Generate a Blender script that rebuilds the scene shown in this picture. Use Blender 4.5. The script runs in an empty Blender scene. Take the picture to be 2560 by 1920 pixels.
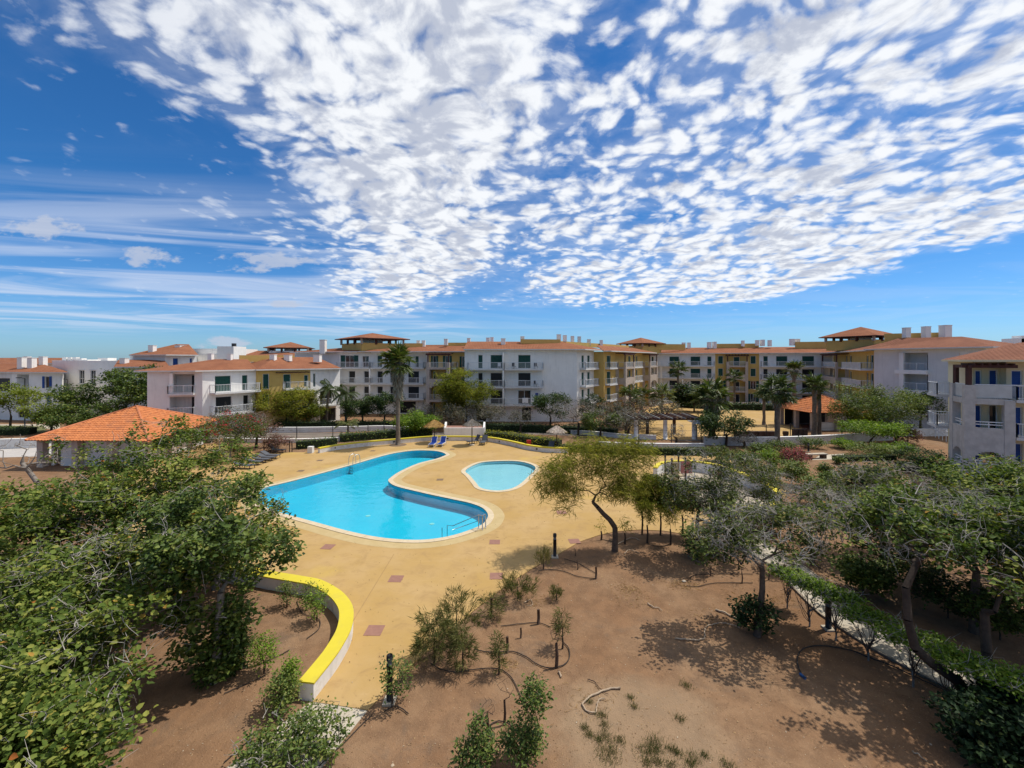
import bpy, math, random
import numpy as np
from mathutils import Vector, Matrix
from mathutils.geometry import tessellate_polygon

sc = bpy.context.scene
COL = sc.collection
H = 10.0          # eye height above the garden, a third-floor balcony
F = 1080.0        # focal length in photograph pixels
HY = 898.0        # horizon row

# ------------------------------------------------------------------ camera
cam = bpy.data.cameras.new('camera')
cam.sensor_fit = 'HORIZONTAL'; cam.sensor_width = 36.0
cam.lens = 36.0 * F / 2560.0
cam.shift_y = -(960.0 - HY) / 2560.0
cam.clip_start = 0.1; cam.clip_end = 20000
camo = bpy.data.objects.new('camera', cam); COL.objects.link(camo)
camo.location = (0, 0, H); camo.rotation_euler = (math.radians(90), 0, 0)
sc.camera = camo

# ------------------------------------------------------------------ exposure
sc.view_settings.view_transform = 'Standard'
sc.view_settings.look = 'None'
sc.view_settings.exposure = 0.15
sc.view_settings.gamma = 1.0
sc.view_settings.use_curve_mapping = False

sc.cycles.max_bounces = 7; sc.cycles.diffuse_bounces = 3; sc.cycles.glossy_bounces = 2; sc.cycles.transmission_bounces = 4; sc.cycles.transparent_max_bounces = 8
sc.cycles.caustics_reflective = False; sc.cycles.caustics_refractive = False

# ------------------------------------------------------------------ sun
SUN_EL = math.radians(61); SUN_AZ = math.atan2(0.93, 0.36)   # clockwise from +Y
sdir = Vector((math.sin(SUN_AZ) * math.cos(SUN_EL), math.cos(SUN_AZ) * math.cos(SUN_EL), math.sin(SUN_EL)))
sl = bpy.data.lights.new('sun', 'SUN'); sl.energy = 3.75; sl.angle = math.radians(0.55); sl.color = (1.0, 0.955, 0.88)
so = bpy.data.objects.new('sun', sl); COL.objects.link(so)
so.rotation_euler = (-sdir).to_track_quat('-Z', 'Y').to_euler()
so.location = (60, 20, 120)

# ------------------------------------------------------------------ node helper
class NT:
    def __init__(s, tree): s.t = tree; s.n = tree.nodes; s.l = tree.links
    def node(s, typ, **kw):
        n = s.n.new(typ)
        for k, v in kw.items(): setattr(n, k, v)
        return n
    def put(s, sock, v):
        if isinstance(v, E): s.l.new(v.s, sock)
        elif isinstance(v, bpy.types.NodeSocket): s.l.new(v, sock)
        else: sock.default_value = v
    def math(s, op, a, b=None, c=None, clamp=False):
        n = s.node('ShaderNodeMath', operation=op, use_clamp=clamp)
        s.put(n.inputs[0], a)
        if b is not None: s.put(n.inputs[1], b)
        if c is not None: s.put(n.inputs[2], c)
        return E(s, n.outputs[0])
    def ss(s, x, a, b):        # smoothstep a..b -> 0..1
        n = s.node('ShaderNodeMapRange', interpolation_type='SMOOTHSTEP')
        s.put(n.inputs[0], x); n.inputs[1].default_value = a; n.inputs[2].default_value = b
        n.inputs[3].default_value = 0; n.inputs[4].default_value = 1
        return E(s, n.outputs[0])
    def vec(s, x, y, z=0.0):
        n = s.node('ShaderNodeCombineXYZ')
        for i, v in enumerate((x, y, z)): s.put(n.inputs[i], v)
        return n.outputs[0]
    def noise(s, vec, scale, detail=4, rough=0.55, dist=0.0, lac=2.0):
        n = s.node('ShaderNodeTexNoise')
        if vec is not None: s.l.new(vec, n.inputs['Vector'])
        n.inputs['Scale'].default_value = scale; n.inputs['Detail'].default_value = detail
        n.inputs['Roughness'].default_value = rough; n.inputs['Distortion'].default_value = dist
        n.inputs['Lacunarity'].default_value = lac
        return E(s, n.outputs[0])
    def voro(s, vec, scale, feature='SMOOTH_F1', smooth=0.6, rand=1.0):
        n = s.node('ShaderNodeTexVoronoi', feature=feature)
        s.l.new(vec, n.inputs['Vector']); n.inputs['Scale'].default_value = scale
        if feature == 'SMOOTH_F1': n.inputs['Smoothness'].default_value = smooth
        n.inputs['Randomness'].default_value = rand
        return E(s, n.outputs['Distance'])
    def mix(s, f, a, b, blend='MIX'):
        n = s.node('ShaderNodeMix', data_type='RGBA', blend_type=blend)
        s.put(n.inputs[0], f); s.put(n.inputs[6], c4(a)); s.put(n.inputs[7], c4(b))
        return n.outputs[2]
    def ramp(s, f, stops):
        n = s.node('ShaderNodeValToRGB'); cr = n.color_ramp
        while len(cr.elements) < len(stops): cr.elements.new(0.5)
        for e, (p, c) in zip(cr.elements, stops): e.position = p; e.color = c4(c)
        s.put(n.inputs[0], f); return n.outputs[0]
    def bump(s, h, strength, dist=0.02, normal=None):
        n = s.node('ShaderNodeBump'); s.put(n.inputs['Height'], h)
        n.inputs['Strength'].default_value = strength; n.inputs['Distance'].default_value = dist
        if normal is not None: s.l.new(normal, n.inputs['Normal'])
        return n.outputs[0]
class E:
    def __init__(s, t, sock): s.t = t; s.s = sock
    def __add__(s, o): return s.t.math('ADD', s, o)
    def __radd__(s, o): return s.t.math('ADD', s, o)
    def __sub__(s, o): return s.t.math('SUBTRACT', s, o)
    def __rsub__(s, o): return s.t.math('SUBTRACT', o, s)
    def __mul__(s, o): return s.t.math('MULTIPLY', s, o)
    def __rmul__(s, o): return s.t.math('MULTIPLY', s, o)
    def __truediv__(s, o): return s.t.math('DIVIDE', s, o)
    def max(s, o): return s.t.math('MAXIMUM', s, o)
    def min(s, o): return s.t.math('MINIMUM', s, o)
    def pow(s, o): return s.t.math('POWER', s, o)
def c4(c):
    if isinstance(c, (tuple, list)): return tuple(c) if len(c) == 4 else tuple(c) + (1.0,)
    return c

# ------------------------------------------------------------------ world: Nishita sky with an altocumulus deck
w = bpy.data.worlds.new('World'); sc.world = w; w.use_nodes = True
w.cycles.sampling_method = 'NONE'
t = NT(w.node_tree); w.node_tree.nodes.clear()
tc = t.node('ShaderNodeTexCoord')
sky = t.node('ShaderNodeTexSky', sky_type='NISHITA'); sky.sun_disc = False
sky.sun_elevation = SUN_EL; sky.sun_rotation = SUN_AZ; sky.altitude = 0
sky.air_density = 1.0; sky.dust_density = 0.35; sky.ozone_density = 2.2
sep = t.node('ShaderNodeSeparateXYZ'); t.l.new(tc.outputs['Generated'], sep.inputs[0])
dx, dy, dz = (E(t, sep.outputs[i]) for i in range(3))
zz = dz.max(0.012)
u = dx / zz; v = dy / zz
P = t.vec(u, v)
# texture coordinates: puffs have height, so they foreshorten less than a flat sheet would
zt = dz.max(0.0) + 0.16
PT = t.vec(dx / zt, dy / zt)
wn = t.node('ShaderNodeTexNoise'); t.l.new(PT, wn.inputs['Vector']); wn.inputs['Scale'].default_value = 2.6; wn.inputs['Detail'].default_value = 2
wv = t.node('ShaderNodeVectorMath', operation='MULTIPLY_ADD')
t.l.new(wn.outputs['Color'], wv.inputs[0]); wv.inputs[1].default_value = (0.16, 0.16, 0); t.l.new(PT, wv.inputs[2])
PW = P
PS = wv.outputs[0]
big = t.noise(PW, 0.55, 2, 0.5)
fb = t.noise(PS, 5.6, 7, 0.60)
vn = t.node('ShaderNodeTexVoronoi', feature='SMOOTH_F1'); t.l.new(PS, vn.inputs['Vector']); vn.inputs['Scale'].default_value = 10.5
vn.inputs['Detail'].default_value = 1.6; vn.inputs['Roughness'].default_value = 0.55; vn.inputs['Smoothness'].default_value = 0.35
cell = 1.0 - E(t, vn.outputs['Distance']) * 1.25
mid = t.noise(PS, 1.9, 3, 0.5)
fine = t.noise(PS, 22.0, 5, 0.68)
field = fb * 0.43 + cell * 0.19 + fine * 0.14 + mid * 0.24
# coverage: a bank with a clear western edge, a gap in the middle and an eastern rim
mL = t.ss(u + v * 0.315 + 0.52 + (big - 0.5) * 1.3, -0.95, 0.50)
mR = t.ss(4.25 - u + (big - 0.5) * 0.9, -0.40, 0.60)
far = t.ss(11.5 - v, -1.5, 2.5)
gap = t.ss((u - 1.40 + v * 0.45).min(v * 0.17 - 0.2 - u), -0.1, 0.9)
bankfar = 1.0 - t.ss(u + 1.0, 0.0, 1.2) * t.ss(v + u * 0.22, 7.9, 9.6)
cov = mL * mR * far * bankfar
# the overhead heart of the bank and its eastern rim are nearly closed
core = t.ss(1.0 - ((u + 0.42 + v * 0.12) / 0.80).pow(2.0), 0.0, 1.0) * (1.0 - gap)
rim = t.ss(u, 0.9, 2.6) * t.ss(v, 2.0, 4.2)
thr = 0.590 - cov * 0.240 + gap * 0.19 - (big - 0.5) * 0.07 - core * cov * 0.085 - rim * cov * 0.045
veil = t.ss(mid * 0.6 + fb * 0.4 - thr, -0.10, 0.16) * cov * 0.24
dens = (t.ss(field - thr, -0.07, 0.155) * (cov * 0.55 + 0.45)).max(veil)
thick = t.ss(field - thr, 0.05, 0.22)
# self shading: sample a little toward the sun
mp2 = t.node('ShaderNodeVectorMath', operation='ADD'); t.l.new(PS, mp2.inputs[0]); mp2.inputs[1].default_value = (0.055, 0.03, 0)
fb2 = t.noise(mp2.outputs[0], 5.6, 3, 0.56)
shade = t.ss((fb2 - fb) * 2.6 + thick * 0.34 + (mid - 0.5) * 0.7 + (0.55 - cell) * 0.7 + (fine - 0.5) * 0.7, 0.12, 1.05)
# thin high streaks over the west and low sky
PC = t.vec(u * 0.16 + v * 0.05, t.math('LOGARITHM', v.max(0.5), 2.72) * 2.6 - u * 0.10)
ci = t.noise(PC, 1.7, 4, 0.55, 0.7)
cim = t.ss(-1.0 * u - 0.75, -0.2, 1.6) * t.ss(dz, 0.03, 0.075) * t.ss(v, 1.9, 3.4)
cirr = t.ss(ci, 0.36, 0.70) * (cim * 0.50 + 0.12 * t.ss(v, 2.5, 5.0) * t.ss(dz, 0.03, 0.075))
# a few low grey fair-weather puffs near the western horizon
az = dx / dy.max(0.05); el = dz / dy.max(0.05)
puff = None
for (a0, e0, wa, we) in ((-0.848, 0.236, 0.075, 0.026), (-0.567, 0.228, 0.105, 0.026), (-1.09, 0.30, 0.10, 0.030), (-0.66, 0.038, 0.075, 0.016), (-0.52, 0.130, 0.055, 0.010)):
    q = ((az - a0) / wa).pow(2.0) + ((el - e0) / we).pow(2.0)
    puff = (1.0 - q) if puff is None else puff.max(1.0 - q)
pn = t.noise(t.vec(az, el * 2.2), 17.0, 4, 0.6)
pd = t.ss(puff * 0.55 + (pn - 0.5) * 2.2, 0.0, 0.55) * t.ss(dy, 0.0, 0.2)
# sky tone
hz = t.ss(dz, -0.02, 0.30)
skyc = t.mix(1.0, sky.outputs[0], t.mix(hz, (0.36, 0.60, 0.95), (0.165, 0.475, 0.78)), 'MULTIPLY')
cl = t.mix(shade, (6.7, 6.85, 7.05), (3.7, 4.0, 4.75))
col = t.mix(cirr, skyc, (4.9, 5.4, 6.4))
col = t.mix(dens * 0.965 * t.ss(dz, 0.05, 0.12), col, cl)
col = t.mix(pd * 0.75, col, (3.7, 4.1, 5.0))
for n_ in w.node_tree.nodes:
    if n_.bl_idname == 'ShaderNodeTexNoise': n_.noise_dimensions = '2D'
    if n_.bl_idname == 'ShaderNodeTexVoronoi': n_.voronoi_dimensions = '2D'
bg = t.node('ShaderNodeBackground'); t.put(bg.inputs[0], col); bg.inputs[1].default_value = 0.13
wo = t.node('ShaderNodeOutputWorld'); t.l.new(bg.outputs[0], wo.inputs[0])

# ------------------------------------------------------------------ pixel rays to places
def G(px, py, z=0.0):
    k = (H - z) / (py - HY)
    return Vector(((px - 1280.0) * k, F * k, z))
def D(px, py, Y):
    return Vector(((px - 1280.0) / F * Y, Y, H - (py - HY) / F * Y))

# ------------------------------------------------------------------ materials
MATS = {}
def mat(name, c1, c2=None, scale=1.5, rough=0.85, bump=0.0, bscale=30.0, bdist=0.01, streak=0.0, metal=0.0, spec=0.3, dirt=None, dscale=0.35, detail=5):
    m = bpy.data.materials.new(name); m.use_nodes = True; MATS[name] = m
    t = NT(m.node_tree); b = m.node_tree.nodes['Principled BSDF']
    b.inputs['Roughness'].default_value = rough; b.inputs['Metallic'].default_value = metal
    b.inputs['Specular IOR Level'].default_value = spec
    g = t.node('ShaderNodeNewGeometry').outputs['Position']
    c2 = c2 or tuple(x * 0.86 for x in c1)
    f = t.ss(t.noise(g, scale, detail, 0.6), 0.3, 0.7)
    c = t.mix(f, c1, c2)
    if streak:
        mpn = t.node('ShaderNodeMapping'); t.l.new(g, mpn.inputs[0]); mpn.inputs['Scale'].default_value = (1.7, 1.7, 0.22)
        s = t.ss(t.noise(mpn.outputs[0], 1.6, 6, 0.65), 0.50, 0.80)
        c = t.mix(s * streak, c, tuple(x * 0.55 for x in c1))
    if dirt:
        s = t.ss(t.noise(g, dscale, 6, 0.62, 0.4), 0.48, 0.72)
        c = t.mix(s, c, dirt)
    t.put(b.inputs['Base Color'], c)
    if bump:
        t.put(b.inputs['Normal'], t.bump(t.noise(g, bscale, 4, 0.6), bump, bdist))
    return m
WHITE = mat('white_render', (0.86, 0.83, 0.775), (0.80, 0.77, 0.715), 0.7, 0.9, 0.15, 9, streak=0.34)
WHITE2 = mat('shaded_white_and_grey_render', (0.73, 0.715, 0.675), (0.66, 0.645, 0.605), 0.6, 0.9, 0.15, 9, streak=0.38)  # darker white render, shade painted in for sunless walls; also plain grey parts
CREAM = mat('cream_render', (0.72, 0.63, 0.42), (0.66, 0.57, 0.37), 0.7, 0.9, 0.15, 9, streak=0.25)
YELLOW = mat('ochre_render', (0.60, 0.41, 0.13), (0.55, 0.365, 0.11), 0.8, 0.9, 0.15, 9, streak=0.25)
STONE = mat('tower_stone', (0.50, 0.42, 0.35), (0.40, 0.34, 0.29), 2.2, 0.9, 0.4, 6, 0.03, streak=0.2)
GREYSTONE = mat('grey_rough_plaster', (0.54, 0.505, 0.46), (0.43, 0.40, 0.365), 1.8, 0.9, 0.5, 7, 0.03, streak=0.3)
SLAB = mat('balcony_slab', (0.66, 0.645, 0.62), (0.58, 0.565, 0.54), 1.0, 0.85, 0.1, 8, streak=0.2)
RAIL = mat('white_rail_paint', (0.70, 0.71, 0.71), None, 1.0, 0.5)
GREEN = mat('green_shutter', (0.012, 0.075, 0.055), (0.009, 0.055, 0.042), 2, 0.55)
BLUE = mat('blue_shutter', (0.015, 0.075, 0.30), (0.010, 0.055, 0.24), 2, 0.5)
DARKROOM = mat('dark_interior', (0.012, 0.013, 0.015), None, 2, 0.4)
FRAME = mat('window_frame_white', (0.72, 0.72, 0.70), None, 2, 0.5)
TIMBER = mat('dark_red_timber', (0.085, 0.032, 0.025), (0.06, 0.024, 0.02), 3, 0.7, 0.2, 20)
GREYTIMBER = mat('grey_timber', (0.30, 0.29, 0.27), (0.22, 0.21, 0.2), 5, 0.8, 0.2, 30)
SOIL = None
CONC = mat('pale_concrete', (0.50, 0.44, 0.34), (0.43, 0.37, 0.285), 1.3, 0.9, 0.25, 60, 0.006, dirt=(0.38, 0.30, 0.21), dscale=0.8)
KERB = mat('kerb_concrete', (0.36, 0.30, 0.22), (0.28, 0.22, 0.16), 2.5, 0.9, 0.3, 30)
YCAP = mat('yellow_cap_paint', (0.64, 0.525, 0.036), (0.60, 0.49, 0.033), 1.5, 0.62, 0.12, 40, 0.004, dirt=(0.56, 0.455, 0.055), dscale=1.6)
WALLW = mat('low_wall_white', (0.74, 0.715, 0.67), (0.66, 0.63, 0.585), 1.2, 0.9, 0.2, 25, 0.006, streak=0.4, dirt=(0.55, 0.49, 0.42), dscale=2.2)
COPE = mat('coping_stone', (0.60, 0.49, 0.33), (0.54, 0.43, 0.28), 2.5, 0.8, 0.2, 50, 0.004)
APRON = mat('pool_apron', (0.49, 0.37, 0.185), (0.44, 0.325, 0.15), 1.6, 0.85, 0.2, 50, 0.004)
DRAIN = mat('red_brown_tile', (0.30, 0.155, 0.11), (0.26, 0.13, 0.095), 6, 0.8, 0.15, 40)
GRATE = mat('drain_grate', (0.20, 0.13, 0.075), None, 6, 0.7)
BLACK = mat('black_metal', (0.018, 0.018, 0.02), None, 3, 0.45)
HOSE = mat('black_pipe', (0.060, 0.046, 0.036), (0.035, 0.027, 0.022), 8, 0.85)
STEEL = mat('stainless_steel', (0.55, 0.56, 0.57), None, 3, 0.28, metal=1.0)
GREYSLING = mat('grey_sling', (0.10, 0.105, 0.12), (0.085, 0.09, 0.10), 8, 0.8)
BLUESLING = mat('blue_sling', (0.012, 0.045, 0.26), (0.010, 0.036, 0.21), 8, 0.7)
BROWNMETAL = mat('brown_lounger_frame', (0.06, 0.042, 0.035), None, 4, 0.6)
WHITEPLASTIC = mat('white_plastic', (0.72, 0.73, 0.74), None, 4, 0.4)
BARK = mat('bark_brown', (0.075, 0.052, 0.036), (0.045, 0.031, 0.022), 6, 0.95, 0.6, 25, 0.02)
BARKM = mat('bark_mid', (0.135, 0.095, 0.068), (0.08, 0.056, 0.04), 6, 0.95, 0.6, 25, 0.02)
BARKG = mat('bark_grey', (0.27, 0.235, 0.20), (0.17, 0.145, 0.12), 7, 0.95, 0.5, 25, 0.02)
TWIG = mat('pale_dry_twig', (0.47, 0.43, 0.375), (0.33, 0.295, 0.25), 5, 0.95, spec=0.05)
PALMBARK = mat('palm_trunk', (0.22, 0.175, 0.13), (0.13, 0.10, 0.075), 4, 0.95, 0.8, 14, 0.04)
DRYLOG = mat('dry_branch', (0.46, 0.35, 0.24), (0.34, 0.25, 0.17), 5, 0.9, 0.3, 30)
STUMP = mat('cut_stem', (0.10, 0.062, 0.042), (0.07, 0.043, 0.03), 8, 0.95, 0.4, 40)
ROAD = mat('asphalt_road', (0.20, 0.165, 0.135), (0.16, 0.13, 0.105), 0.5, 0.95, 0.1, 20)
SAND = mat('playground_sand', (0.44, 0.37, 0.275), (0.38, 0.315, 0.23), 1.0, 0.95, 0.4, 25, 0.02)
LAWN = mat('dry_lawn', (0.12, 0.15, 0.05), (0.18, 0.15, 0.07), 1.4, 0.95, 0.6, 20, 0.05)
SEA = mat('sea_water', (0.035, 0.06, 0.085), (0.03, 0.05, 0.07), 0.01, 0.5)
BLUEWHITE = mat('pale_blue_sheet', (0.55, 0.60, 0.66), (0.46, 0.52, 0.60), 0.8, 0.7)
PINK = mat('faded_red_plastic', (0.42, 0.17, 0.15), (0.35, 0.13, 0.12), 4, 0.6)
REDM = mat('red_paint', (0.42, 0.02, 0.015), None, 4, 0.5)
TAN = mat('tan_panel', (0.42, 0.33, 0.20), (0.36, 0.28, 0.165), 3, 0.8)
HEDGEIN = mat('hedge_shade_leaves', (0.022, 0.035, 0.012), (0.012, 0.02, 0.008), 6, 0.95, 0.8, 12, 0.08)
BROWNHEDGE = mat('brown_thatch_panel', (0.09, 0.055, 0.04), (0.06, 0.036, 0.028), 6, 0.95, 0.6, 18, 0.05)

def soil_material():
    m = bpy.data.materials.new('garden_soil'); m.use_nodes = True
    t = NT(m.node_tree); b = m.node_tree.nodes['Principled BSDF']; b.inputs['Roughness'].default_value = 0.97
    b.inputs['Specular IOR Level'].default_value = 0.1
    g = t.node('ShaderNodeNewGeometry').outputs['Position']
    n1 = t.ss(t.noise(g, 0.22, 5, 0.6, 0.3), 0.36, 0.66)
    n2 = t.ss(t.noise(g, 1.5, 6, 0.65, 0.3), 0.35, 0.68)
    n3 = t.noise(g, 26.0, 3, 0.6)
    c = t.mix(n1, (0.240, 0.132, 0.068), (0.285, 0.175, 0.098))
    c = t.mix(n2 * 0.6, c, (0.148, 0.084, 0.047))
    c = t.mix(t.ss(t.noise(g, 0.55, 6, 0.7, 0.6), 0.52, 0.72) * 0.55, c, (0.135, 0.100, 0.072))
    c = t.mix(t.ss(n3, 0.56, 0.72) * 0.45, c, (0.38, 0.27, 0.17))
    c = t.mix(t.ss(t.noise(g, 60.0, 2, 0.5), 0.60, 0.72) * 0.55, c, (0.085, 0.055, 0.038))
    # raked pale dust with ripples in the shaded bed on the west side
    sp = t.node('ShaderNodeSeparateXYZ'); t.l.new(g, sp.inputs[0])
    X = E(t, sp.outputs[0]); Y = E(t, sp.outputs[1])
    # pale dry dust near the balcony side of the bed
    r1 = 1.0 - t.ss((((X - 3.4) / 2.6).pow(2.0) + ((Y - 11.6) / 2.3).pow(2.0)) + (t.noise(g, 0.9, 4, 0.6) - 0.5) * 1.6, 0.2, 1.25)
    c = t.mix(r1 * 0.45, c, (0.33, 0.245, 0.155))
    t.put(b.inputs['Base Color'], c)
    wv = t.node('ShaderNodeTexWave', wave_type='BANDS', bands_direction='X'); t.l.new(g, wv.inputs[0])
    wv.inputs['Scale'].default_value = 2.6; wv.inputs['Distortion'].default_value = 7.0; wv.inputs['Detail'].default_value = 3; wv.inputs['Detail Scale'].default_value = 0.7
    rip = E(t, wv.outputs['Fac']) * (1.0 - t.ss(((X + 7.6) / 1.9).pow(2.0) + ((Y - 11.6) / 1.4).pow(2.0), 0.3, 1.1))
    hgt = n2 * 0.6 + n3 * 0.9 + t.noise(g, 7.0, 4, 0.6) * 0.9 + rip * 0.10
    t.put(b.inputs['Normal'], t.bump(hgt, 0.55, 0.05))
    return m
SOIL = soil_material()

def deck_material():
    m = bpy.data.materials.new('ochre_deck'); m.use_nodes = True
    t = NT(m.node_tree); b = m.node_tree.nodes['Principled BSDF']; b.inputs['Roughness'].default_value = 0.85
    b.inputs['Specular IOR Level'].default_value = 0.2
    g = t.node('ShaderNodeNewGeometry').outputs['Position']
    c = t.mix(t.ss(t.noise(g, 0.30, 5, 0.6), 0.32, 0.68), (0.415, 0.262, 0.088), (0.455, 0.300, 0.128))
    c = t.mix(t.ss(t.noise(g, 1.1, 7, 0.68, 0.8), 0.46, 0.74) * 0.7, c, (0.33, 0.205, 0.085))
    c = t.mix(t.ss(t.noise(g, 4.5, 6, 0.7, 0.5), 0.58, 0.74) * 0.5, c, (0.27, 0.165, 0.075))
    c = t.mix(t.ss(t.noise(g, 0.18, 4, 0.6), 0.58, 0.74) * 0.55, c, (0.52, 0.36, 0.075))
    c = t.mix(t.ss(t.noise(g, 38.0, 3, 0.6), 0.55, 0.75) * 0.22, c, (0.30, 0.19, 0.08))
    # pale worn ring stains and trowel marks
    mpn = t.node('ShaderNodeMapping'); t.l.new(g, mpn.inputs[0]); mpn.inputs['Scale'].default_value = (0.5, 2.6, 1); mpn.inputs['Rotation'].default_value = (0, 0, 0.25)
    c = t.mix(t.ss(t.noise(mpn.outputs[0], 0.8, 6, 0.7), 0.55, 0.8) * 0.30, c, (0.60, 0.43, 0.22))
    t.put(b.inputs['Base Color'], c)
    t.put(b.inputs['Normal'], t.bump(t.noise(g, 55.0, 4, 0.6), 0.18, 0.005))
    return m
DECK = deck_material()

def roof_material(name, c1, c2, rows=0.38, cols=0.26):
    m = bpy.data.materials.new(name); m.use_nodes = True
    t = NT(m.node_tree); b = m.node_tree.nodes['Principled BSDF']; b.inputs['Roughness'].default_value = 0.85
    b.inputs['Specular IOR Level'].default_value = 0.05
    uv = t.node('ShaderNodeUVMap').outputs[0]
    sp = t.node('ShaderNodeSeparateXYZ'); t.l.new(uv, sp.inputs[0])
    uu = E(t, sp.outputs[0]); vv = E(t, sp.outputs[1])
    s1 = t.math('ABSOLUTE', t.math('SINE', uu * (math.pi / cols)))
    fr = t.math('FRACT', vv / rows)
    g = t.node('ShaderNodeNewGeometry').outputs['Position']
    c = t.mix(t.ss(t.noise(g, 0.5, 5, 0.65), 0.35, 0.68), c1, c2)
    cell = t.node('ShaderNodeTexWhiteNoise', noise_dimensions='2D')
    t.l.new(t.vec(t.math('FLOOR', uu / cols), t.math('FLOOR', vv / rows)), cell.inputs['Vector'])
    c = t.mix(E(t, cell.outputs[0]) * 0.35, c, tuple(x * 0.62 for x in c1))
    t.put(b.inputs['Base Color'], c)
    t.put(b.inputs['Normal'], t.bump(s1 * 0.8 + (1.0 - fr) * 0.55, 0.75, 0.06))
    return m
ROOF = roof_material('far_roof_tiles', (0.305, 0.128, 0.068), (0.245, 0.098, 0.054))
ROOFR = roof_material('right_roof_tiles', (0.255, 0.112, 0.068), (0.20, 0.085, 0.053), 0.42, 0.3)
TILE = mat('orange_clay_tile', (0.58, 0.215, 0.082), (0.43, 0.145, 0.055), 3.6, 0.9, 0.1, 30, 0.004, dirt=(0.36, 0.145, 0.075), dscale=0.9, spec=0.1, detail=2)
TILE2 = mat('orange_clay_tile_worn', (0.56, 0.20, 0.085), (0.46, 0.155, 0.065), 2.6, 0.8, 0.1, 30, 0.004)

def leaf_material(name, stops, trans=0.28, rough=0.55, spec=0.25):
    m = bpy.data.materials.new(name); m.use_nodes = True
    t = NT(m.node_tree); nt = m.node_tree; b = nt.nodes['Principled BSDF']; out = nt.nodes['Material Output']
    at = t.node('ShaderNodeAttribute', attribute_name='tint')
    c = t.ramp(E(t, at.outputs['Fac']), stops)
    t.put(b.inputs['Base Color'], c); b.inputs['Roughness'].default_value = rough
    b.inputs['Specular IOR Level'].default_value = spec
    tr = t.node('ShaderNodeBsdfTranslucent'); t.put(tr.inputs[0], t.mix(1.0, c, (1.25, 1.35, 0.6), 'MULTIPLY'))
    mx = t.node('ShaderNodeMixShader'); mx.inputs[0].default_value = trans
    t.l.new(b.outputs[0], mx.inputs[1]); t.l.new(tr.outputs[0], mx.inputs[2]); t.l.new(mx.outputs[0], out.inputs[0])
    return m
L_BROAD = leaf_material('broad_leaves', [(0, (0.030, 0.055, 0.011)), (0.40, (0.085, 0.128, 0.022)), (0.75, (0.165, 0.205, 0.040)), (0.94, (0.27, 0.28, 0.060)), (0.985, (0.42, 0.21, 0.04)), (1, (0.36, 0.12, 0.03))], 0.22, 0.65, 0.12)
L_DRY = leaf_material('dusty_broad_leaves', [(0, (0.035, 0.050, 0.014)), (0.45, (0.085, 0.112, 0.028)), (0.85, (0.17, 0.195, 0.052)), (1, (0.27, 0.22, 0.08))], 0.2, 0.7, 0.08)
L_DARK = leaf_material('dark_leaves', [(0, (0.012, 0.026, 0.010)), (0.6, (0.030, 0.060, 0.017)), (0.92, (0.065, 0.105, 0.025)), (1, (0.12, 0.13, 0.035))], 0.18, 0.6, 0.18)
L_BRIGHT = leaf_material('bright_leaves', [(0, (0.075, 0.135, 0.014)), (0.5, (0.155, 0.245, 0.024)), (0.9, (0.26, 0.35, 0.040)), (1, (0.33, 0.34, 0.07))], 0.35)
L_FEATHER = leaf_material('feathery_leaves', [(0, (0.075, 0.090, 0.016)), (0.45, (0.175, 0.190, 0.034)), (0.8, (0.30, 0.29, 0.055)), (1, (0.40, 0.34, 0.09))], 0.48, 0.8, 0.05)
L_SCRUB = leaf_material('scrub_leaves', [(0, (0.055, 0.068, 0.020)), (0.45, (0.120, 0.130, 0.038)), (0.8, (0.20, 0.185, 0.065)), (1, (0.30, 0.23, 0.11))], 0.3, 0.7, 0.1)
L_MID = leaf_material('mid_green_leaves', [(0, (0.030, 0.055, 0.011)), (0.5, (0.085, 0.130, 0.022)), (0.9, (0.175, 0.215, 0.042)), (1, (0.26, 0.23, 0.06))], 0.22)
L_LIME = leaf_material('lime_leaves', [(0, (0.10, 0.13, 0.015)), (0.5, (0.20, 0.24, 0.025)), (1, (0.30, 0.32, 0.05))], 0.3)
L_GREY = leaf_material('grey_green_leaves', [(0, (0.060, 0.062, 0.045)), (0.5, (0.115, 0.115, 0.080)), (0.9, (0.19, 0.17, 0.125)), (1, (0.24, 0.19, 0.14))], 0.15, 0.7, 0.1)
L_RUST = leaf_material('rusty_pink_leaves', [(0, (0.085, 0.045, 0.035)), (0.5, (0.16, 0.09, 0.07)), (0.85, (0.20, 0.13, 0.09)), (1, (0.30, 0.10, 0.13))], 0.2, 0.7, 0.1)
L_RED = leaf_material('red_flowers', [(0, (0.35, 0.012, 0.03)), (1, (0.58, 0.03, 0.06))], 0.3, 0.6)
L_PINK = leaf_material('pink_flowers', [(0, (0.40, 0.05, 0.09)), (1, (0.60, 0.14, 0.18))], 0.3, 0.6)
L_PALM = leaf_material('palm_fronds', [(0, (0.028, 0.050, 0.012)), (0.5, (0.070, 0.105, 0.022)), (0.85, (0.14, 0.165, 0.04)), (1, (0.24, 0.20, 0.07))], 0.2, 0.5, 0.35)
L_DEADPALM = leaf_material('dead_fronds', [(0, (0.16, 0.135, 0.105)), (0.5, (0.31, 0.27, 0.215)), (1, (0.48, 0.43, 0.355))], 0.12, 0.8, 0.1)
L_THATCH = leaf_material('straw_thatch', [(0, (0.30, 0.17, 0.055)), (0.5, (0.48, 0.29, 0.10)), (1, (0.58, 0.38, 0.15))], 0.08, 0.9, 0.1)
L_THATCHG = leaf_material('grey_thatch', [(0, (0.15, 0.13, 0.11)), (0.5, (0.26, 0.23, 0.20)), (1, (0.36, 0.33, 0.29))], 0.08, 0.9, 0.1)
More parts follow.
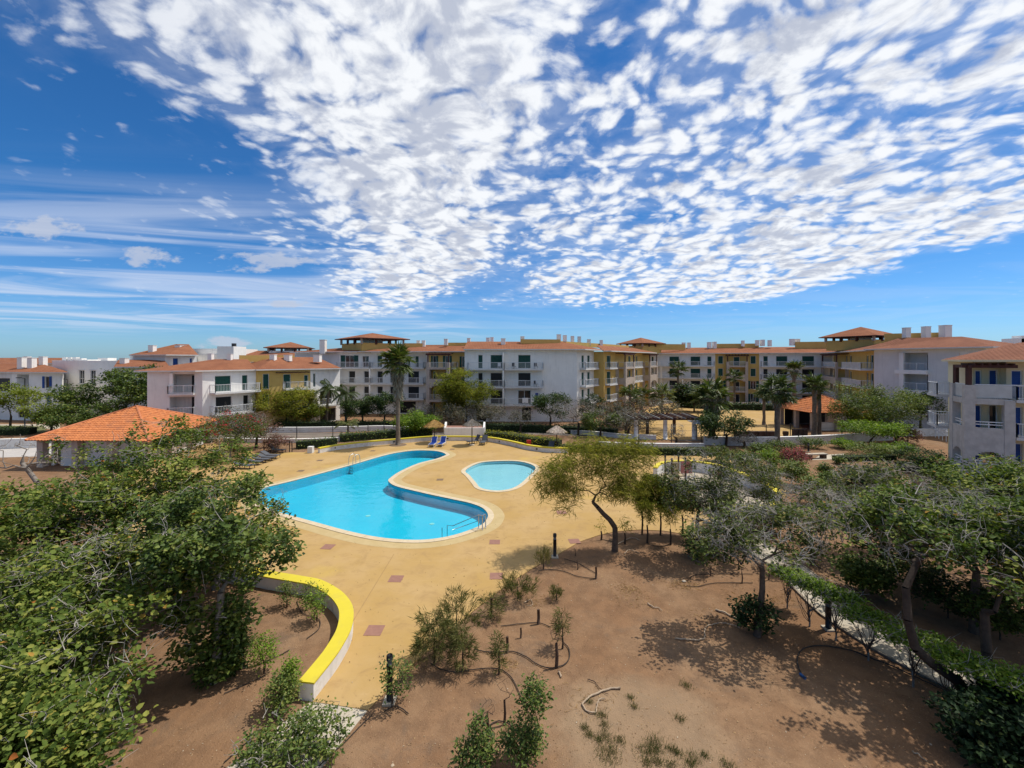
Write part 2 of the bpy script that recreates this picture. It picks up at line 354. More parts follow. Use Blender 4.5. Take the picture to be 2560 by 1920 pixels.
L_THATCHP = leaf_material('pale_thatch', [(0, (0.40, 0.31, 0.25)), (0.5, (0.58, 0.48, 0.40)), (1, (0.68, 0.60, 0.52))], 0.08, 0.9, 0.1)
L_GRASS = leaf_material('grass_blades', [(0, (0.05, 0.08, 0.02)), (0.6, (0.10, 0.13, 0.03)), (1, (0.26, 0.20, 0.09))], 0.25)
L_STRAW = leaf_material('dry_straw_blades', [(0, (0.24, 0.13, 0.05)), (0.6, (0.40, 0.25, 0.10)), (1, (0.52, 0.37, 0.19))], 0.1, 0.9, 0.1)
L_LITTER = leaf_material('leaf_litter', [(0, (0.10, 0.06, 0.035)), (0.5, (0.24, 0.14, 0.07)), (0.9, (0.40, 0.26, 0.13)), (1, (0.5, 0.43, 0.33))], 0.05, 0.9, 0.1)

def water_material(name, tint, gloss_rough=0.04):
    m = bpy.data.materials.new(name); m.use_nodes = True; nt = m.node_tree; t = NT(nt)
    nt.nodes.remove(nt.nodes['Principled BSDF']); out = nt.nodes['Material Output']
    g = t.node('ShaderNodeNewGeometry').outputs['Position']
    nb = t.bump(t.noise(g, 1.6, 3, 0.5) * 1.0 + t.noise(g, 6.0, 2, 0.5) * 0.25, 0.40, 0.05)
    tr = t.node('ShaderNodeBsdfTransparent'); tr.inputs[0].default_value = c4(tint)
    gl = t.node('ShaderNodeBsdfGlossy'); gl.inputs['Roughness'].default_value = gloss_rough; t.l.new(nb, gl.inputs['Normal'])
    fr = t.node('ShaderNodeFresnel'); fr.inputs[0].default_value = 1.33; t.l.new(nb, fr.inputs['Normal'])
    mx = t.node('ShaderNodeMixShader'); t.l.new(fr.outputs[0], mx.inputs[0])
    t.l.new(tr.outputs[0], mx.inputs[1]); t.l.new(gl.outputs[0], mx.inputs[2]); t.l.new(mx.outputs[0], out.inputs[0])
    return m
WATER = water_material('pool_water', (0.50, 0.965, 1.0))
WATERK = water_material('paddling_water', (0.80, 0.97, 1.0))
POOLF = mat('pool_floor_tiles', (0.055, 0.53, 0.70), (0.045, 0.49, 0.67), 0.35, 0.6)
POOLW = mat('pool_wall_tiles', (0.07, 0.58, 0.76), (0.06, 0.54, 0.72), 0.8, 0.5)
POOLFK = mat('paddling_pool_floor', (0.40, 0.66, 0.72), (0.36, 0.62, 0.70), 0.5, 0.6)
def glass_material():
    m = bpy.data.materials.new('window_glass'); m.use_nodes = True; b = m.node_tree.nodes['Principled BSDF']
    t = NT(m.node_tree); g = t.node('ShaderNodeNewGeometry').outputs['Position']
    t.put(b.inputs['Base Color'], t.mix(t.noise(g, 0.8, 2), (0.012, 0.016, 0.020), (0.03, 0.036, 0.04)))
    b.inputs['Roughness'].default_value = 0.08; b.inputs['Specular IOR Level'].default_value = 0.6
    return m
GLASS = glass_material()

# ------------------------------------------------------------------ mesh helpers
def tag(o, label=None, cat=None, group=None, kind=None):
    if label: o['label'] = label
    if cat: o['category'] = cat
    if group: o['group'] = group
    if kind: o['kind'] = kind
    return o
def empty(name, loc=(0, 0, 0), rz=0.0, label=None, cat=None, group=None):
    o = bpy.data.objects.new(name, None); COL.objects.link(o)
    o.location = loc; o.rotation_euler = (0, 0, rz); o.empty_display_size = 0.3
    return tag(o, label, cat, group)
def link(name, me, parent=None):
    o = bpy.data.objects.new(name, me); COL.objects.link(o)
    if parent is not None: o.parent = parent
    return o
class MB:
    """collects polygons; build() links them as one mesh object"""
    def __init__(s): s.v = []; s.f = []; s.uv = []; s.m = []
    def poly(s, pts, uv=None, mi=0):
        b = len(s.v); s.v += [tuple(p) for p in pts]; s.f.append(tuple(range(b, b + len(pts)))); s.uv.append(uv); s.m.append(mi)
    def box(s, c, size, rz=0.0, mi=0):
        hx, hy, hz = size[0] / 2, size[1] / 2, size[2] / 2
        ca, sa = math.cos(rz), math.sin(rz); P = []
        for dz in (-hz, hz):
            for dx, dy in ((-hx, -hy), (hx, -hy), (hx, hy), (-hx, hy)):
                P.append((c[0] + dx * ca - dy * sa, c[1] + dx * sa + dy * ca, c[2] + dz))
        s.hexa(P, mi); return s
    def hexa(s, P, mi=0):
        b = len(s.v); s.v += [tuple(p) for p in P]
        for q in ((3, 2, 1, 0), (4, 5, 6, 7), (0, 1, 5, 4), (1, 2, 6, 5), (2, 3, 7, 6), (3, 0, 4, 7)):
            s.f.append(tuple(b + i for i in q)); s.uv.append(None); s.m.append(mi)
    def beam(s, a, b, w, h=None, mi=0):
        """rectangular bar from a to b"""
        a = Vector(a); b = Vector(b); h = h or w; d = (b - a)
        if d.length < 1e-6: return s
        d.normalize(); up = Vector((0, 0, 1)) if abs(d.z) < 0.95 else Vector((0, 1, 0))
        x = d.cross(up).normalized() * (w / 2); z = x.cross(d).normalized() * (h / 2)
        s.hexa([a - x - z, a + x - z, a + x + z, a - x + z, b - x - z, b + x - z, b + x + z, b - x + z][0:4] + [b - x - z, b + x - z, b + x + z, b - x + z], mi)
        return s
    def tube(s, pts, r, n=6, cap=True, mi=0):
        pts = [Vector(p) for p in pts]; rs = r if isinstance(r, (list, tuple)) else [r] * len(pts); rings = []
        for i, p in enumerate(pts):
            d = (pts[min(i + 1, len(pts) - 1)] - pts[max(i - 1, 0)]).normalized()
            up = Vector((0, 0, 1)) if abs(d.z) < 0.9 else Vector((1, 0, 0))
            x = d.cross(up).normalized(); y = d.cross(x).normalized(); b = len(s.v)
            for k in range(n):
                a = 2 * math.pi * k / n; s.v.append(tuple(p + (x * math.cos(a) + y * math.sin(a)) * rs[i]))
            rings.append(b)
        for i in range(len(rings) - 1):
            for k in range(n):
                s.f.append((rings[i] + k, rings[i] + (k + 1) % n, rings[i + 1] + (k + 1) % n, rings[i + 1] + k)); s.uv.append(None); s.m.append(mi)
        if cap:
            s.f.append(tuple(rings[0] + k for k in range(n))); s.uv.append(None); s.m.append(mi)
            s.f.append(tuple(rings[-1] + k for k in reversed(range(n)))); s.uv.append(None); s.m.append(mi)
        return s
    def mesh(s, name, mats, smooth=False):
        me = bpy.data.meshes.new(name); me.from_pydata(s.v, [], s.f)
        for m in (mats if isinstance(mats, (list, tuple)) else [mats]): me.materials.append(m)
        if any(s.m): me.polygons.foreach_set('material_index', s.m)
        if any(x is not None for x in s.uv):
            ul = me.uv_layers.new(name='UVMap'); k = 0; buf = []
            for f, q in zip(s.f, s.uv):
                for i in range(len(f)): buf += list(q[i]) if q is not None else [0, 0]
            ul.data.foreach_set('uv', buf)
        if smooth: me.polygons.foreach_set('use_smooth', [True] * len(me.polygons))
        me.update(); return me
    def build(s, name, mats, parent=None, smooth=False):
        return link(name, s.mesh(name, mats, smooth), parent)

def arrays_mesh(name, V, F, mats, tint=None, matidx=None, smooth=False):
    """V (N,3), F (M,k) all faces same size"""
    me = bpy.data.meshes.new(name); k = F.shape[1]
    me.vertices.add(len(V)); me.vertices.foreach_set('co', np.ascontiguousarray(V, dtype=np.float32).ravel())
    me.loops.add(F.size); me.loops.foreach_set('vertex_index', np.ascontiguousarray(F, dtype=np.int32).ravel())
    me.polygons.add(len(F)); me.polygons.foreach_set('loop_start', np.arange(0, F.size, k, dtype=np.int32))
    for m in mats: me.materials.append(m)
    if matidx is not None: me.polygons.foreach_set('material_index', np.asarray(matidx, dtype=np.int32))
    if smooth: me.polygons.foreach_set('use_smooth', np.ones(len(F), dtype=bool))
    me.update(calc_edges=True)
    if tint is not None:
        a = me.attributes.new('tint', 'FLOAT', 'FACE'); a.data.foreach_set('value', np.asarray(tint, dtype=np.float32))
    return me

def smooth_closed(pts, n=6):
    """Catmull-Rom through a closed list of 2-D points"""
    out = []; m = len(pts)
    for i in range(m):
        p0, p1, p2, p3 = (Vector(pts[(i + k) % m][:2]) for k in (-1, 0, 1, 2))
        for j in range(n):
            s = j / n
            out.append(0.5 * ((2 * p1) + (-p0 + p2) * s + (2 * p0 - 5 * p1 + 4 * p2 - p3) * s * s + (-p0 + 3 * p1 - 3 * p2 + p3) * s ** 3))
    return out
def smooth_open(pts, n=6):
    out = []; m = len(pts); P = [Vector(p) for p in pts]
    for i in range(m - 1):
        p0, p1, p2, p3 = P[max(i - 1, 0)], P[i], P[i + 1], P[min(i + 2, m - 1)]
        for j in range(n):
            s = j / n
            out.append(0.5 * ((2 * p1) + (-p0 + p2) * s + (2 * p0 - 5 * p1 + 4 * p2 - p3) * s * s + (-p0 + 3 * p1 - 3 * p2 + p3) * s ** 3))
    out.append(P[-1]); return out
def offset_closed(pts, d):
    """positive d grows a counter-clockwise loop"""
    out = []; m = len(pts)
    for i in range(m):
        a = pts[i - 1]; b = pts[(i + 1) % m]; t = (b - a).normalized()
        out.append(pts[i] + Vector((t.y, -t.x)) * d)
    return out
def area2(p): return sum(p[i].x * p[(i + 1) % len(p)].y - p[(i + 1) % len(p)].x * p[i].y for i in range(len(p)))
def ccw(p): return p if area2(p) > 0 else list(reversed(p))
def sheet(name, loops, z, m, parent=None, skirt=0.0):
    """flat polygon with holes"""
    mb = MB(); L = [[Vector((p.x, p.y, 0)) for p in lp] for lp in loops]
    tris = tessellate_polygon(L); flat = [p for lp in L for p in lp]
    mb.v = [(p.x, p.y, z) for p in flat]
    for tr in tris:
        a, b, c = (flat[i] for i in tr)
        if (b - a).cross(c - a).z < 0: tr = (tr[0], tr[2], tr[1])
        mb.f.append(tuple(tr)); mb.uv.append(None); mb.m.append(0)
    if skirt:
        lp = ccw([Vector((p.x, p.y)) for p in loops[0]])
        for i in range(len(lp)):
            a, b = lp[i], lp[(i + 1) % len(lp)]
            mb.poly([(a.x, a.y, z - skirt), (b.x, b.y, z - skirt), (b.x, b.y, z), (a.x, a.y, z)])
    return mb.build(name, m, parent)
def ring(mb, inner, outer, z, mi=0):
    n = len(inner)
    for i in range(n):
        a, b, c, d = inner[i], inner[(i + 1) % n], outer[(i + 1) % n], outer[i]
        mb.poly([(a.x, a.y, z), (d.x, d.y, z), (c.x, c.y, z), (b.x, b.y, z)], mi=mi)
def wallring(mb, loop, z0, z1, inward=False, mi=0):
    n = len(loop)
    for i in range(n):
        a, b = loop[i], loop[(i + 1) % n]
        q = [(a.x, a.y, z0), (b.x, b.y, z0), (b.x, b.y, z1), (a.x, a.y, z1)]
        mb.poly(list(reversed(q)) if inward else q, mi=mi)
def gp(px, py, z=0.0):
    p = G(px, py, z); return Vector((p.x, p.y))

# ------------------------------------------------------------------ setting: ground, deck, pools, paths
main_px = [(1108.8, 1141.4), (1114.5, 1137), (1100, 1130.5), (1074, 1127.5), (1030.6, 1128), (972.8, 1137), (886, 1161.7), (813.6, 1182), (726.8, 1205), (663, 1221),
           (645, 1240), (652, 1262), (680, 1277), (717, 1288), (794, 1309), (871.5, 1330), (948.6, 1345.6), (1025.8, 1352), (1083.7, 1349.4), (1141.5, 1338),
           (1199.4, 1316.6), (1217, 1300), (1219, 1286), (1205, 1271), (1175, 1259.5), (1132, 1250), (1085, 1240), (1045, 1231), (990, 1217), (971.5, 1205), (975.6, 1196.4),
           (1001.7, 1179), (1045, 1160), (1088.5, 1148.7)]
POOL = ccw(smooth_closed([gp(*p) for p in main_px], 5))
kid_px = [(1163.7, 1177.6), (1189.8, 1161.7), (1218.7, 1155.5), (1280, 1153.6), (1318, 1159), (1339, 1171), (1323, 1190.6), (1290, 1218), (1247.6, 1228), (1204, 1222), (1190, 1208), (1175, 1190.6)]
KID = ccw(smooth_closed([gp(*p) for p in kid_px], 6))
POOLo = offset_closed(POOL, 0.38); KIDo = offset_closed(KID, 0.38)
POOLa = offset_closed(POOL, 1.05)

big = [Vector((-900, -60)), Vector((900, -60)), Vector((900, 420)), Vector((-900, 420))]
tag(sheet('ground', [big, POOLo, KIDo], 0.0, SOIL), kind='structure')
mbS = MB(); mbS.poly([(-9000, 420, -0.3), (9000, 420, -0.3), (9000, 9000, -0.3), (-9000, 9000, -0.3)])
tag(mbS.build('sea', SEA), kind='structure')

deck_px = [(782, 1756), (920, 1777), (1005, 1689), (1057, 1639), (1120, 1583), (1200, 1515), (1280, 1454), (1340, 1417), (1400, 1384), (1450, 1355), (1500, 1338), (1545, 1329), (1600, 1325), (1660, 1328), (1720, 1338), (1790, 1352),
           (1835, 1335), (1835, 1300), (1880, 1260), (1960, 1250), (1975, 1215), (1900, 1165), (1800, 1142), (1640, 1134), (1500, 1133), (1400, 1130), (1340, 1112), (1250, 1096), (1150, 1092), (1000, 1098), (900, 1108), (797, 1124), (760, 1131), (640, 1132), (560, 1112), (470, 1112), (380, 1140), (330, 1190), (330, 1330), (430, 1400), (560, 1428), (640, 1447), (745, 1463), (790, 1474), (832, 1497), (860, 1525), (866, 1550), (855, 1590), (830, 1640), (805, 1690)]
DECKL = [gp(*p) for p in deck_px]
deck = tag(sheet('pool_deck', [DECKL, POOLo, KIDo], 0.030, DECK, skirt=0.05), kind='structure')
# apron ring round the big pool
mb = MB(); ring(mb, offset_closed(POOL, 0.37), POOLa, 0.034); tag(mb.build('pool_apron', APRON), kind='structure')
def pool(name, loop, loopo, depth, wmat, fmat, watermat, label):
    root = tag(empty(name, (sum(p.x for p in loop) / len(loop), sum(p.y for p in loop) / len(loop), 0)), kind='structure')
    off = root.location.copy()
    L = [p - Vector((off.x, off.y)) for p in loop]; Lo = [p - Vector((off.x, off.y)) for p in loopo]
    mb = MB(); wallring(mb, L, -depth, 0.05, inward=True); mb.build('pool_wall', wmat, root)
    sheet('pool_floor', [L], -depth, fmat, root)
    # coping in short lengths with open joints
    n = len(L); k = 0; seg = 3
    while k < n:
        mb = MB(); e = min(seg, n - k)
        for i in range(k, k + e):
            a, b, c, d = L[i], L[(i + 1) % n], Lo[(i + 1) % n], Lo[i]
            if i == k: a = a + (b - a) * 0.02; d = d + (c - d) * 0.02
            z = 0.062
            mb.poly([(a.x, a.y, z), (d.x, d.y, z), (c.x, c.y, z), (b.x, b.y, z)])
            mb.poly([(d.x, d.y, 0.0), (c.x, c.y, 0.0), (c.x, c.y, z), (d.x, d.y, z)])
            mb.poly([(b.x, b.y, -0.03), (a.x, a.y, -0.03), (a.x, a.y, z), (b.x, b.y, z)])
        mb.build('coping_stone', COPE, root); k += e
    sheet('water', [L], -0.07, watermat, root)
    return root
pool('swimming_pool', POOL, POOLo, 0.72, POOLW, POOLF, WATER, '')
pool('paddling_pool', KID, KIDo, 0.26, POOLFK, POOLFK, WATERK, '')

for (px, py) in ((920, 1290), (1010, 1180), (1080, 1310)):
    p = G(px, py, -.72); mb = MB(); mb.tube([(p.x, p.y, -.719), (p.x, p.y, -.70)], .16, 14); tag(mb.build('floor_drain', WHITE2), kind='structure')
# drain covers let into the deck
for i, (px, py, s, m, rz) in enumerate([(990, 1447, .60, DRAIN, -.03), (936, 1576, .62, DRAIN, -.02), (1241, 1440, .60, DRAIN, .02), (1237, 1355, .58, DRAIN, 0), (820, 1367, .60, DRAIN, -.1), (1404, 1281, .62, DRAIN, .05), (1436, 1353, .60, DRAIN, .1),
                                        (800, 1151, .55, GRATE, 0), (752, 1177, .55, GRATE, .1), (1100, 1199, .55, GRATE, 0), (1131, 1123, .5, GRATE, 0), (932, 1127, .5, GRATE, 0), (1160, 1260, .0, GRATE, 0)]):
    if s == 0: continue
    p = G(px, py, 0.03); mb = MB(); mb.box((0, 0, 0.004), (s, s, 0.008)); o = mb.build('drain_cover', m, deck)
    o.location = (p.x, p.y, 0.031); o.rotation_euler = (0, 0, rz)
# saw-cut joints in the deck, as thin recessed strips
JO = mat('deck_joint', (0.36, 0.225, 0.09), None, 3, 0.9)
for (a, b) in [((860, 1590), (985, 1385)), ((600, 1362), (700, 1330))]:
    p, q = G(*a, 0.03), G(*b, 0.03); mb = MB(); mb.beam((p.x, p.y, 0.0295), (q.x, q.y, 0.0295), 0.035, 0.008); mb.build('joint', JO, deck)

# concrete path at the foot of the deck, pavement on the east side
path = [gp(*p) for p in [(782, 1752), (918, 1778), (860, 1850), (800, 1925), (770, 1990), (700, 2100), (420, 2100), (560, 1925), (640, 1865), (716, 1800)]]
tag(sheet('path', [path], 0.014, CONC, skirt=0.02), kind='structure')
pl = [(12.0, 26.0), (12.2, 22.5), (12.4, 20.7), (12.05, 17.4), (12.05, 16.56), (12.4, 14.8), (13.2, 12.97), (13.9, 11.7), (14.9, 10.0), (16.6, 7.6)]
pr = [(13.6, 26.5), (13.9, 22.5), (14.05, 20.8), (14.0, 18.5), (14.1, 16.8), (14.45, 15.2), (15.15, 13.6), (15.9, 12.3), (16.8, 10.9), (18.4, 8.6)]
pl = [Vector(p[:2]) for p in smooth_open([Vector((x, y, 0)) for x, y in pl], 5)]; pr = [Vector(p[:2]) for p in smooth_open([Vector((x, y, 0)) for x, y in pr], 5)]
pave = tag(sheet('pavement', [pl + list(reversed(pr))], 0.06, CONC, skirt=0.06), kind='structure')
mb = MB()
for side, sg in ((pl, -1), (pr, 1)):
    for i in range(len(side) - 1):
        a, b = side[i], side[i + 1]; d = (b - a).normalized(); nrm = Vector((-d.y, d.x)) * sg * -0.08
        mb.hexa([(a.x, a.y, 0), (b.x, b.y, 0), (b.x + nrm.x, b.y + nrm.y, 0), (a.x + nrm.x, a.y + nrm.y, 0), (a.x, a.y, .085), (b.x, b.y, .085), (b.x + nrm.x, b.y + nrm.y, .085), (a.x + nrm.x, a.y + nrm.y, .085)])
mb.build('kerb', KERB, pave)

# far surfaces
tag(sheet('plaza', [[gp(*p) for p in [(1545, 1086), (1590, 1045), (1625, 1018), (1690, 1007), (1800, 1012), (1960, 1020), (1995, 1048), (2010, 1080), (1970, 1097), (1800, 1099), (1650, 1099)]]], 0.010, DECK), kind='structure')
mb = MB()
kl = smooth_open([G(*p) for p in [(1625, 1016), (1690, 1006), (1800, 1011), (1960, 1019)]], 4)
for i in range(len(kl) - 1): mb.beam(kl[i] + Vector((0, 0, .35)), kl[i + 1] + Vector((0, 0, .35)), 0.3, 0.7)
tag(mb.build('plaza_edge', WALLW), kind='structure')
tag(sheet('road', [[gp(*p) for p in [(400, 1094), (640, 1096), (1040, 1092), (1300, 1085), (1500, 1092), (1800, 1106), (1960, 1115), (1960, 1104), (1800, 1098), (1500, 1084), (1300, 1077), (1040, 1082), (640, 1082), (400, 1080)]]], 0.006, ROAD), kind='structure')
tag(sheet('lawn', [[gp(*p) for p in [(-60, 1093), (120, 1082), (110, 1066), (-60, 1062)]]], 0.008, LAWN), kind='structure')
tag(sheet('service_road', [[gp(*p) for p in [(-120, 1062), (150, 1060), (150, 1072), (-120, 1076)]]], 0.005, CONC), kind='structure')
tag(sheet('parking', [[gp(*p) for p in [(-200, 1150), (130, 1140), (130, 1100), (-200, 1098)]]], 0.007, mat('pale_paving', (0.48, 0.44, 0.40), (0.42, 0.385, 0.35), 0.8)), kind='structure')

# ------------------------------------------------------------------ low walls with yellow caps
def ribbon(mb, C, half, z0, z1, over=0.0, mi=0, cap_ends=True):
    """solid band following 2-D centre line C"""
    n = len(C); L = []; R = []
    for i in range(n):
        d = (C[min(i + 1, n - 1)] - C[max(i - 1, 0)]).normalized(); nn = Vector((-d.y, d.x)) * (half + over)
        L.append(C[i] + nn); R.append(C[i] - nn)
    for i in range(n - 1):
        a, b, c, d = L[i], L[i + 1], R[i + 1], R[i]
        mb.poly([(d.x, d.y, z1), (c.x, c.y, z1), (b.x, b.y, z1), (a.x, a.y, z1)], mi=mi)
        mb.poly([(a.x, a.y, z0), (a.x, a.y, z1), (b.x, b.y, z1), (b.x, b.y, z0)], mi=mi)
        mb.poly([(d.x, d.y, z0), (c.x, c.y, z0), (c.x, c.y, z1), (d.x, d.y, z1)], mi=mi)
        if z0 > 0.2: mb.poly([(a.x, a.y, z0), (b.x, b.y, z0), (c.x, c.y, z0), (d.x, d.y, z0)], mi=mi)
    if cap_ends:
        for i, sgn in ((0, 1), (n - 1, -1)):
            q = [(L[i].x, L[i].y, z0), (R[i].x, R[i].y, z0), (R[i].x, R[i].y, z1), (L[i].x, L[i].y, z1)]
            mb.poly(q if sgn > 0 else list(reversed(q)), mi=mi)
def capped_wall(C, half, h, label, cap=True, name='garden_wall', capm=None, wm=None, capt=0.05):
    o = C[0]; root = empty(name, (o.x, o.y, 0), 0, label, 'wall'); C = [p - o for p in C]
    mb = MB(); ribbon(mb, C, half, 0.0, h - (capt if cap else 0)); mb.build('wall_body', wm or WALLW, root)
    if cap:
        mb = MB(); ribbon(mb, C, half, h - capt, h, 0.015); mb.build('cap', capm or YCAP, root)
    return root
outer = [(748, 1434.5), (795, 1442), (842, 1466), (873, 1491), (887.5, 1519), (886, 1557), (867, 1604), (842, 1638), (782.5, 1708.7)]
inner = [(745, 1459.5), (785.6, 1470.5), (822, 1492), (839, 1516), (844, 1541), (832.6, 1585), (804, 1625.6), (786, 1652), (748, 1701)]
zc = 0.55
Cn = [(gp(*a, zc) + gp(*b, zc)) / 2 for a, b in zip(outer, inner)]
Cn = [gp(470, 1402, zc), gp(540, 1410, zc), gp(600, 1420, zc), gp(670, 1434, zc)] + Cn
Cn = [Vector(p[:2]) for p in smooth_open([Vector((p.x, p.y, 0)) for p in Cn], 6)]
capped_wall(Cn, 0.235, zc, 'near curved white bench wall with broad bright yellow cap, at the left of the deck')
zc = 0.60
Cf = [gp(*p, zc) for p in [(797, 1119), (850, 1110), (920, 1102.5), (1000, 1096), (1060, 1091), (1105, 1089.5), (1180, 1090), (1230, 1093), (1280, 1102), (1325, 1112), (1370, 1117), (1420, 1119)]]
Cf = [Vector(p[:2]) for p in smooth_open([Vector((p.x, p.y, 0)) for p in Cf], 5)]
fw = capped_wall(Cf, 0.17, zc, 'long low white wall with yellow cap curving round the far end of the pool deck', capt=0.13)
# dark wall lights in its face
for px, py in [(838, 1121), (980, 1106), (1115, 1098), (1235, 1104), (1340, 1124)]:
    q = G(px, py, 0.3); best = min(Cf, key=lambda p: (p - Vector((q.x, q.y))).length); mb = MB(); mb.box((best.x - Cf[0].x, best.y - 0.19 - Cf[0].y, 0.30), (0.30, 0.06, 0.13)); mb.build('wall_light', BLACK, fw)
mb = MB(); q = Cf[0]; mb.box((q.x - 0.9, q.y + 0.1, 0.35), (0.5, 0.5, 0.7)); tag(mb.build('wall_pier', WHITE2), 'grey square pier at the left end of the far yellow-capped wall', 'pier')
# playground enclosure
PG = [Vector(p) for p in [(12.0, 36.2), (13.2, 38.0), (15.4, 38.7), (17.4, 37.5), (18.3, 34.8), (18.6, 32.2), (18.2, 29.6), (17.0, 27.9), (15.0, 27.2), (12.9, 28.2)]]
PGs = [Vector(p[:2]) for p in smooth_open([Vector((p.x, p.y, 0)) for p in PG], 5)]
tag(sheet('playground', [PGs + [Vector((11.7, 31.5)), Vector((11.5, 34))]], 0.040, SAND), kind='structure')
capped_wall(PGs[:32], 0.17, 0.95, 'pale grey curved playground wall with yellow cap behind the climbing tower', capt=0.10, wm=WHITE2)
capped_wall(PGs[34:], 0.17, 0.75, 'near stretch of playground wall with yellow cap under the grey tree', capt=0.10, wm=WHITE2)

# plain retaining walls along the road
def plain_wall(pts, h, label, half=0.15, m=None):
    C = [Vector(p[:2]) for p in smooth_open([G(*p) for p in pts], 4)]
    o = C[0]; root = empty('retaining_wall', (o.x, o.y, 0), 0, label, 'wall'); C = [p - o for p in C]
    mb = MB(); ribbon(mb, C, half, 0, h); mb.build('wall_body', m or WALLW, root)
    mb = MB(); ribbon(mb, C, half, h, h + 0.05, 0.03); mb.build('coping', WHITE, root); return root
plain_wall([(540, 1081), (640, 1081), (760, 1081), (880, 1079), (960, 1077), (1030, 1080), (1075, 1084)], 0.68, 'long white retaining wall behind the road, left of the palm trunk')
plain_wall([(560, 1104), (700, 1107), (820, 1104), (900, 1099), (960, 1094)], 0.42, 'low white kerb wall on the pool side of the road at left')
plain_wall([(1205, 1077), (1290, 1079), (1400, 1083), (1500, 1090), (1560, 1096), (1640, 1099)], 0.50, 'white retaining wall along the road behind the pale thatched parasol')
plain_wall([(1490, 1112), (1560, 1115), (1660, 1117), (1760, 1117)], 0.35, 'low pale wall below the pergola')
plain_wall([(1760, 1112), (1860, 1114), (1960, 1113), (2060, 1109), (2150, 1104), (2230, 1100)], 0.95, 'tall white curved garden wall in front of the right tiled pavilion')
plain_wall([(2225, 1092), (2330, 1090), (2400, 1090)], 0.9, 'white stepped wall of the ramp beside the yellow house')
plain_wall([(-150, 1127), (0, 1122), (60, 1120), (118, 1117)], 1.05, 'white boundary wall left of the large tiled pavilion')

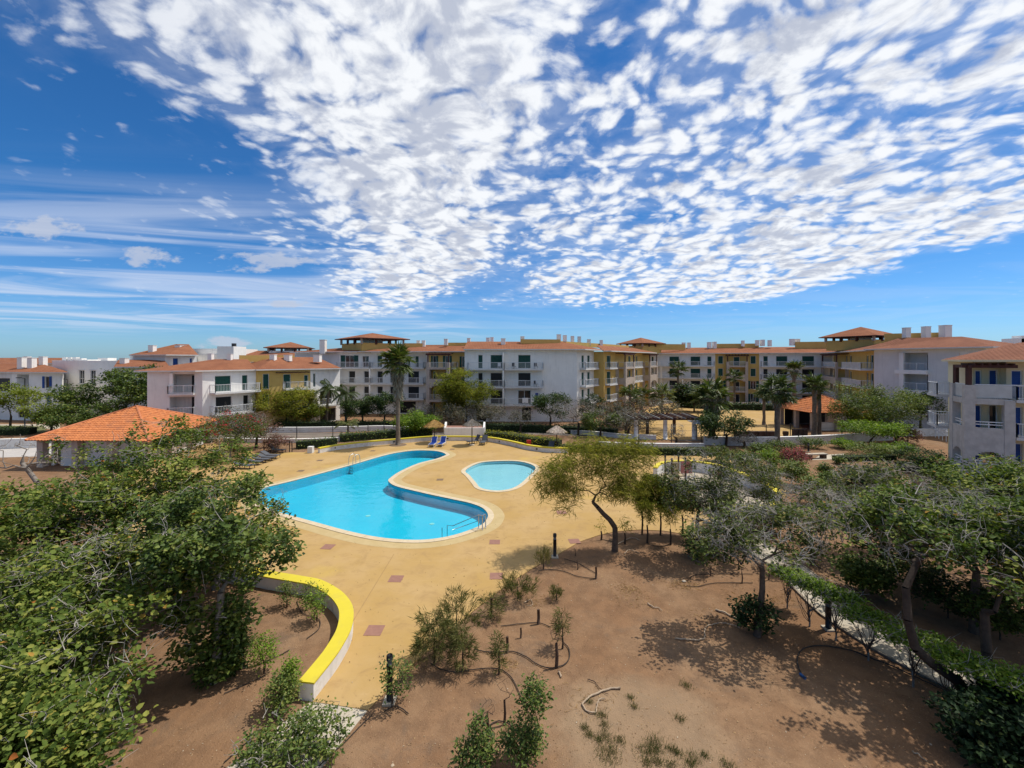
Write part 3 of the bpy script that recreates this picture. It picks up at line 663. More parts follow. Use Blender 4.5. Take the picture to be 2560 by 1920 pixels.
# ------------------------------------------------------------------ building kit
def V2(x, y): return Vector((x, y))
class Fac:
    """a vertical wall plane from A to B, outside on the right-hand side of the walk A -> B seen from above (left to right from outside)"""
    def __init__(s, root, A, B, z0, z1):
        s.root = root; s.A = V2(*A); s.B = V2(*B); s.z0 = z0; s.z1 = z1
        s.L = (s.B - s.A).length; s.d = (s.B - s.A) / s.L; s.n = V2(s.d.y, -s.d.x); s.ops = []
        s.o = root.location
    def u(s, px):
        r = V2((px - 1280.0) / F, 1.0)
        # A + u d = k r
        det = s.d.x * -r.y + r.x * s.d.y
        return (-s.A.x * -r.y - r.x * s.A.y) / det if abs(det) > 1e-9 else 0.0
    def P(s, u, z, out=0.0):
        p = s.A + s.d * u + s.n * out
        return Vector((p.x - s.o.x, p.y - s.o.y, z - s.o.z))
    def quad(s, mb, u0, u1, za, zb, out=0.0, mi=0):
        mb.poly([s.P(u0, za, out), s.P(u1, za, out), s.P(u1, zb, out), s.P(u0, zb, out)], mi=mi)
    def box(s, mb, u0, u1, za, zb, o0, o1, mi=0):
        mb.hexa([s.P(u0, za, o1), s.P(u1, za, o1), s.P(u1, za, o0), s.P(u0, za, o0), s.P(u0, zb, o1), s.P(u1, zb, o1), s.P(u1, zb, o0), s.P(u0, zb, o0)], mi)
    def wall(s, m, ops=()):
        """ops: (u0,u1,za,zb,kind) openings"""
        ops = [(max(0.02, min(a, b)), min(s.L - 0.02, max(a, b)), c, d, k) for a, b, c, d, k in ops]
        ops = [o for o in ops if o[1] - o[0] > 0.2]
        us = sorted({0.0, s.L} | {o[0] for o in ops} | {o[1] for o in ops})
        zs = sorted({s.z0, s.z1} | {o[2] for o in ops} | {o[3] for o in ops})
        mb = MB()
        for i in range(len(us) - 1):
            for j in range(len(zs) - 1):
                uc = (us[i] + us[i + 1]) / 2; zc = (zs[j] + zs[j + 1]) / 2
                if any(o[0] < uc < o[1] and o[2] < zc < o[3] for o in ops): continue
                s.quad(mb, us[i], us[i + 1], zs[j], zs[j + 1])
        for (u0, u1, za, zb, k) in ops:
            dp = 2.0 if k.startswith('loggia') else 0.24
            for a, b in (((u0, za), (u0, zb)), ((u1, zb), (u1, za)), ((u0, zb), (u1, zb)), ((u1, za), (u0, za))):
                mb.poly([s.P(a[0], a[1], 0), s.P(b[0], b[1], 0), s.P(b[0], b[1], -dp), s.P(a[0], a[1], -dp)])
            if k.startswith('loggia'): s.quad(mb, u0, u1, za, zb, -dp)
        s.wo = mb.build('wall', m, s.root)
        for o in ops: s.window(*o)
        return s.wo
    def window(s, u0, u1, za, zb, kind):
        if kind == 'hole': return
        if kind.startswith('loggia'):
            w = u1 - u0; mb = MB(); s.box(mb, u1 - min(1.1, w * .35), u1 - 0.15, za + .02, za + 2.15, -1.99, -1.93); mb.build('door', DARKROOM, s.root); return
        mb = MB(); t = 0.07
        for a, b, c, d in ((u0, u0 + t, za, zb), (u1 - t, u1, za, zb), (u0 + t, u1 - t, zb - t, zb), (u0 + t, u1 - t, za, za + t * .7)): s.box(mb, a, b, c, d, -0.20, -0.10)
        if kind in ('glass', 'blueglass', 'pair', 'bluepair') and u1 - u0 > 1.0:
            uc = (u0 + u1) / 2; s.box(mb, uc - t / 2, uc + t / 2, za + t, zb - t, -0.195, -0.105)
        w = mb.build('window', FRAME, s.root)
        mb = MB()
        pm = {'green': GREEN, 'dark': DARKROOM, 'glass': GLASS, 'blue': BLUE, 'blueglass': GLASS, 'pair': GLASS, 'bluepair': GLASS, 'door': GREEN}[kind]
        if kind in ('green', 'blue', 'door'):
            n = max(3, int((zb - za) / 0.16)); hh = (zb - za - .1) / n
            for i in range(n): s.box(mb, u0 + t, u1 - t, za + .05 + i * hh, za + .05 + (i + .86) * hh, -0.19, -0.135 if i % 2 else -0.14)
            s.quad(mb, u0 + t, u1 - t, za + .05, zb - t, -0.185)
            mb.build('shutter', pm, w)
        else:
            s.quad(mb, u0 + t * .8, u1 - t * .8, za + .05, zb - t, -0.16); mb.build('pane', pm, w)
        if kind in ('pair', 'bluepair'):
            lw = (u1 - u0) * 0.5
            for a, b in ((u0 - lw, u0), (u1, u1 + lw)):
                mb = MB(); s.box(mb, a + .01, b - .01, za, zb, 0.012, 0.055)
                for i in range(8):
                    zz_ = za + .1 + i * (zb - za - .2) / 8; s.box(mb, a + .06, b - .06, zz_, zz_ + .05, 0.055, 0.072)
                mb.build('shutter', GREEN if kind == 'pair' else BLUE, w)
    def balcony(s, u0, u1, z, dp=1.4, th=0.22, rail=1.02, ends=True, gap=0.16, solid=None):
        mb = MB(); s.box(mb, u0, u1, z - th, z, 0.003, dp); b = mb.build('balcony', SLAB, s.root)
        mb = MB(); o = dp - 0.07
        runs = [((u0 + .05, o), (u1 - .05, o))]
        if ends: runs += [((u0 + .05, 0.03), (u0 + .05, o)), ((u1 - .05, 0.03), (u1 - .05, o))]
        for (a, oa), (c, oc) in runs:
            mb.beam(s.P(a, z + rail, oa), s.P(c, z + rail, oc), 0.07, 0.06); mb.beam(s.P(a, z + .12, oa), s.P(c, z + .12, oc), 0.04)
            ln = math.hypot(c - a, oc - oa); n = max(1, int(ln / gap))
            for i in range(n + 1):
                k = i / n; big_ = (i % 10 == 0) or i == n; r = 0.065 if big_ else 0.024
                mb.beam(s.P(a + (c - a) * k, z + .0, oa + (oc - oa) * k), s.P(a + (c - a) * k, z + rail, oa + (oc - oa) * k), r)
        r_ = mb.build('railing', RAIL, b)
        if solid is not None:
            mb = MB(); s.box(mb, u0 + .04, u1 - .04, z, z + rail * .92, o - .03, o - .01); mb.build('panel', solid, b)
        return b
def box_part(name, root, c, size, m, rz=0.0, parent=None):
    mb = MB(); mb.box((c[0] - root.location.x, c[1] - root.location.y, c[2] - root.location.z), size, rz); return mb.build(name, m, parent or root)
def hip_roof(root, c, ez, r, rz, m=None, th=0.16, parent=None, soffit=None, name='roof'):
    """c: four eave corners counter-clockwise; r: two ridge points (r0 nearer the c3-c0 edge, r1 nearer c1-c2)"""
    o = root.location; C = [Vector((x - o.x, y - o.y, ez)) for x, y in c]; R = [Vector((x - o.x, y - o.y, rz)) for x, y in r]
    mb = MB()
    def face(ps, base):
        a, b = base; d = (b - a).normalized(); n = (ps[1] - ps[0]).cross(ps[-1] - ps[0]).normalized(); up = n.cross(d)
        mb.poly(ps, [((p - a).dot(d), (p - a).dot(up)) for p in ps])
    up = Vector((0, 0, th)); T = [p + up for p in C]
    if (R[0] - R[1]).length < 0.01:
        for i in range(4): face([T[i], T[(i + 1) % 4], R[0]], (T[i], T[(i + 1) % 4]))
    else:
        face([T[0], T[1], R[1], R[0]], (T[0], T[1])); face([T[1], T[2], R[1]], (T[1], T[2]))
        face([T[2], T[3], R[0], R[1]], (T[2], T[3])); face([T[3], T[0], R[0]], (T[3], T[0]))
    ro = mb.build(name, m or ROOF, parent or root)
    mb = MB()
    for i in range(4):
        a, b = C[i], C[(i + 1) % 4]; mb.poly([a, b, T[(i + 1) % 4], T[i]])
    mb.poly([C[3], C[2], C[1], C[0]]); mb.build('fascia', soffit or SLAB, ro)
    return ro
def chimneys(root, ro, lst):
    """lst: (px, ytop, ybase, Y, wpx)"""
    for (px, yt, yb, Y, wp) in lst:
        a = D(px, yt, Y); b = D(px, yb + 6, Y); w = wp / F * Y; o = root.location
        mb = MB(); mb.box((a.x - o.x, a.y - o.y, (a.z + b.z) / 2), (w, w, a.z - b.z)); mb.box((a.x - o.x, a.y - o.y, a.z + .03), (w * 1.12, w * 1.12, .06))
        mb.build('chimney', WHITE, ro)
def belvedere(root, cx, cy, half, ez, pz, base_z, rz, parm, posts=3):
    """open roof terrace shelter"""
    o = root.location; cs = []
    for k in range(4):
        a = rz + math.pi / 4 + k * math.pi / 2; cs.append((cx + half * math.sqrt(2) * math.cos(a), cy + half * math.sqrt(2) * math.sin(a)))
    ro = hip_roof(root, cs, ez, [(cx, cy), (cx, cy)], pz, ROOF, 0.14, soffit=TIMBER)
    ins = 0.82
    for i in range(4):
        a = V2(*cs[i]); b = V2(*cs[(i + 1) % 4]); c = V2(cx, cy)
        a = c + (a - c) * ins; b = c + (b - c) * ins
        for k in range(posts):
            p = a + (b - a) * (k / posts); mb = MB(); mb.box((p.x - o.x, p.y - o.y, (ez + base_z) / 2), (.34, .34, ez - base_z)); mb.build('post', TIMBER if k else STONE, ro)
        mb = MB(); a2 = c + (a - c) * .97; b2 = c + (b - c) * .97; d = (b2 - a2).normalized(); nn = V2(d.y, -d.x) * .1
        zb, zt = base_z - 1.6, base_z + .25
        mb.hexa([(a2.x - o.x, a2.y - o.y, zb), (b2.x - o.x, b2.y - o.y, zb), (b2.x + nn.x - o.x, b2.y + nn.y - o.y, zb), (a2.x + nn.x - o.x, a2.y + nn.y - o.y, zb)] + [(a2.x - o.x, a2.y - o.y, zt), (b2.x - o.x, b2.y - o.y, zt), (b2.x + nn.x - o.x, b2.y + nn.y - o.y, zt), (a2.x + nn.x - o.x, a2.y + nn.y - o.y, zt)])
        mb.build('parapet', parm, root)
    mb = MB(); mb.box((cx - o.x, cy - o.y, base_z + .4), (half * .5, half * .5, 1.2), rz); mb.build('stair_head', WHITE, ro)
def lineslab(root, pts, z0, z1, half, m, name='parapet'):
    o = root.location; C = [V2(x - o.x, y - o.y) for x, y in pts]; mb = MB(); ribbon(mb, C, half, z0, z1); return mb.build(name, m, root)
def at(px, Y): return ((px - 1280.0) / F * Y, Y)
def bldg(x, y, label): return empty('apartment_building', (x, y, 0), 0, label, 'building')
FL = (0.0, 2.82, 5.64, 8.46)
def W(f, a, b, za, zb, k): return (f.u(a), f.u(b), za, zb, k)

# ---- A: white block in the middle with a blank side wall and the long ochre wing behind it
A0 = (-7.6, 69.3); A1 = (10.4, 69.3)
A2 = (14.25, 75.2); A3 = (15.76, 74.2); A4 = (31.0, 97.5)
bA = bldg(2, 75, 'white four-storey block in the middle with blank grey end wall and ochre side wing')
f = Fac(bA, A0, A1, 0, 11.45)
ops = []
for z, h in ((8.46, 2.25), (5.64, 2.2), (2.82, 2.2)):
    if z > 3: ops.append(W(f, 1195, 1207, z + .02, z + h, 'green' if z > 8 else 'dark'))
    ops.append(W(f, 1226, 1256, z + .02, z + h, 'green' if z > 8 else 'dark')); ops.append(W(f, 1295, 1327, z + .02, z + h, 'green' if z > 8 else ('dark' if z > 5 else 'glass')))
ops.append(W(f, 1304, 1328, 0.1, 2.3, 'dark')); ops.append(W(f, 1190, 1215, 0.1, 2.2, 'dark'))
f.wall(WHITE, ops)
for z in FL[1:]:
    f.balcony(f.u(1171), f.u(1259), z, 1.5); f.balcony(f.u(1261), f.u(1357), z, 1.5)
    mb = MB(); f.box(mb, f.u(1258.5) - .1, f.u(1258.5) + .1, z, z + 2.6, 0.003, 1.45); mb.build('divider', WHITE, bA)
# side face
f2 = Fac(bA, A1, A2, 0, 11.45); ops = []
for z in FL[1:]:
    ops += [W(f2, 1454, 1460.5, z + .02, z + 2.2, 'green'), W(f2, 1468.5, 1475, z + .02, z + 2.2, 'green')]
f2.wall(WHITE, ops)
for z in FL[1:]: f2.balcony(f2.u(1449), f2.u(1483), z, 1.1)
f3 = Fac(bA, A2, A3, 0, 11.3); f3.wall(YELLOW)
f4 = Fac(bA, A3, A4, 0, 11.3); ops = []
for z in FL[1:]:
    for a, b in ((1517, 1527), (1571, 1577), (1583, 1588), (1590, 1594)): ops.append(W(f4, a, b, z + .02, z + 2.2, 'green'))
f4.wall(YELLOW, ops)
for z in FL[1:]:
    f4.balcony(f4.u(1513), f4.u(1533), z, 0.9); f4.balcony(f4.u(1565), f4.u(1590), z, 1.5)
def tower(f, u0, u1, dp, m, tops, eave, name='loggia_tower'):
    """stone frame in front of a facade: piers, spandrels with an arch on the lowest storey, open top"""
    mb = MB(); pw = min(0.55, (u1 - u0) * .2)
    for a in (u0, u1 - pw): f.box(mb, a, a + pw, 0, tops[-1] + 1.0, dp - .4, dp)
    for a in (u0, u1 - .3): f.box(mb, a, a + .3, 0, tops[-1] + 0.9, 0.004, .5)
    for i, z in enumerate(tops):
        f.box(mb, u0 + pw, u1 - pw, z - .25, z + (.95 if i == 1 else .12), dp - .35, dp - .02)
        for a in (u0, u1 - .3): f.box(mb, a + .02, a + .28, z - .25, z + (.95 if i == 1 else .14), .5, dp - .4)
        f.box(mb, u0 + .3, u1 - .3, z - .2, z, 0.006, dp - .36)
    # arch under the second spandrel
    z = tops[1] - .25; w = (u1 - u0 - 2 * pw) / 2; uc = (u0 + u1) / 2; n = 7
    for i in range(n):
        a0 = uc - w + 2 * w * i / n; a1 = uc - w + 2 * w * (i + 1) / n; um = ((a0 + a1) / 2 - uc) / w
        drop = .75 * (1 - math.sqrt(max(0, 1 - um * um)))
        if drop > .02: f.box(mb, a0, a1, z - drop, z, dp - .34, dp - .03)
    tw = mb.build(name, m, f.root)
    mb = MB()
    for z in tops:
        if z == tops[1]: continue
        mb.beam(f.P(u0 + pw, z + 1.0, dp - .2), f.P(u1 - pw, z + 1.0, dp - .2), .06); n = max(2, int((u1 - u0) / .18))
        for i in range(n): mb.beam(f.P(u0 + pw + (u1 - u0 - 2 * pw) * i / n, z + .1, dp - .2), f.P(u0 + pw + (u1 - u0 - 2 * pw) * i / n, z + 1.0, dp - .2), .026)
        mb.beam(f.P(u0 + .1, z + 1.0, .5), f.P(u0 + .1, z + 1.0, dp - .4), .06)
    mb.build('railing', RAIL, tw)
    mb = MB()
    for a in (u0 + .2, u1 - .2): mb.beam(f.P(a, tops[-1] + 1.0, dp - .2), f.P(a, eave - .25, dp - .2), .18)
    mb.beam(f.P(u0 - .2, eave - .2, dp - .2), f.P(u1 + .2, eave - .2, dp - .2), .2, .22)
    n = max(3, int((u1 - u0) / .55))
    for i in range(n + 1): a = u0 + (u1 - u0) * i / n; mb.beam(f.P(a, eave - .02, 0.02), f.P(a, eave - .02, dp + .25), .1, .14)
    mb.build('pergola_frame', TIMBER, tw)
    return tw
tower(f4, f4.u(1539), f4.u(1563), 1.9, STONE, FL[1:], 11.1); tower(f4, f4.u(1606), f4.u(1625), 1.7, STONE, FL[1:], 11.1)
# back walls of A
Fac(bA, A4, (20, 106), 0, 11.3).wall(YELLOW); Fac(bA, (20, 106), (-7.6, 80), 0, 11.3).wall(WHITE); Fac(bA, (-7.6, 80), A0, 0, 11.45).wall(YELLOW)
ro = hip_roof(bA, [(-7.7, 68.4), (11.6, 68.4), (16.2, 75.2), (-7.7, 80.5)], 11.45, [(-7.6, 73.4), (8.6, 74.2)], 13.0)
chimneys(bA, ro, [(1258, 847, 859, 72, 11), (1306, 842, 853, 73, 10), (1397, 837, 848, 74, 10), (1412, 839, 848, 75, 9), (1431, 841, 850, 78, 8), (1448, 842, 851, 81, 8), (1472, 849, 857, 83, 8), (1503, 851, 860, 86, 7)])
ro = hip_roof(bA, [(15.6, 73.6), (16.9, 73.4), (32.6, 97.0), (22.5, 104)], 11.3, [(15.0, 77.5), (27.5, 98.0)], 12.55)
lineslab(bA, [at(1302, 72.2), at(1400, 73.3)], 12.6, 13.35, .12, YELLOW)
lineslab(bA, [(8.2, 73.9), (26.5, 98.5)], 12.3, 13.1, .14, YELLOW)

# ---- B: left section with the big belvedere
bB = bldg(-25, 82, 'white four-storey block with green shutters and large tiled belvedere, behind the tall palm')
B0 = at(737, 86.0); B1 = at(848, 79.5); B2 = at(1072, 79.0); B3 = at(1072, 77.2); B4 = at(1170, 76.2)
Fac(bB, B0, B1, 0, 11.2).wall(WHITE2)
f = Fac(bB, B1, B2, 0, 11.3); ops = []
ops += [W(f, 863, 885, 8.5, 10.7, 'pair'), W(f, 906, 922, 8.48, 10.6, 'glass'), W(f, 943, 955.5, 8.48, 10.7, 'green'), W(f, 975, 990, 8.48, 10.6, 'green'), W(f, 1014, 1026, 8.48, 10.6, 'green'), W(f, 1038, 1047, 8.48, 10.6, 'green')]
for z in (5.64, 2.82):
    for a, b in ((872, 888), (910, 923), (943, 957), (975, 1000), (1020, 1048)): ops.append(W(f, a, b, z + .02, z + 2.2, 'dark'))
ops += [W(f, 900, 925, .1, 2.2, 'dark'), W(f, 1000, 1040, .1, 2.3, 'dark')]
f.wall(WHITE, ops)
for z in FL[1:]:
    f.balcony(f.u(850), f.u(931), z, 1.5); f.balcony(f.u(932), f.u(1000), z, 1.5); f.balcony(f.u(1001), f.u(1064), z, 1.5)
for z in FL[1:3]:
    for px in (931, 1001):
        mb = MB(); f.box(mb, f.u(px) - .12, f.u(px) + .12, z, z + 2.6, 1.2, 1.45); mb.build('column', WHITE, bB)
Fac(bB, B2, B3, 0, 11.2).wall(YELLOW)
f = Fac(bB, B3, B4, 0, 11.2); ops = [W(f, 1082, 1091, 8.5, 10.6, 'pair'), W(f, 1113, 1124, 8.5, 10.6, 'pair'), W(f, 1154, 1164, 8.6, 10.5, 'pair')]
for z in (5.64, 2.82, 0.05): ops += [W(f, 1083, 1088, z + .05, z + 2.1, 'dark'), W(f, 1112, 1124, z + .05, z + 2.1, 'dark'), W(f, 1154, 1163, z + .4, z + 2.1, 'green')]
f.wall(YELLOW, ops)
tower(f, f.u(1075), f.u(1131), 1.9, STONE, FL[1:], 11.0); f.balcony(f.u(1132), f.u(1146), 8.46, 1.2)
Fac(bB, B4, (B4[0], 88), 0, 11.2).wall(YELLOW); Fac(bB, (B4[0], 88), (B0[0], 92), 0, 11.2).wall(WHITE); Fac(bB, (B0[0], 92), B0, 0, 11.2).wall(WHITE)
ro = hip_roof(bB, [(B0[0] - .8, 85.5), (B1[0] - .4, 78.4), (B4[0] + .3, 75.6), (B4[0] + .3, 90)], 11.25, [(B1[0] + 5.0, 84.5), (B4[0] - .2, 81.5)], 12.75)
chimneys(bB, ro, [(808, 850, 878, 80, 13), (1046, 852, 862, 82, 8), (1059, 852, 862, 82, 8), (1115, 848, 857, 80, 9), (1172, 846, 855, 79, 8), (1220, 845, 855, 78, 9), (1230, 844, 857, 77, 8)])
c = at(931, 84); belvedere(bB, c[0], c[1], 5.2, 13.75, 15.1, 12.75, math.radians(45), YELLOW)
lineslab(bB, [at(1010, 81), at(1056, 81.5)], 12.0, 13.0, .15, YELLOW); lineslab(bB, [at(1110, 81), at(1212, 80.5)], 12.2, 13.1, .12, YELLOW)
# sloping ochre gable edge between B and A
mb = MB(); a, b = at(1172, 75.4), at(1226, 80); o = bB.location
mb.beam((a[0] - o.x, a[1] - o.y, 11.35), (b[0] - o.x, b[1] - o.y, 13.2), .35, .3); mb.build('gable_edge', YELLOW, bB)

# ---- C: lower three-storey building at left
bC = bldg(-36, 60, 'three-storey white and yellow building with green shutters behind the bougainvillea')
C0 = at(368, 54.0); C1 = at(506, 55.8); C2 = at(640, 61.6); C3 = at(644, 61.4); C4 = at(776, 66.5); C5 = at(850, 70.5)
f = Fac(bC, C0, C1, 0, 8.45)
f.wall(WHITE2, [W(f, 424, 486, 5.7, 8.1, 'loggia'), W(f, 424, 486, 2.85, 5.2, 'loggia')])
for z in (5.64, 2.82): f.balcony(f.u(422), f.u(487), z, .5)
mb = MB(); f.box(mb, f.u(426), f.u(434), 5.64, 8.2, -.1, .3); mb.build('column', WHITE, bC)
f = Fac(bC, C1, C2, 0, 8.45); ops = [W(f, 537, 578, 5.66, 7.8, 'green'), W(f, 605, 620, 5.66, 7.8, 'green'), W(f, 539, 580, 2.84, 5.0, 'dark'), W(f, 608, 622, 2.84, 5.0, 'dark'), W(f, 545, 575, .2, 2.2, 'dark')]
f.wall(WHITE, ops)
f.balcony(f.u(524), f.u(638), 5.64, 1.5, gap=.18); f.balcony(f.u(524), f.u(620), 2.82, 1.5, gap=.18)
Fac(bC, C2, C3, 0, 8.45).wall(YELLOW)
f = Fac(bC, C3, C4, 0, 8.4); ops = [W(f, 657, 673, 5.7, 7.9, 'green'), W(f, 708, 727, 5.66, 7.8, 'green'), W(f, 760, 771, 5.8, 7.6, 'green'), W(f, 657, 673, 2.9, 5.0, 'green'), W(f, 708, 727, 2.84, 5.0, 'dark')]
f.wall(YELLOW, ops); f.balcony(f.u(707), f.u(768), 5.64, 1.3); f.balcony(f.u(707), f.u(768), 2.82, 1.3)
mb = MB()
for i in range(8): uu_ = f.u(690 + i * 10.5); mb.beam(f.P(uu_, 8.05, 0.02), f.P(uu_, 8.05, 1.7), .1, .14)
mb.build('pergola_frame', TIMBER, bC)
f = Fac(bC, C4, C5, 0, 8.4); f.wall(WHITE, [W(f, 783, 789, 5.7, 7.8, 'green'), W(f, 800, 830, 2.84, 5.0, 'dark'), W(f, 800, 840, .1, 2.2, 'dark')]); f.balcony(f.u(782), f.u(842), 2.82, 1.2)
Fac(bC, C5, (-34, 80), 0, 8.4).wall(WHITE); Fac(bC, (-34, 80), (-50, 66), 0, 8.4).wall(WHITE); Fac(bC, (-50, 66), C0, 0, 8.45).wall(WHITE2)
ro = hip_roof(bC, [(C0[0] - 1.2, C0[1] - .6), (C1[0] - .2, C1[1] - 1.0), (C2[0] + .5, C2[1] - .4), (-46, 70)], 8.4, [(-42.3, 61.5), (-38.6, 63.0)], 10.0)
ro2 = hip_roof(bC, [(C3[0] + .2, C3[1] - .7), (C5[0] + .6, C5[1] - .9), (-33.5, 79), (-44, 66)], 8.4, [(-36.6, 67.0), (-33.6, 74.5)], 10.35)
lineslab(bC, [at(598, 65), at(736, 70)], 9.6, 10.6, .15, YELLOW)
chimneys(bC, ro, [(527, 885, 905, 62, 10), (575, 886, 905, 62, 10), (683, 887, 897, 66, 12), (794, 888, 899, 70, 15), (720, 888, 897, 68, 14)])

# ---- D: taller parts behind C
bD = bldg(-52, 84, 'white stepped upper building with blue windows and a small tiled belvedere behind')
f = Fac(bD, at(335, 78), at(412, 76), 0, 10.7); f.wall(WHITE2); f = Fac(bD, at(412, 76), at(492, 80), 0, 10.7)
f.wall(WHITE, [W(f, 432, 446, 8.55, 10.2, 'blue'), W(f, 474, 481, 8.9, 10.2, 'blue')])
Fac(bD, at(492, 80), at(492, 88), 0, 10.7).wall(WHITE); Fac(bD, at(492, 88), at(325, 88), 0, 10.7).wall(WHITE); Fac(bD, at(325, 88), at(335, 78), 0, 10.7).wall(WHITE2)
ro = hip_roof(bD, [at(322, 77.5), at(415, 75), at(496, 79.4), at(330, 89)], 10.65, [at(440, 83), at(472, 84)], 12.9)
chimneys(bD, ro, [(381, 864, 890, 79, 12), (448, 864, 878, 82, 13), (462, 865, 878, 83, 12)])
box_part('wall', bD, (at(545, 90)[0], 92, 6.0), (9.5, 8, 12.3), WHITE); box_part('wall', bD, (at(512, 86)[0], 88, 5.4), (5, 4, 11.2), WHITE)
box_part('parapet', bD, (at(580, 86)[0], 86, 6.2), (3.2, 4, 12.6), WHITE); box_part('water_tank', bD, (at(585, 86)[0], 86, 12.8), (.6, .6, .7), BLACK)
box_part('wall', bD, (at(663, 92)[0], 95, 5.2), (20, 8, 10.5), WHITE)
ro = hip_roof(bD, [at(590, 90), at(750, 90), at(745, 102), at(596, 102)], 10.5, [at(612, 96), at(725, 96)], 11.9)
c = at(727, 98); belvedere(bD, c[0], c[1], 4.7, 12.4, 13.9, 11.6, math.radians(20), WHITE)
# the low tiled link roof
f = Fac(bD, at(292, 72), at(420, 72), 0, 8.6); f.wall(WHITE2)
ro = hip_roof(bD, [at(284, 71), at(425, 71), at(420, 82), at(292, 82)], 8.6, [at(296, 77), at(410, 77)], 9.9)
chimneys(bD, ro, [(311, 896, 907, 74, 13)])

# ---- E: leftmost building and the plain white block
bE = bldg(-80, 76, 'leftmost white building with blue shutters and tiled hip roof')
f = Fac(bE, at(-110, 74), at(30, 71), 0, 7.85); f.wall(WHITE2, [W(f, -10, 25, 4.6, 6.9, 'dark')])
f = Fac(bE, at(30, 71), at(155, 70), 0, 7.85)
f.wall(WHITE, [W(f, 42, 72, 5.0, 7.5, 'loggia'), W(f, 112, 124, 5.3, 7.2, 'bluepair'), W(f, 42, 72, 2.3, 4.5, 'loggia'), W(f, 114, 126, 2.6, 4.5, 'blue'), W(f, 45, 72, .4, 1.8, 'dark')])
for z in (4.95, 2.25): f.balcony(f.u(40), f.u(74), z, .7)
Fac(bE, at(155, 70), at(160, 80), 0, 7.85).wall(WHITE); Fac(bE, at(160, 80), at(-110, 84), 0, 7.85).wall(WHITE)
ro = hip_roof(bE, [at(-120, 73), at(172, 68.6), at(160, 81), at(-110, 84)], 7.75, [at(-40, 78), at(100, 76)], 9.3)
chimneys(bE, ro, [(55, 894, 921, 73, 12), (80, 895, 920, 73, 12), (108, 892, 914, 75, 11), (68, 892, 905, 80, 10)])
bE2 = bldg(-70, 84, 'plain white flat-roofed block with two arched windows left of the green tree')
f = Fac(bE2, at(130, 80), at(296, 76), 0, 9.75); f.wall(WHITE, [W(f, 198, 211, 5.6, 8.0, 'glass'), W(f, 226, 239, 5.6, 8.0, 'glass'), W(f, 202, 212, 1.5, 3.6, 'dark')])
for a, b in ((196, 213), (224, 241)):
    mb = MB(); f.box(mb, f.u(a), f.u(b), 8.0, 8.16, .003, .12); f.box(mb, f.u(a), f.u(b), 5.45, 5.6, .003, .15); f.box(mb, f.u(a) + .1, f.u(b) - .1, 6.5, 6.56, .003, .06); mb.build('window_trim', FRAME, bE2)
Fac(bE2, at(296, 76), at(300, 90), 0, 9.75).wall(WHITE); Fac(bE2, at(300, 90), at(130, 92), 0, 9.75).wall(WHITE); Fac(bE2, at(130, 92), at(130, 80), 0, 9.75).wall(WHITE2)
o = bE2.location; mb = MB(); pts = [at(130, 80), at(296, 76), at(300, 90), at(130, 92)]; mb.poly([(p[0] - o.x, p[1] - o.y, 9.7) for p in pts]); mb.build('roof', SLAB, bE2)
for px, yt, Y, wd in ((204, 896, 82, 1.0), (218, 899, 80, 2.6), (268, 895, 84, 1.9), (166, 893, 92, .9), (178, 893, 92, .8), (190, 893, 92, .8)):
    p = D(px, yt, Y); mb = MB(); mb.box((p.x - o.x, p.y - o.y, (p.z + 9.2) / 2), (wd, wd, p.z - 9.2)); mb.build('roof_box', WHITE, bE2)
bE3 = bldg(-95, 112, 'long tiled roof behind the leftmost white building')
f = Fac(bE3, at(-90, 108), at(290, 104), 0, 9.0); f.wall(WHITE)
hip_roof(bE3, [at(-100, 107), at(205, 103), at(205, 118), at(-100, 120)], 8.9, [at(-90, 113), at(200, 110)], 10.35)
Fac(bE3, at(205, 118), at(-90, 120), 0, 9.0).wall(WHITE)

# ---- F: the far long facade
bF = bldg(52, 100, 'far long white and ochre apartment row beyond the sandy plaza')
F0 = at(1626, 104.0); F1 = at(2082, 91.5)
fx = lambda px: None
f = Fac(bF, F0, F1, 0, 11.3)
um1, um2 = f.u(1788), f.u(1898)
pA = f.A + f.d * um1; pB = f.A + f.d * um2
fa = Fac(bF, F0, (pA.x, pA.y), 0, 11.25); ops = []
for z in FL:
    k = 'green' if z > 5 else 'dark'
    for a, b in ((1629, 1634), (1673, 1698), (1726, 1751), (1768, 1779)): ops.append(W(fa, a, b, z + .03, z + 2.2, k))
fa.wall(WHITE, ops)
for z in FL[1:]: fa.balcony(fa.u(1630), fa.u(1706), z, 1.4); fa.balcony(fa.u(1707), fa.u(1785), z, 1.4)
for z in FL[:3]:
    for px in (1653, 1706): 
        mb = MB(); fa.box(mb, fa.u(px) - .13, fa.u(px) + .13, z, z + 2.6, 1.1, 1.36); mb.build('column', WHITE, bF)
fb_ = Fac(bF, (pA.x, pA.y), (pB.x, pB.y), 0, 11.25); ops = []
for z in FL:
    for a, b in ((1795, 1808), (1876, 1890)): ops.append(W(fb_, a, b, z + .5, z + 2.3, 'green' if z > 3 else 'pair'))
    ops.append(W(fb_, 1834, 1849, z + .03, z + 2.1, 'green' if z > 8 else 'dark'))
fb_.wall(YELLOW, ops); tower(fb_, fb_.u(1815), fb_.u(1868), 1.3, STONE, FL[1:], 11.0)
fc = Fac(bF, (pB.x, pB.y), F1, 0, 11.25); ops = []
for z in FL:
    k = 'green' if z > 8 else 'dark'
    for a, b in ((1908, 1920), (1940, 1969), (2005, 2036), (2054, 2060)): ops.append(W(fc, a, b, z + .03, z + 2.25, k))
fc.wall(WHITE, ops)
for z in FL[1:]: fc.balcony(fc.u(1900), fc.u(1985), z, 1.4); fc.balcony(fc.u(1986), fc.u(2079), z, 1.4)
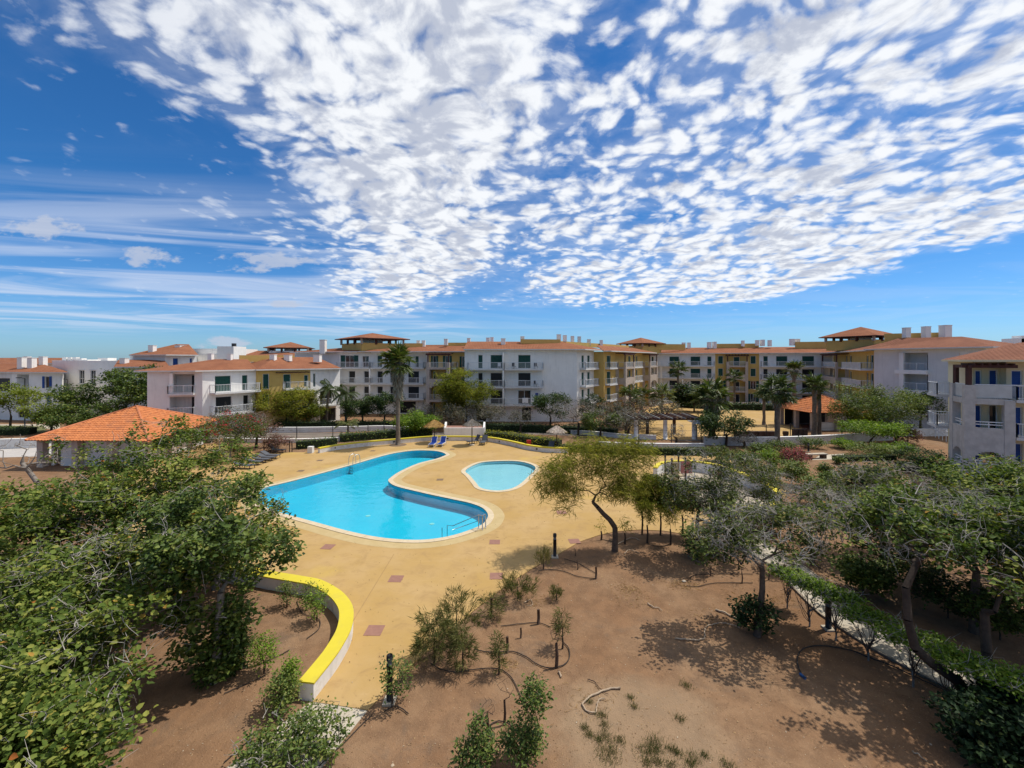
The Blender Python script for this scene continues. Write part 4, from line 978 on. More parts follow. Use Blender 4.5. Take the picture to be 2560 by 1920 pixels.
Fac(bF, F1, (80, 106), 0, 11.3).wall(WHITE); Fac(bF, (80, 106), (36, 118), 0, 11.3).wall(WHITE); Fac(bF, (36, 118), F0, 0, 11.3).wall(WHITE)
ro = hip_roof(bF, [(F0[0] - .5, F0[1] - 1.0), (F1[0] + .5, F1[1] - 1.0), (80, 105), (36, 118)], 11.25, [(F0[0] - .5, F0[1] + 6.5), (F1[0] + 3, F1[1] + 6)], 12.85)
chimneys(bF, ro, [(1709, 857, 866, 106, 7), (1722, 857, 866, 106, 7), (1773, 856, 865, 104, 8), (1786, 855, 865, 104, 8), (1857, 852, 860, 102, 6), (1893, 851, 858, 101, 7), (1906, 850, 859, 101, 8), (1924, 851, 860, 100, 7), (1980, 848, 858, 98, 9), (1994, 848, 858, 98, 8)])
lineslab(bF, [at(1600, 101.5), at(1712, 104)], 12.2, 13.6, .15, YELLOW); lineslab(bF, [at(1792, 104), at(1897, 101.5)], 12.7, 13.7, .12, YELLOW); lineslab(bF, [at(1988, 97.5), at(2090, 95)], 12.2, 13.9, .15, YELLOW)
c = at(1602, 104); belvedere(bF, c[0], c[1], 4.1, 13.6, 15.2, 12.9, math.radians(33), YELLOW)

# ---- G: right wing, ochre loggias then the big white gable wall
bG = bldg(58, 72, 'tall white block at right with two recessed loggias and three chimneys')
G0 = F1; G1 = at(2185, 66.0); G2 = (59.2, 54.0)
f = Fac(bG, (67.3, 90.5), G1, 0, 11.25); ops = []
for z in FL[1:]:
    for a, b in ((2114, 2118), (2124, 2129), (2166, 2171), (2176, 2184)): ops.append(W(f, a, b, z + .03, z + 2.2, 'green' if z > 5 else 'dark'))
f.wall(YELLOW, ops)
for z in FL[1:]: f.balcony(f.u(2128), f.u(2182), z, 1.5)
tower(f, f.u(2082), f.u(2122), 2.0, STONE, FL[1:], 11.0)
f = Fac(bG, G1, G2, 0, 11.4)
ops = []
for z in FL[1:]: ops.append(W(f, 2250, 2320, z + .02, z + 2.45, 'loggia'))
ops.append(W(f, 2398, 2418, 8.7, 11.0, 'hole'))
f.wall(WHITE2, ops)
mb = MB(); f.box(mb, f.u(2398), f.u(2418), 8.7, 11.0, -.25, -.12); mb.build('blind_panel', WHITE, bG)
for z in FL[1:]:
    mb = MB(); f.box(mb, f.u(2241), f.u(2321), z - .55, z, .003, .45); f.box(mb, f.u(2252), f.u(2263), z, z + 2.45, -.02, .40); mb.build('balcony', WHITE, bG)
    mb = MB(); a, b = f.u(2263), f.u(2320); mb.beam(f.P(a, z + 1.0, .3), f.P(b, z + 1.0, .3), .06); n = int((b - a) / .16)
    for i in range(n + 1): mb.beam(f.P(a + (b - a) * i / n, z + .02, .3), f.P(a + (b - a) * i / n, z + 1, .3), .06 if i % 9 == 0 else .026)
    mb.beam(f.P(f.u(2242), z + 1.0, .3), f.P(f.u(2252), z + 1.0, .3), .06); mb.build('railing', RAIL, bG)
Fac(bG, G2, (72, 60), 0, 11.4).wall(WHITE); Fac(bG, (72, 60), (78, 92), 0, 11.4).wall(WHITE); Fac(bG, (78, 92), (67.3, 90.5), 0, 11.3).wall(YELLOW)
ro = hip_roof(bG, [(54.0, 66.4), (58.6, 52.6), (73, 59), (67, 72)], 11.4, [(59.0, 66.0), (63.5, 61.0)], 13.2, ROOFR)
ro2 = hip_roof(bG, [(66.0, 91), (53.6, 66.0), (66, 70), (76, 92)], 11.25, [(70.0, 88), (61, 70)], 12.7, ROOFR)
chimneys(bG, ro, [(2266, 820, 838, 66, 12), (2315, 817, 838, 65, 13), (2363, 814, 841, 64, 17)])
lineslab(bG, [(58.6, 68), (65, 64)], 12.6, 14.0, .15, YELLOW)
c = at(2152, 80); belvedere(bG, c[0], c[1], 4.7, 14.0, 16.0, 13.2, math.radians(25), YELLOW)

# ---- J: house seen behind the right edge
bJ = bldg(86, 74, 'white house with tiled roof half hidden behind the yellow house at the right edge')
f = Fac(bJ, at(2470, 76), at(2700, 70), 0, 10.6); f.wall(WHITE, [W(f, 2474, 2480, 9.4, 10.4, 'dark'), W(f, 2486, 2492, 9.4, 10.4, 'dark')])
hip_roof(bJ, [at(2455, 75), at(2720, 68), (105, 84), (90, 88)], 10.8, [at(2540, 78), at(2640, 76)], 12.6, ROOFR)
box_part('chimney', bJ, (at(2537, 76)[0], 76, 12), (3.0, 1.5, 3.2), WHITE); box_part('chimney', bJ, (at(2550, 76)[0], 76, 12.4), (1.2, 1.5, 3.4), WHITE)
Fac(bJ, at(2700, 70), (105, 84), 0, 10.6).wall(WHITE)

# ---- H: near yellow house with blue shutters and the stone corner tower
bH = bldg(38, 35, 'near yellow house with blue shutters and grey stone corner tower at the right edge')
O = V2(35.1, 33.5); a_ = V2(.86, -.51); b_ = V2(.51, .86)
def HP(a, b): p = O + a_ * a + b_ * b; return (p.x, p.y)
ZT = (1.35, 4.15, 6.95); EH = 9.8
f = Fac(bH, HP(1.2, 2.6), HP(2.75, 2.6), 0, EH); ops = []
for z in ZT: ops += [(.12, .52, z + .05, z + 2.15, 'blue'), (.92, 1.42, z + .02, z + 2.2, 'blue' if z > 6 else 'blueglass')]
f.wall(CREAM, ops)
f5 = Fac(bH, HP(2.75, 2.6), HP(2.75, 1.55), 0, EH); f5.wall(CREAM)
f6 = Fac(bH, HP(2.75, 1.55), HP(9.0, 1.55), 0, EH); ops = []
for z in ZT: ops += [(.25, .85, z + .02, z + 2.2, 'blue'), (2.4, 3.6, z + .02, z + 2.2, 'bluepair')]
f6.wall(CREAM, ops)
for z in ZT[1:]: f6.balcony(.1, 5.5, z, 1.3, gap=.13)
Fac(bH, HP(9.0, 1.55), HP(9.0, 8.2), 0, EH).wall(CREAM); Fac(bH, HP(9.0, 8.2), HP(1.2, 8.2), 0, EH).wall(CREAM); Fac(bH, HP(1.2, 8.2), HP(1.2, 2.6), 0, EH).wall(CREAM)
# stone tower: three piers, spandrels, arches, floors
mb = MB(); o = bH.location
def hb(a0, a1, b0, b1, z0, z1, mb):
    q = [HP(a0, b0), HP(a1, b0), HP(a1, b1), HP(a0, b1)]
    mb.hexa([(x - o.x, y - o.y, z0) for x, y in q] + [(x - o.x, y - o.y, z1) for x, y in q])
hb(0, .60, 0, .55, -.1, 8.0, mb); hb(2.15, 2.72, 0, .5, -.1, 6.9, mb); hb(0, .5, 2.6, 3.3, -.1, 8.0, mb)
tw = mb.build('tower_pier', GREYSTONE, bH)
mb = MB()
for q_ in ((.603, 2.147, .02, .38, 2.95, 4.75), (.02, .42, .553, 2.597, 2.95, 4.75), (.603, 2.147, .03, .36, -.1, 1.75), (.03, .40, .553, 2.597, -.1, 1.75), (.603, 2.147, .03, .36, 6.55, 6.97), (.03, .40, .553, 2.597, 6.55, 6.97)):
    m3 = MB(); hb(*q_, m3); m3.build('spandrel', GREYSTONE, bH)
for (lo, hi, along) in ((.603, 2.147, 'a'), (.553, 2.597, 'b')):
    n = 9; c_ = (lo + hi) / 2; w_ = (hi - lo) / 2
    for i in range(n):
        s0 = lo + (hi - lo) * i / n; s1 = lo + (hi - lo) * (i + 1) / n; q_ = ((s0 + s1) / 2 - c_) / w_; dr = .62 * (1 - math.sqrt(max(0, 1 - q_ * q_)))
        if dr < .02: continue
        m3 = MB()
        if along == 'a': hb(s0, s1, .03, .36, 2.95 - dr, 2.95, m3)
        else: hb(.03, .40, s0, s1, 2.95 - dr, 2.95, m3)
        m3.build('arch_stone', GREYSTONE, bH)
for z in ZT: m3 = MB(); hb(.1, 2.6, .1, 2.49, z - .22, z - .02, m3); m3.build('terrace_floor', SLAB, bH)
mb = MB()
def hr(a0, b0, a1, b1, z):
    p, q = HP(a0, b0), HP(a1, b1); mb.beam((p[0] - o.x, p[1] - o.y, z), (q[0] - o.x, q[1] - o.y, z), .07)
for za in ((2.0, 2.2), (5.0, 5.2)):
    for q_ in ((.6, .2, 2.15, .2), (.2, .55, .2, 2.6)):
        mb = MB()
        for z in za: hr(*q_, z)
        p_ = HP((q_[0] + q_[2]) / 2, (q_[1] + q_[3]) / 2); mb.beam((p_[0] - o.x, p_[1] - o.y, za[0] - .25), (p_[0] - o.x, p_[1] - o.y, za[1]), .05); mb.build('railing', RAIL, bH)
mb = MB()
for z in (8.05,): hr(.6, .2, 4.6, .2, z); hr(.2, .55, .2, 2.6, z); pass
for i in range(14):
    for (p_, q_) in ((HP(.62 + i * .11, .2), None), (HP(.2, .57 + i * .15), None)):
        mb.beam((p_[0] - o.x, p_[1] - o.y, 7.0), (p_[0] - o.x, p_[1] - o.y, 8.05), .022)
mb.build('railing', RAIL, bH)
mb = MB(); hb(.605, 2.6, .17, .21, 7.05, 8.0, mb); hb(.17, .21, .56, 2.58, 7.05, 8.0, mb); mb.build('glass_panel', mat('frosted_panel', (.55, .55, .52), None, 2, .5), bH)
mb = MB()
for a, b in ((.3, .28), (.3, 2.9), ): p = HP(a, b); mb.box((p[0] - o.x, p[1] - o.y, 8.75), (.26, .26, 1.55))
def hbm(a0, b0, a1, b1, z, w_=.2, h_=.24):
    p, q = HP(a0, b0), HP(a1, b1); mb.beam((p[0] - o.x, p[1] - o.y, z), (q[0] - o.x, q[1] - o.y, z), w_, h_)
hbm(-.1, .28, 2.9, .28, 9.45); hbm(.3, -.1, .3, 3.2, 9.44); 
for i in range(6): hbm(.5 + i * .42, -.2, .5 + i * .42, 2.45, 9.62, .09, .14)
mb.build('pergola_frame', TIMBER, bH)
hip_roof(bH, [HP(-.25, .0), HP(9.8, -.4), HP(9.8, 9), HP(.9, 8.8)], EH, [HP(4.4, 4.4), HP(6.0, 4.4)], 11.35, ROOFR, soffit=CREAM)
# side balconies facing west further back
f = Fac(bH, HP(1.19, 8.0), HP(1.19, 5.2), 0, EH)
for z in (6.9, 4.15): f.balcony(.1, 2.7, z, 1.5)
# ramp rails and stair beside it
rp = empty('ramp_railing', (37, 41, 0), 0, 'white ramp railing descending beside the grey stone tower', 'railing'); mb = MB()
for (p, q) in (((2330, 1090), (2375, 1108)), ((2375, 1108), (2420, 1112))):
    for dz in (.5, .95): a = G(*p); b = G(*q); mb.beam((a.x - 37, a.y - 41, dz + .5), (b.x - 37, b.y - 41, dz + .3), .06)
    for k in range(6): c_ = G(*p).lerp(G(*q), k / 5); mb.beam((c_.x - 37, c_.y - 41, 0), (c_.x - 37, c_.y - 41, 1.4), .05)
mb.build('rail', RAIL, rp)

# ------------------------------------------------------------------ tiled pavilions
def barrel_tile(w, l):
    mb = MB(); n = 5
    A = [(-w / 2 + w * i / n, 0, .065 * math.sin(math.pi * i / n)) for i in range(n + 1)]
    for i in range(n):
        x0, _, z0 = A[i]; x1, _, z1 = A[i + 1]
        mb.poly([(x0, 0, z0 + .035), (x1, 0, z1 + .035), (x1, l, z1), (x0, l, z0)])
        mb.poly([(x0, 0, z0 - .01), (x1, 0, z1 - .01), (x1, 0, z1 + .035), (x0, 0, z0 + .035)])
    return mb
def pavilion(name, corners, ez, peak, pz, label, cat, tw, tl, maxparts, extra):
    cx = sum(c[0] for c in corners) / 4; cy = sum(c[1] for c in corners) / 4
    root = empty(name, (cx, cy, 0), 0, label, cat); o = root.location
    C = [Vector((c[0] - cx, c[1] - cy, ez)) for c in corners]; Pk = Vector((peak[0] - cx, peak[1] - cy, pz))
    mb = MB()
    for i in range(4): mb.poly([C[i], C[(i + 1) % 4], Pk])
    mb.poly([C[3], C[2], C[1], C[0]]); ro = mb.build('roof', TILE2, root)
    tmesh = barrel_tile(tw * .98, tl * 1.06); shared = tmesh.mesh('tile', TILE, True)
    places = []
    for i in range(4):
        a, b = C[i], C[(i + 1) % 4]; d = (b - a).normalized(); n = (b - a).cross(Pk - a).normalized(); up = n.cross(d)
        Lb = (b - a).length; pa = (Pk - a).dot(d); hh = (Pk - a).dot(up); rows = int(hh / tl)
        for r_ in range(rows + 1):
            v0 = r_ * tl - .05; k0 = (v0 + tl * .5) / hh
            u0, u1 = pa * k0, Lb + (pa - Lb) * k0
            nn = int(Lb / tw) + 1
            for c_ in range(nn):
                uu_ = (c_ + .5) * tw
                if u0 <= uu_ <= u1 and v0 < hh - .1:
                    p = a + d * uu_ + up * v0 + n * .03; M = Matrix((d, up, n)).transposed().to_4x4(); M.translation = p
                    dist = (p + o - Vector((0, 0, H))).length; vis = (Vector((0, 0, H)) - o - p).dot(n) > 0
                    places.append((dist if vis else dist + 1000, M))
    places.sort(key=lambda q: q[0]); rng = random.Random(5)
    for dist, M in places[:maxparts]:
        t_ = link('tile', shared, ro); j = Matrix.Rotation(rng.gauss(0, .012), 4, 'Z'); t_.matrix_local = M @ j
    rest = places[maxparts:]
    if rest:
        V = []; Fc = []; base = tmesh
        for _, M in rest:
            b0 = len(V); jz = Matrix.Translation((0, 0, rng.uniform(-.008, .008)))
            V += [(M @ jz) @ Vector(p) for p in base.v]; Fc += [tuple(b0 + k for k in f_) for f_ in base.f]
        mm = MB(); mm.v = [tuple(p) for p in V]; mm.f = Fc; mm.uv = [None] * len(Fc); mm.m = [0] * len(Fc)
        tag(mm.build('tile_courses', TILE, ro, True), kind='stuff')
    for i in range(4):
        mb = MB(); mb.tube([C[i] + Vector((0, 0, .06)), Pk + Vector((0, 0, .06))], .13, 6); mb.build('hip_ridge', TILE2, ro, True)
    mb = MB(); extra(mb, root, C); return root
def bar_extra(mb, root, C):
    c = Vector((0, 0, 0))
    def ins(p, k): return Vector((p.x * k, p.y * k, 0))
    for i in range(4):
        a, b = ins(C[i], .86), ins(C[(i + 1) % 4], .86)
        for k in range(3):
            p = a.lerp(b, k / 3); m2 = MB(); m2.box((p.x, p.y, 1.3), (.55, .55, 2.6)); m2.build('pillar', STONE, root)
    for i, (k0, k1, z0, z1) in enumerate(((.10, .95, 0, 2.55), (.05, .97, 0, 1.2), (0, 1, 0, 2.55), (0, 1, 0, 2.5))):
        a, b = ins(C[i], .78), ins(C[(i + 1) % 4], .78); p, q = a.lerp(b, k0), a.lerp(b, k1)
        m2 = MB(); m2.beam((p.x, p.y, (z0 + z1) / 2), (q.x, q.y, (z0 + z1) / 2), .2, z1 - z0); m2.build('wall', WHITE2, root)
pavilion('pool_bar_pavilion', [(-44.2, 39.2), (-32.6, 38.8), (-35.6, 52.6), (-47.2, 53.0)], 2.6, (-39.9, 45.9), 4.95, 'large open pavilion with bright orange tiled pyramid roof at left', 'pavilion', .30, .42, 300, bar_extra)
def r_extra(mb, root, C):
    def ins(p, k): return Vector((p.x * k, p.y * k, 0))
    for i in range(4):
        a, b = ins(C[i], .84), ins(C[(i + 1) % 4], .84)
        for k in range(2):
            p = a.lerp(b, k / 2); m2 = MB(); m2.box((p.x, p.y, 1.3), (.5, .5, 2.6)); m2.build('pillar', STONE, root)
    a, b = ins(C[0], .76), ins(C[1], .76)
    p, q = a.lerp(b, .58), b; m2 = MB(); m2.beam((p.x, p.y, 1.28), (q.x, q.y, 1.28), .18, 2.5); m2.build('wall', WHITE2, root)
    p, q = a, a.lerp(b, .55); m2 = MB(); m2.beam((p.x, p.y, .6), (q.x, q.y, .6), .3, 1.15); m2.build('bar_counter', WHITE2, root)
    a, b = ins(C[2], .76), ins(C[3], .76); m2 = MB(); m2.beam((a.x, a.y, 1.28), (b.x, b.y, 1.28), .18, 2.5); m2.build('wall', DARKROOM, root)
pavilion('plaza_pavilion', [(41.2, 59.4), (49.6, 60.0), (49.0, 67.4), (40.6, 66.8)], 2.6, (45.1, 63.4), 4.75, 'tiled kiosk with pyramid roof beside the plaza at right', 'pavilion', .34, .46, 0, r_extra)

# ------------------------------------------------------------------ vegetation kit
def tubes(P0, P1, r0, r1, n):
    d = P1 - P0; L = np.linalg.norm(d, axis=1, keepdims=True); L[L < 1e-6] = 1e-6; d = d / L
    up = np.where(np.abs(d[:, 2:3]) < 0.9, np.array([[0, 0, 1.0]]), np.array([[1.0, 0, 0]]))
    x = np.cross(d, up); x /= np.linalg.norm(x, axis=1, keepdims=True); y = np.cross(d, x)
    ang = np.arange(n) * 2 * np.pi / n; ca = np.cos(ang)[None, :, None]; sa = np.sin(ang)[None, :, None]
    off = x[:, None, :] * ca + y[:, None, :] * sa
    V = np.concatenate([P0[:, None, :] + off * r0[:, None, None], P1[:, None, :] + off * r1[:, None, None]], axis=1).reshape(-1, 3)
    m = len(P0); base = (np.arange(m) * 2 * n)[:, None]; k = np.arange(n)[None, :]; k2 = (k + 1) % n
    Fq = np.stack([base + k, base + k2, base + n + k2, base + n + k], axis=2).reshape(-1, 4)
    return V, Fq
def frame_from(dirs, rng, roll=None):
    d = dirs / np.linalg.norm(dirs, axis=1, keepdims=True)
    up = np.where(np.abs(d[:, 2:3]) < 0.9, np.array([[0, 0, 1.0]]), np.array([[1.0, 0, 0]]))
    x = np.cross(d, up); x /= np.linalg.norm(x, axis=1, keepdims=True); z = np.cross(x, d)
    a = rng.uniform(-1, 1, len(d)) * (roll if roll is not None else np.pi); ca = np.cos(a)[:, None]; sa = np.sin(a)[:, None]
    return d, x * ca + z * sa, -x * sa + z * ca
def leaf_rhomb(P, dirs, L, Wd, rng, fold=0.25, roll=None):
    """folded leaf of two triangles sharing the midrib, as verts (4) and 2 tris"""
    d, x, z = frame_from(dirs, rng, roll); L = L[:, None]; Wd = Wd[:, None]
    base = P; tip = P + d * L - z * L * 0.10
    l = P + d * L * .42 + x * Wd * .5 + z * Wd * fold; r = P + d * L * .42 - x * Wd * .5 + z * Wd * fold
    V = np.stack([base, r, tip, l], axis=1).reshape(-1, 3); b = (np.arange(len(P)) * 4)[:, None]
    Fc = np.concatenate([b + np.array([[0, 1, 2]]), b + np.array([[0, 2, 3]])], axis=1).reshape(-1, 3)
    return V, Fc
def leaf_hexa(P, dirs, L, Wd, rng, fold=0.22, roll=None):
    """rounder leaf: six-vertex outline, four triangles"""
    d, x, z = frame_from(dirs, rng, roll); L = L[:, None]; Wd = Wd[:, None]
    base = P; tip = P + d * L - z * L * .14
    def s(k, sg, w): return P + d * L * k + x * Wd * w * sg + z * Wd * fold * w * 1.2
    V = np.stack([base, s(.22, -1, .44), s(.62, -1, .40), tip, s(.62, 1, .40), s(.22, 1, .44)], axis=1).reshape(-1, 3); b = (np.arange(len(P)) * 6)[:, None]
    Fc = np.concatenate([b + np.array([[0, 1, 2]]), b + np.array([[0, 2, 3]]), b + np.array([[0, 3, 4]]), b + np.array([[0, 4, 5]])], axis=1).reshape(-1, 3)
    return V, Fc
def blob_points(rng, blobs, n, hollow=0.55):
    """points in a union of ellipsoids, denser toward the shell; blob = (x,y,z,rx,ry,rz)"""
    B = np.array(blobs, float); vol = (B[:, 3] * B[:, 4] * B[:, 5]) ** .67; pick = rng.choice(len(B), n, p=vol / vol.sum())
    q = rng.normal(size=(n, 3)); q /= np.linalg.norm(q, axis=1, keepdims=True)
    rad = hollow + (1 - hollow) * rng.random(n) ** .7; q *= rad[:, None]
    return B[pick, :3] + q * B[pick, 3:]
def grow(rng, trunk, targets, step=.35, jit=.10, first=None, tip=.006, droop=0.0, expo=2.3):
    """trunk: list of (x,y,z,r); returns node arrays"""
    cap = 6000; P = np.zeros((cap, 3)); par = -np.ones(cap, int); n = 0
    for i, q in enumerate(trunk): P[n] = q[:3]; par[n] = n - 1; n += 1
    nt = n; f0 = max(0, nt // 2) if first is None else first
    top = np.array(trunk[-1][:3]); order = np.argsort(np.linalg.norm(targets - top, axis=1)); tips = []
    for ti in order:
        t_ = targets[ti]; dv = P[f0:n] - t_; dist = np.sqrt((dv * dv).sum(1)); pen = dist + np.maximum(0, P[f0:n, 2] - t_[2]) * .8
        j = f0 + int(np.argmin(pen)); dd = np.linalg.norm(t_ - P[j]); k = max(1, int(math.ceil(dd / step)))
        if n + k >= cap: break
        prev = j; a = P[j].copy()
        for s in range(1, k + 1):
            q = a + (t_ - a) * (s / k)
            if s < k: q = q + rng.normal(size=3) * jit * min(1, dd); q[2] += droop * math.sin(math.pi * s / k)
            P[n] = q; par[n] = prev; prev = n; n += 1
        tips.append(prev)
    A = np.full(n, tip ** expo)
    R = np.zeros(n); has = np.zeros(n, bool); acc = np.zeros(n)
    for i in range(n - 1, -1, -1):
        R[i] = max(acc[i], tip ** expo) ** (1 / expo)
        if par[i] >= 0: acc[par[i]] += R[i] ** expo
    for i, q in enumerate(trunk): R[i] = q[3]
    for i in range(nt, n):
        if R[i] > R[par[i]] * .92: R[i] = R[par[i]] * .92
    return P[:n], par[:n], R, tips, nt
def wood_mesh(name, P, par, R, m, thin=.02):
    i = np.where(par >= 0)[0]; j = par[i]; big_ = R[i] > thin
    Vs = []; Fs = []; nv = 0
    for sel, n in ((big_, 7), (~big_, 3)):
        if not sel.any(): continue
        V, Fq = tubes(P[j[sel]], P[i[sel]], R[j[sel]] if n == 7 else np.minimum(R[j[sel]], R[i[sel]] * 1.3), R[i[sel]], n); Vs.append(V); Fs.append(Fq + nv); nv += len(V)
    return arrays_mesh(name, np.concatenate(Vs), np.concatenate(Fs), [m], smooth=True)
def tint_for(rng, n, clump, amt=.25):
    return np.clip(clump + rng.normal(0, amt, n), 0, 1)
def crown_leaves(rng, C, per, spread, L, Wd, kind='rhomb', upbias=.35, droop=0.0, clump_amt=.18, leaf_amt=.16, mean=.45, flat=.7, lit=.0):
    K = len(C); P = np.repeat(C, per, axis=0); N = len(P); off = rng.normal(size=(N, 3)) * spread; off[:, 2] *= flat; P = P + off
    dirs = off / (np.linalg.norm(off, axis=1, keepdims=True) + 1e-6) * .6 + rng.normal(size=(N, 3)) * .5; dirs[:, 2] = dirs[:, 2] * .5 + upbias * .2 - droop
    Ls = L * rng.uniform(.45, 1.35, N); Ws = Wd * rng.uniform(.7, 1.2, N)
    V, Fc = (leaf_hexa if kind == 'hexa' else leaf_rhomb)(P, dirs, Ls, Ws, rng, roll=.8 if kind != 'sliver' else None)
    k = 4 if kind == 'hexa' else 2
    cl = np.repeat(np.clip(rng.normal(mean, clump_amt, K), 0, 1), per); tint = np.clip(cl + rng.normal(0, leaf_amt * 1.35, N), 0, .94)
    odd = rng.random(N) < .02; tint[odd] = rng.uniform(.95, 1.0, odd.sum())
    return V, Fc, np.repeat(tint, k)
def tree(name, label, cat, base, trunk, blobs, nt, leafm, per=14, spread=.22, L=.13, Wd=.10, kind='hexa', bark=None, seed=0, twigs=0, twigm=None, hollow=.5, mean=.45,
         step=.4, jit=.10, droop=0.0, group=None, first=None, upbias=.35, flat=.7, extra=None, leafdroop=0.0, tip=.006, bare=0.0, clump_amt=.18, clumps=0, csize=.30):
    rng = np.random.default_rng(seed); root = empty(name, base, 0, label, cat, group); blobs0 = blobs
    if clumps:
        cc = blob_points(rng, blobs, clumps, .62); rm = float(np.mean([b_[3] for b_ in blobs])) * csize; rs = rm * rng.uniform(.6, 1.35, clumps)
        blobs = [(c_[0], c_[1], c_[2], s_, s_, s_ * .62) for c_, s_ in zip(cc, rs)]
    T = blob_points(rng, blobs, nt, hollow)
    P, par, R, tips, ntk = grow(rng, trunk, T, step, jit, first, tip, droop)
    link('trunk', wood_mesh('trunk', P, par, R, bark or BARK), root)
    tp = P[tips]
    if bare > 0: tp = tp[rng.random(len(tp)) > bare]
    V, Fc, tint = crown_leaves(rng, tp, per, spread, L, Wd, kind, upbias, leafdroop, clump_amt, .16, mean, flat)
    if extra is not None:
        V2_, F2_, t2_, m2_ = extra(rng, tp); idx = np.concatenate([np.zeros(len(Fc), int), np.ones(len(F2_), int)])
        me = arrays_mesh('crown', np.concatenate([V, V2_]), np.concatenate([Fc, F2_ + len(V)]), [leafm, m2_], np.concatenate([tint, t2_]), idx)
    else: me = arrays_mesh('crown', V, Fc, [leafm], tint)
    link('crown', me, root)
    if twigs:
        Tt = blob_points(rng, [(b[0], b[1], b[2] + .1, b[3] * 1.03, b[4] * 1.03, b[5] * 1.05) for b in blobs0], twigs, .75)
        keep = P[ntk:] if len(P) > ntk else P
        sp = keep[rng.choice(len(keep), min(len(keep), 400), replace=False)]; segs0 = []; segs1 = []; r0 = []; r1 = []
        for t_ in Tt:
            d2 = ((sp - t_) ** 2).sum(1); a = sp[int(np.argmin(d2 + rng.random(len(sp)) * .2))]; n = 4; pr = a; v = t_ - a; ln = np.linalg.norm(v)
            if ln > 1.6: v = v / ln * 1.6; ln = 1.6
            bend = rng.normal(size=3) * .16 * ln
            for s in range(1, n + 1):
                q = a + v * (s / n) + bend * math.sin(math.pi * s / n); segs0.append(pr); segs1.append(q); r0.append(.0135 * (1 - (s - 1) / n * .7)); r1.append(.0135 * (1 - s / n * .7)); 
                if s >= 2 and rng.random() < .75:
                    e = q + rng.normal(size=3) * .17; segs0.append(q); segs1.append(e); r0.append(.006); r1.append(.003)
                pr = q
        V, Fq = tubes(np.array(segs0), np.array(segs1), np.array(r0), np.array(r1), 3)
        tag(link('bare_twigs', arrays_mesh('bare_twigs', V, Fq, [twigm or TWIG]), root), kind='stuff')
    return root
def copytree(o, loc, rz, sc_=1.0, label=None, group=None):
    c = o.copy(); COL.objects.link(c); c.location = loc; c.rotation_euler = (0, 0, rz); c.scale = (sc_, sc_, sc_)
    if label: c['label'] = label
    if group: c['group'] = group
    for ch in list(o.children):
        d = ch.copy(); COL.objects.link(d); d.parent = c
        for g in list(ch.children): e = g.copy(); COL.objects.link(e); e.parent = d
    return c

# ---- big broad-leaved trees on the left, from the pavilion down to the balcony
def lefttree(i, x, y, h, r, label, nt=230, per=13, twigs=90, seed=0, lean=(0, 0), m=None, mean=.54, bl=None, bare=.08):
    lsz = .150 if y > 12 else .125
    b = bl or [(lean[0], lean[1], h - r * .55, r, r, r * .55), (lean[0] - r * .45, lean[1] + r * .3, h - r * .8, r * .7, r * .7, r * .5), (lean[0] + r * .5, lean[1] - r * .35, h - r * .85, r * .7, r * .7, r * .5)]
    tr = [(0, 0, 0, .16), (lean[0] * .2, lean[1] * .2, h * .2, .13), (lean[0] * .5 + .1, lean[1] * .5, h * .4, .11), (lean[0] * .8, lean[1] * .8, h * .55, .09)]
    nt = int(nt * 1.5)
    return tree('broadleaf_tree', label, 'tree', (x, y, 0), tr, b, nt, m or L_BROAD, int(per * 2.3), .15, lsz, lsz * .84, 'hexa', BARKG, 100 + i + seed, int(twigs * 1.6), clumps=80, csize=.30, hollow=.4, mean=mean, bare=bare, tip=.007)
lefttree(1, -17.2, 20.8, 6.9, 3.4, 'broad-leaved tree topping the left mass, just in front of the orange pavilion roof', 330, 13, 110)
lefttree(2, -12.9, 18.8, 4.8, 2.5, 'broad-leaved tree overhanging the left end of the swimming pool', 240, 11, 120, lean=(.5, -.2), bare=.2)
lefttree(3, -21.5, 17.0, 5.2, 3.0, 'broad-leaved tree cut by the left edge, below the bare leaning trunk', 270, 12, 70)
lefttree(4, -15.8, 15.2, 5.3, 3.1, 'broad-leaved tree in the middle of the left canopy with orange leaves', 320, 13, 120)
lefttree(5, -12.4, 13.0, 4.7, 2.5, 'broad-leaved tree tangled with pale bare twigs, left of the leafy trunk', 230, 11, 200, bare=.25)
lefttree(6, -14.3, 11.0, 4.7, 2.6, 'low broad-leaved tree at the left edge, second from the bottom', 250, 13, 120)
lefttree(7, -10.4, 9.2, 4.0, 2.2, 'low broad-leaved tree at the bottom left corner with branches over the bare soil', 250, 14, 110)
lefttree(8, -9.6, 7.2, 3.6, 1.8, 'smallest broad-leaved tree in the bottom left corner, under the balcony', 170, 15, 40)
lefttree(10, -19.2, 13.2, 4.4, 2.6, 'broad-leaved tree at the left edge between the canopy and the second-lowest tree', 230, 13, 70)
lefttree(11, -14.6, 17.8, 4.6, 2.5, 'broad-leaved tree filling the canopy just below the pavilion wall', 230, 13, 110)
lefttree(9, -11.6, 7.6, 4.3, 1.7, 'broad-leaved tree squeezed into the left edge near the bottom', 150, 14, 40)
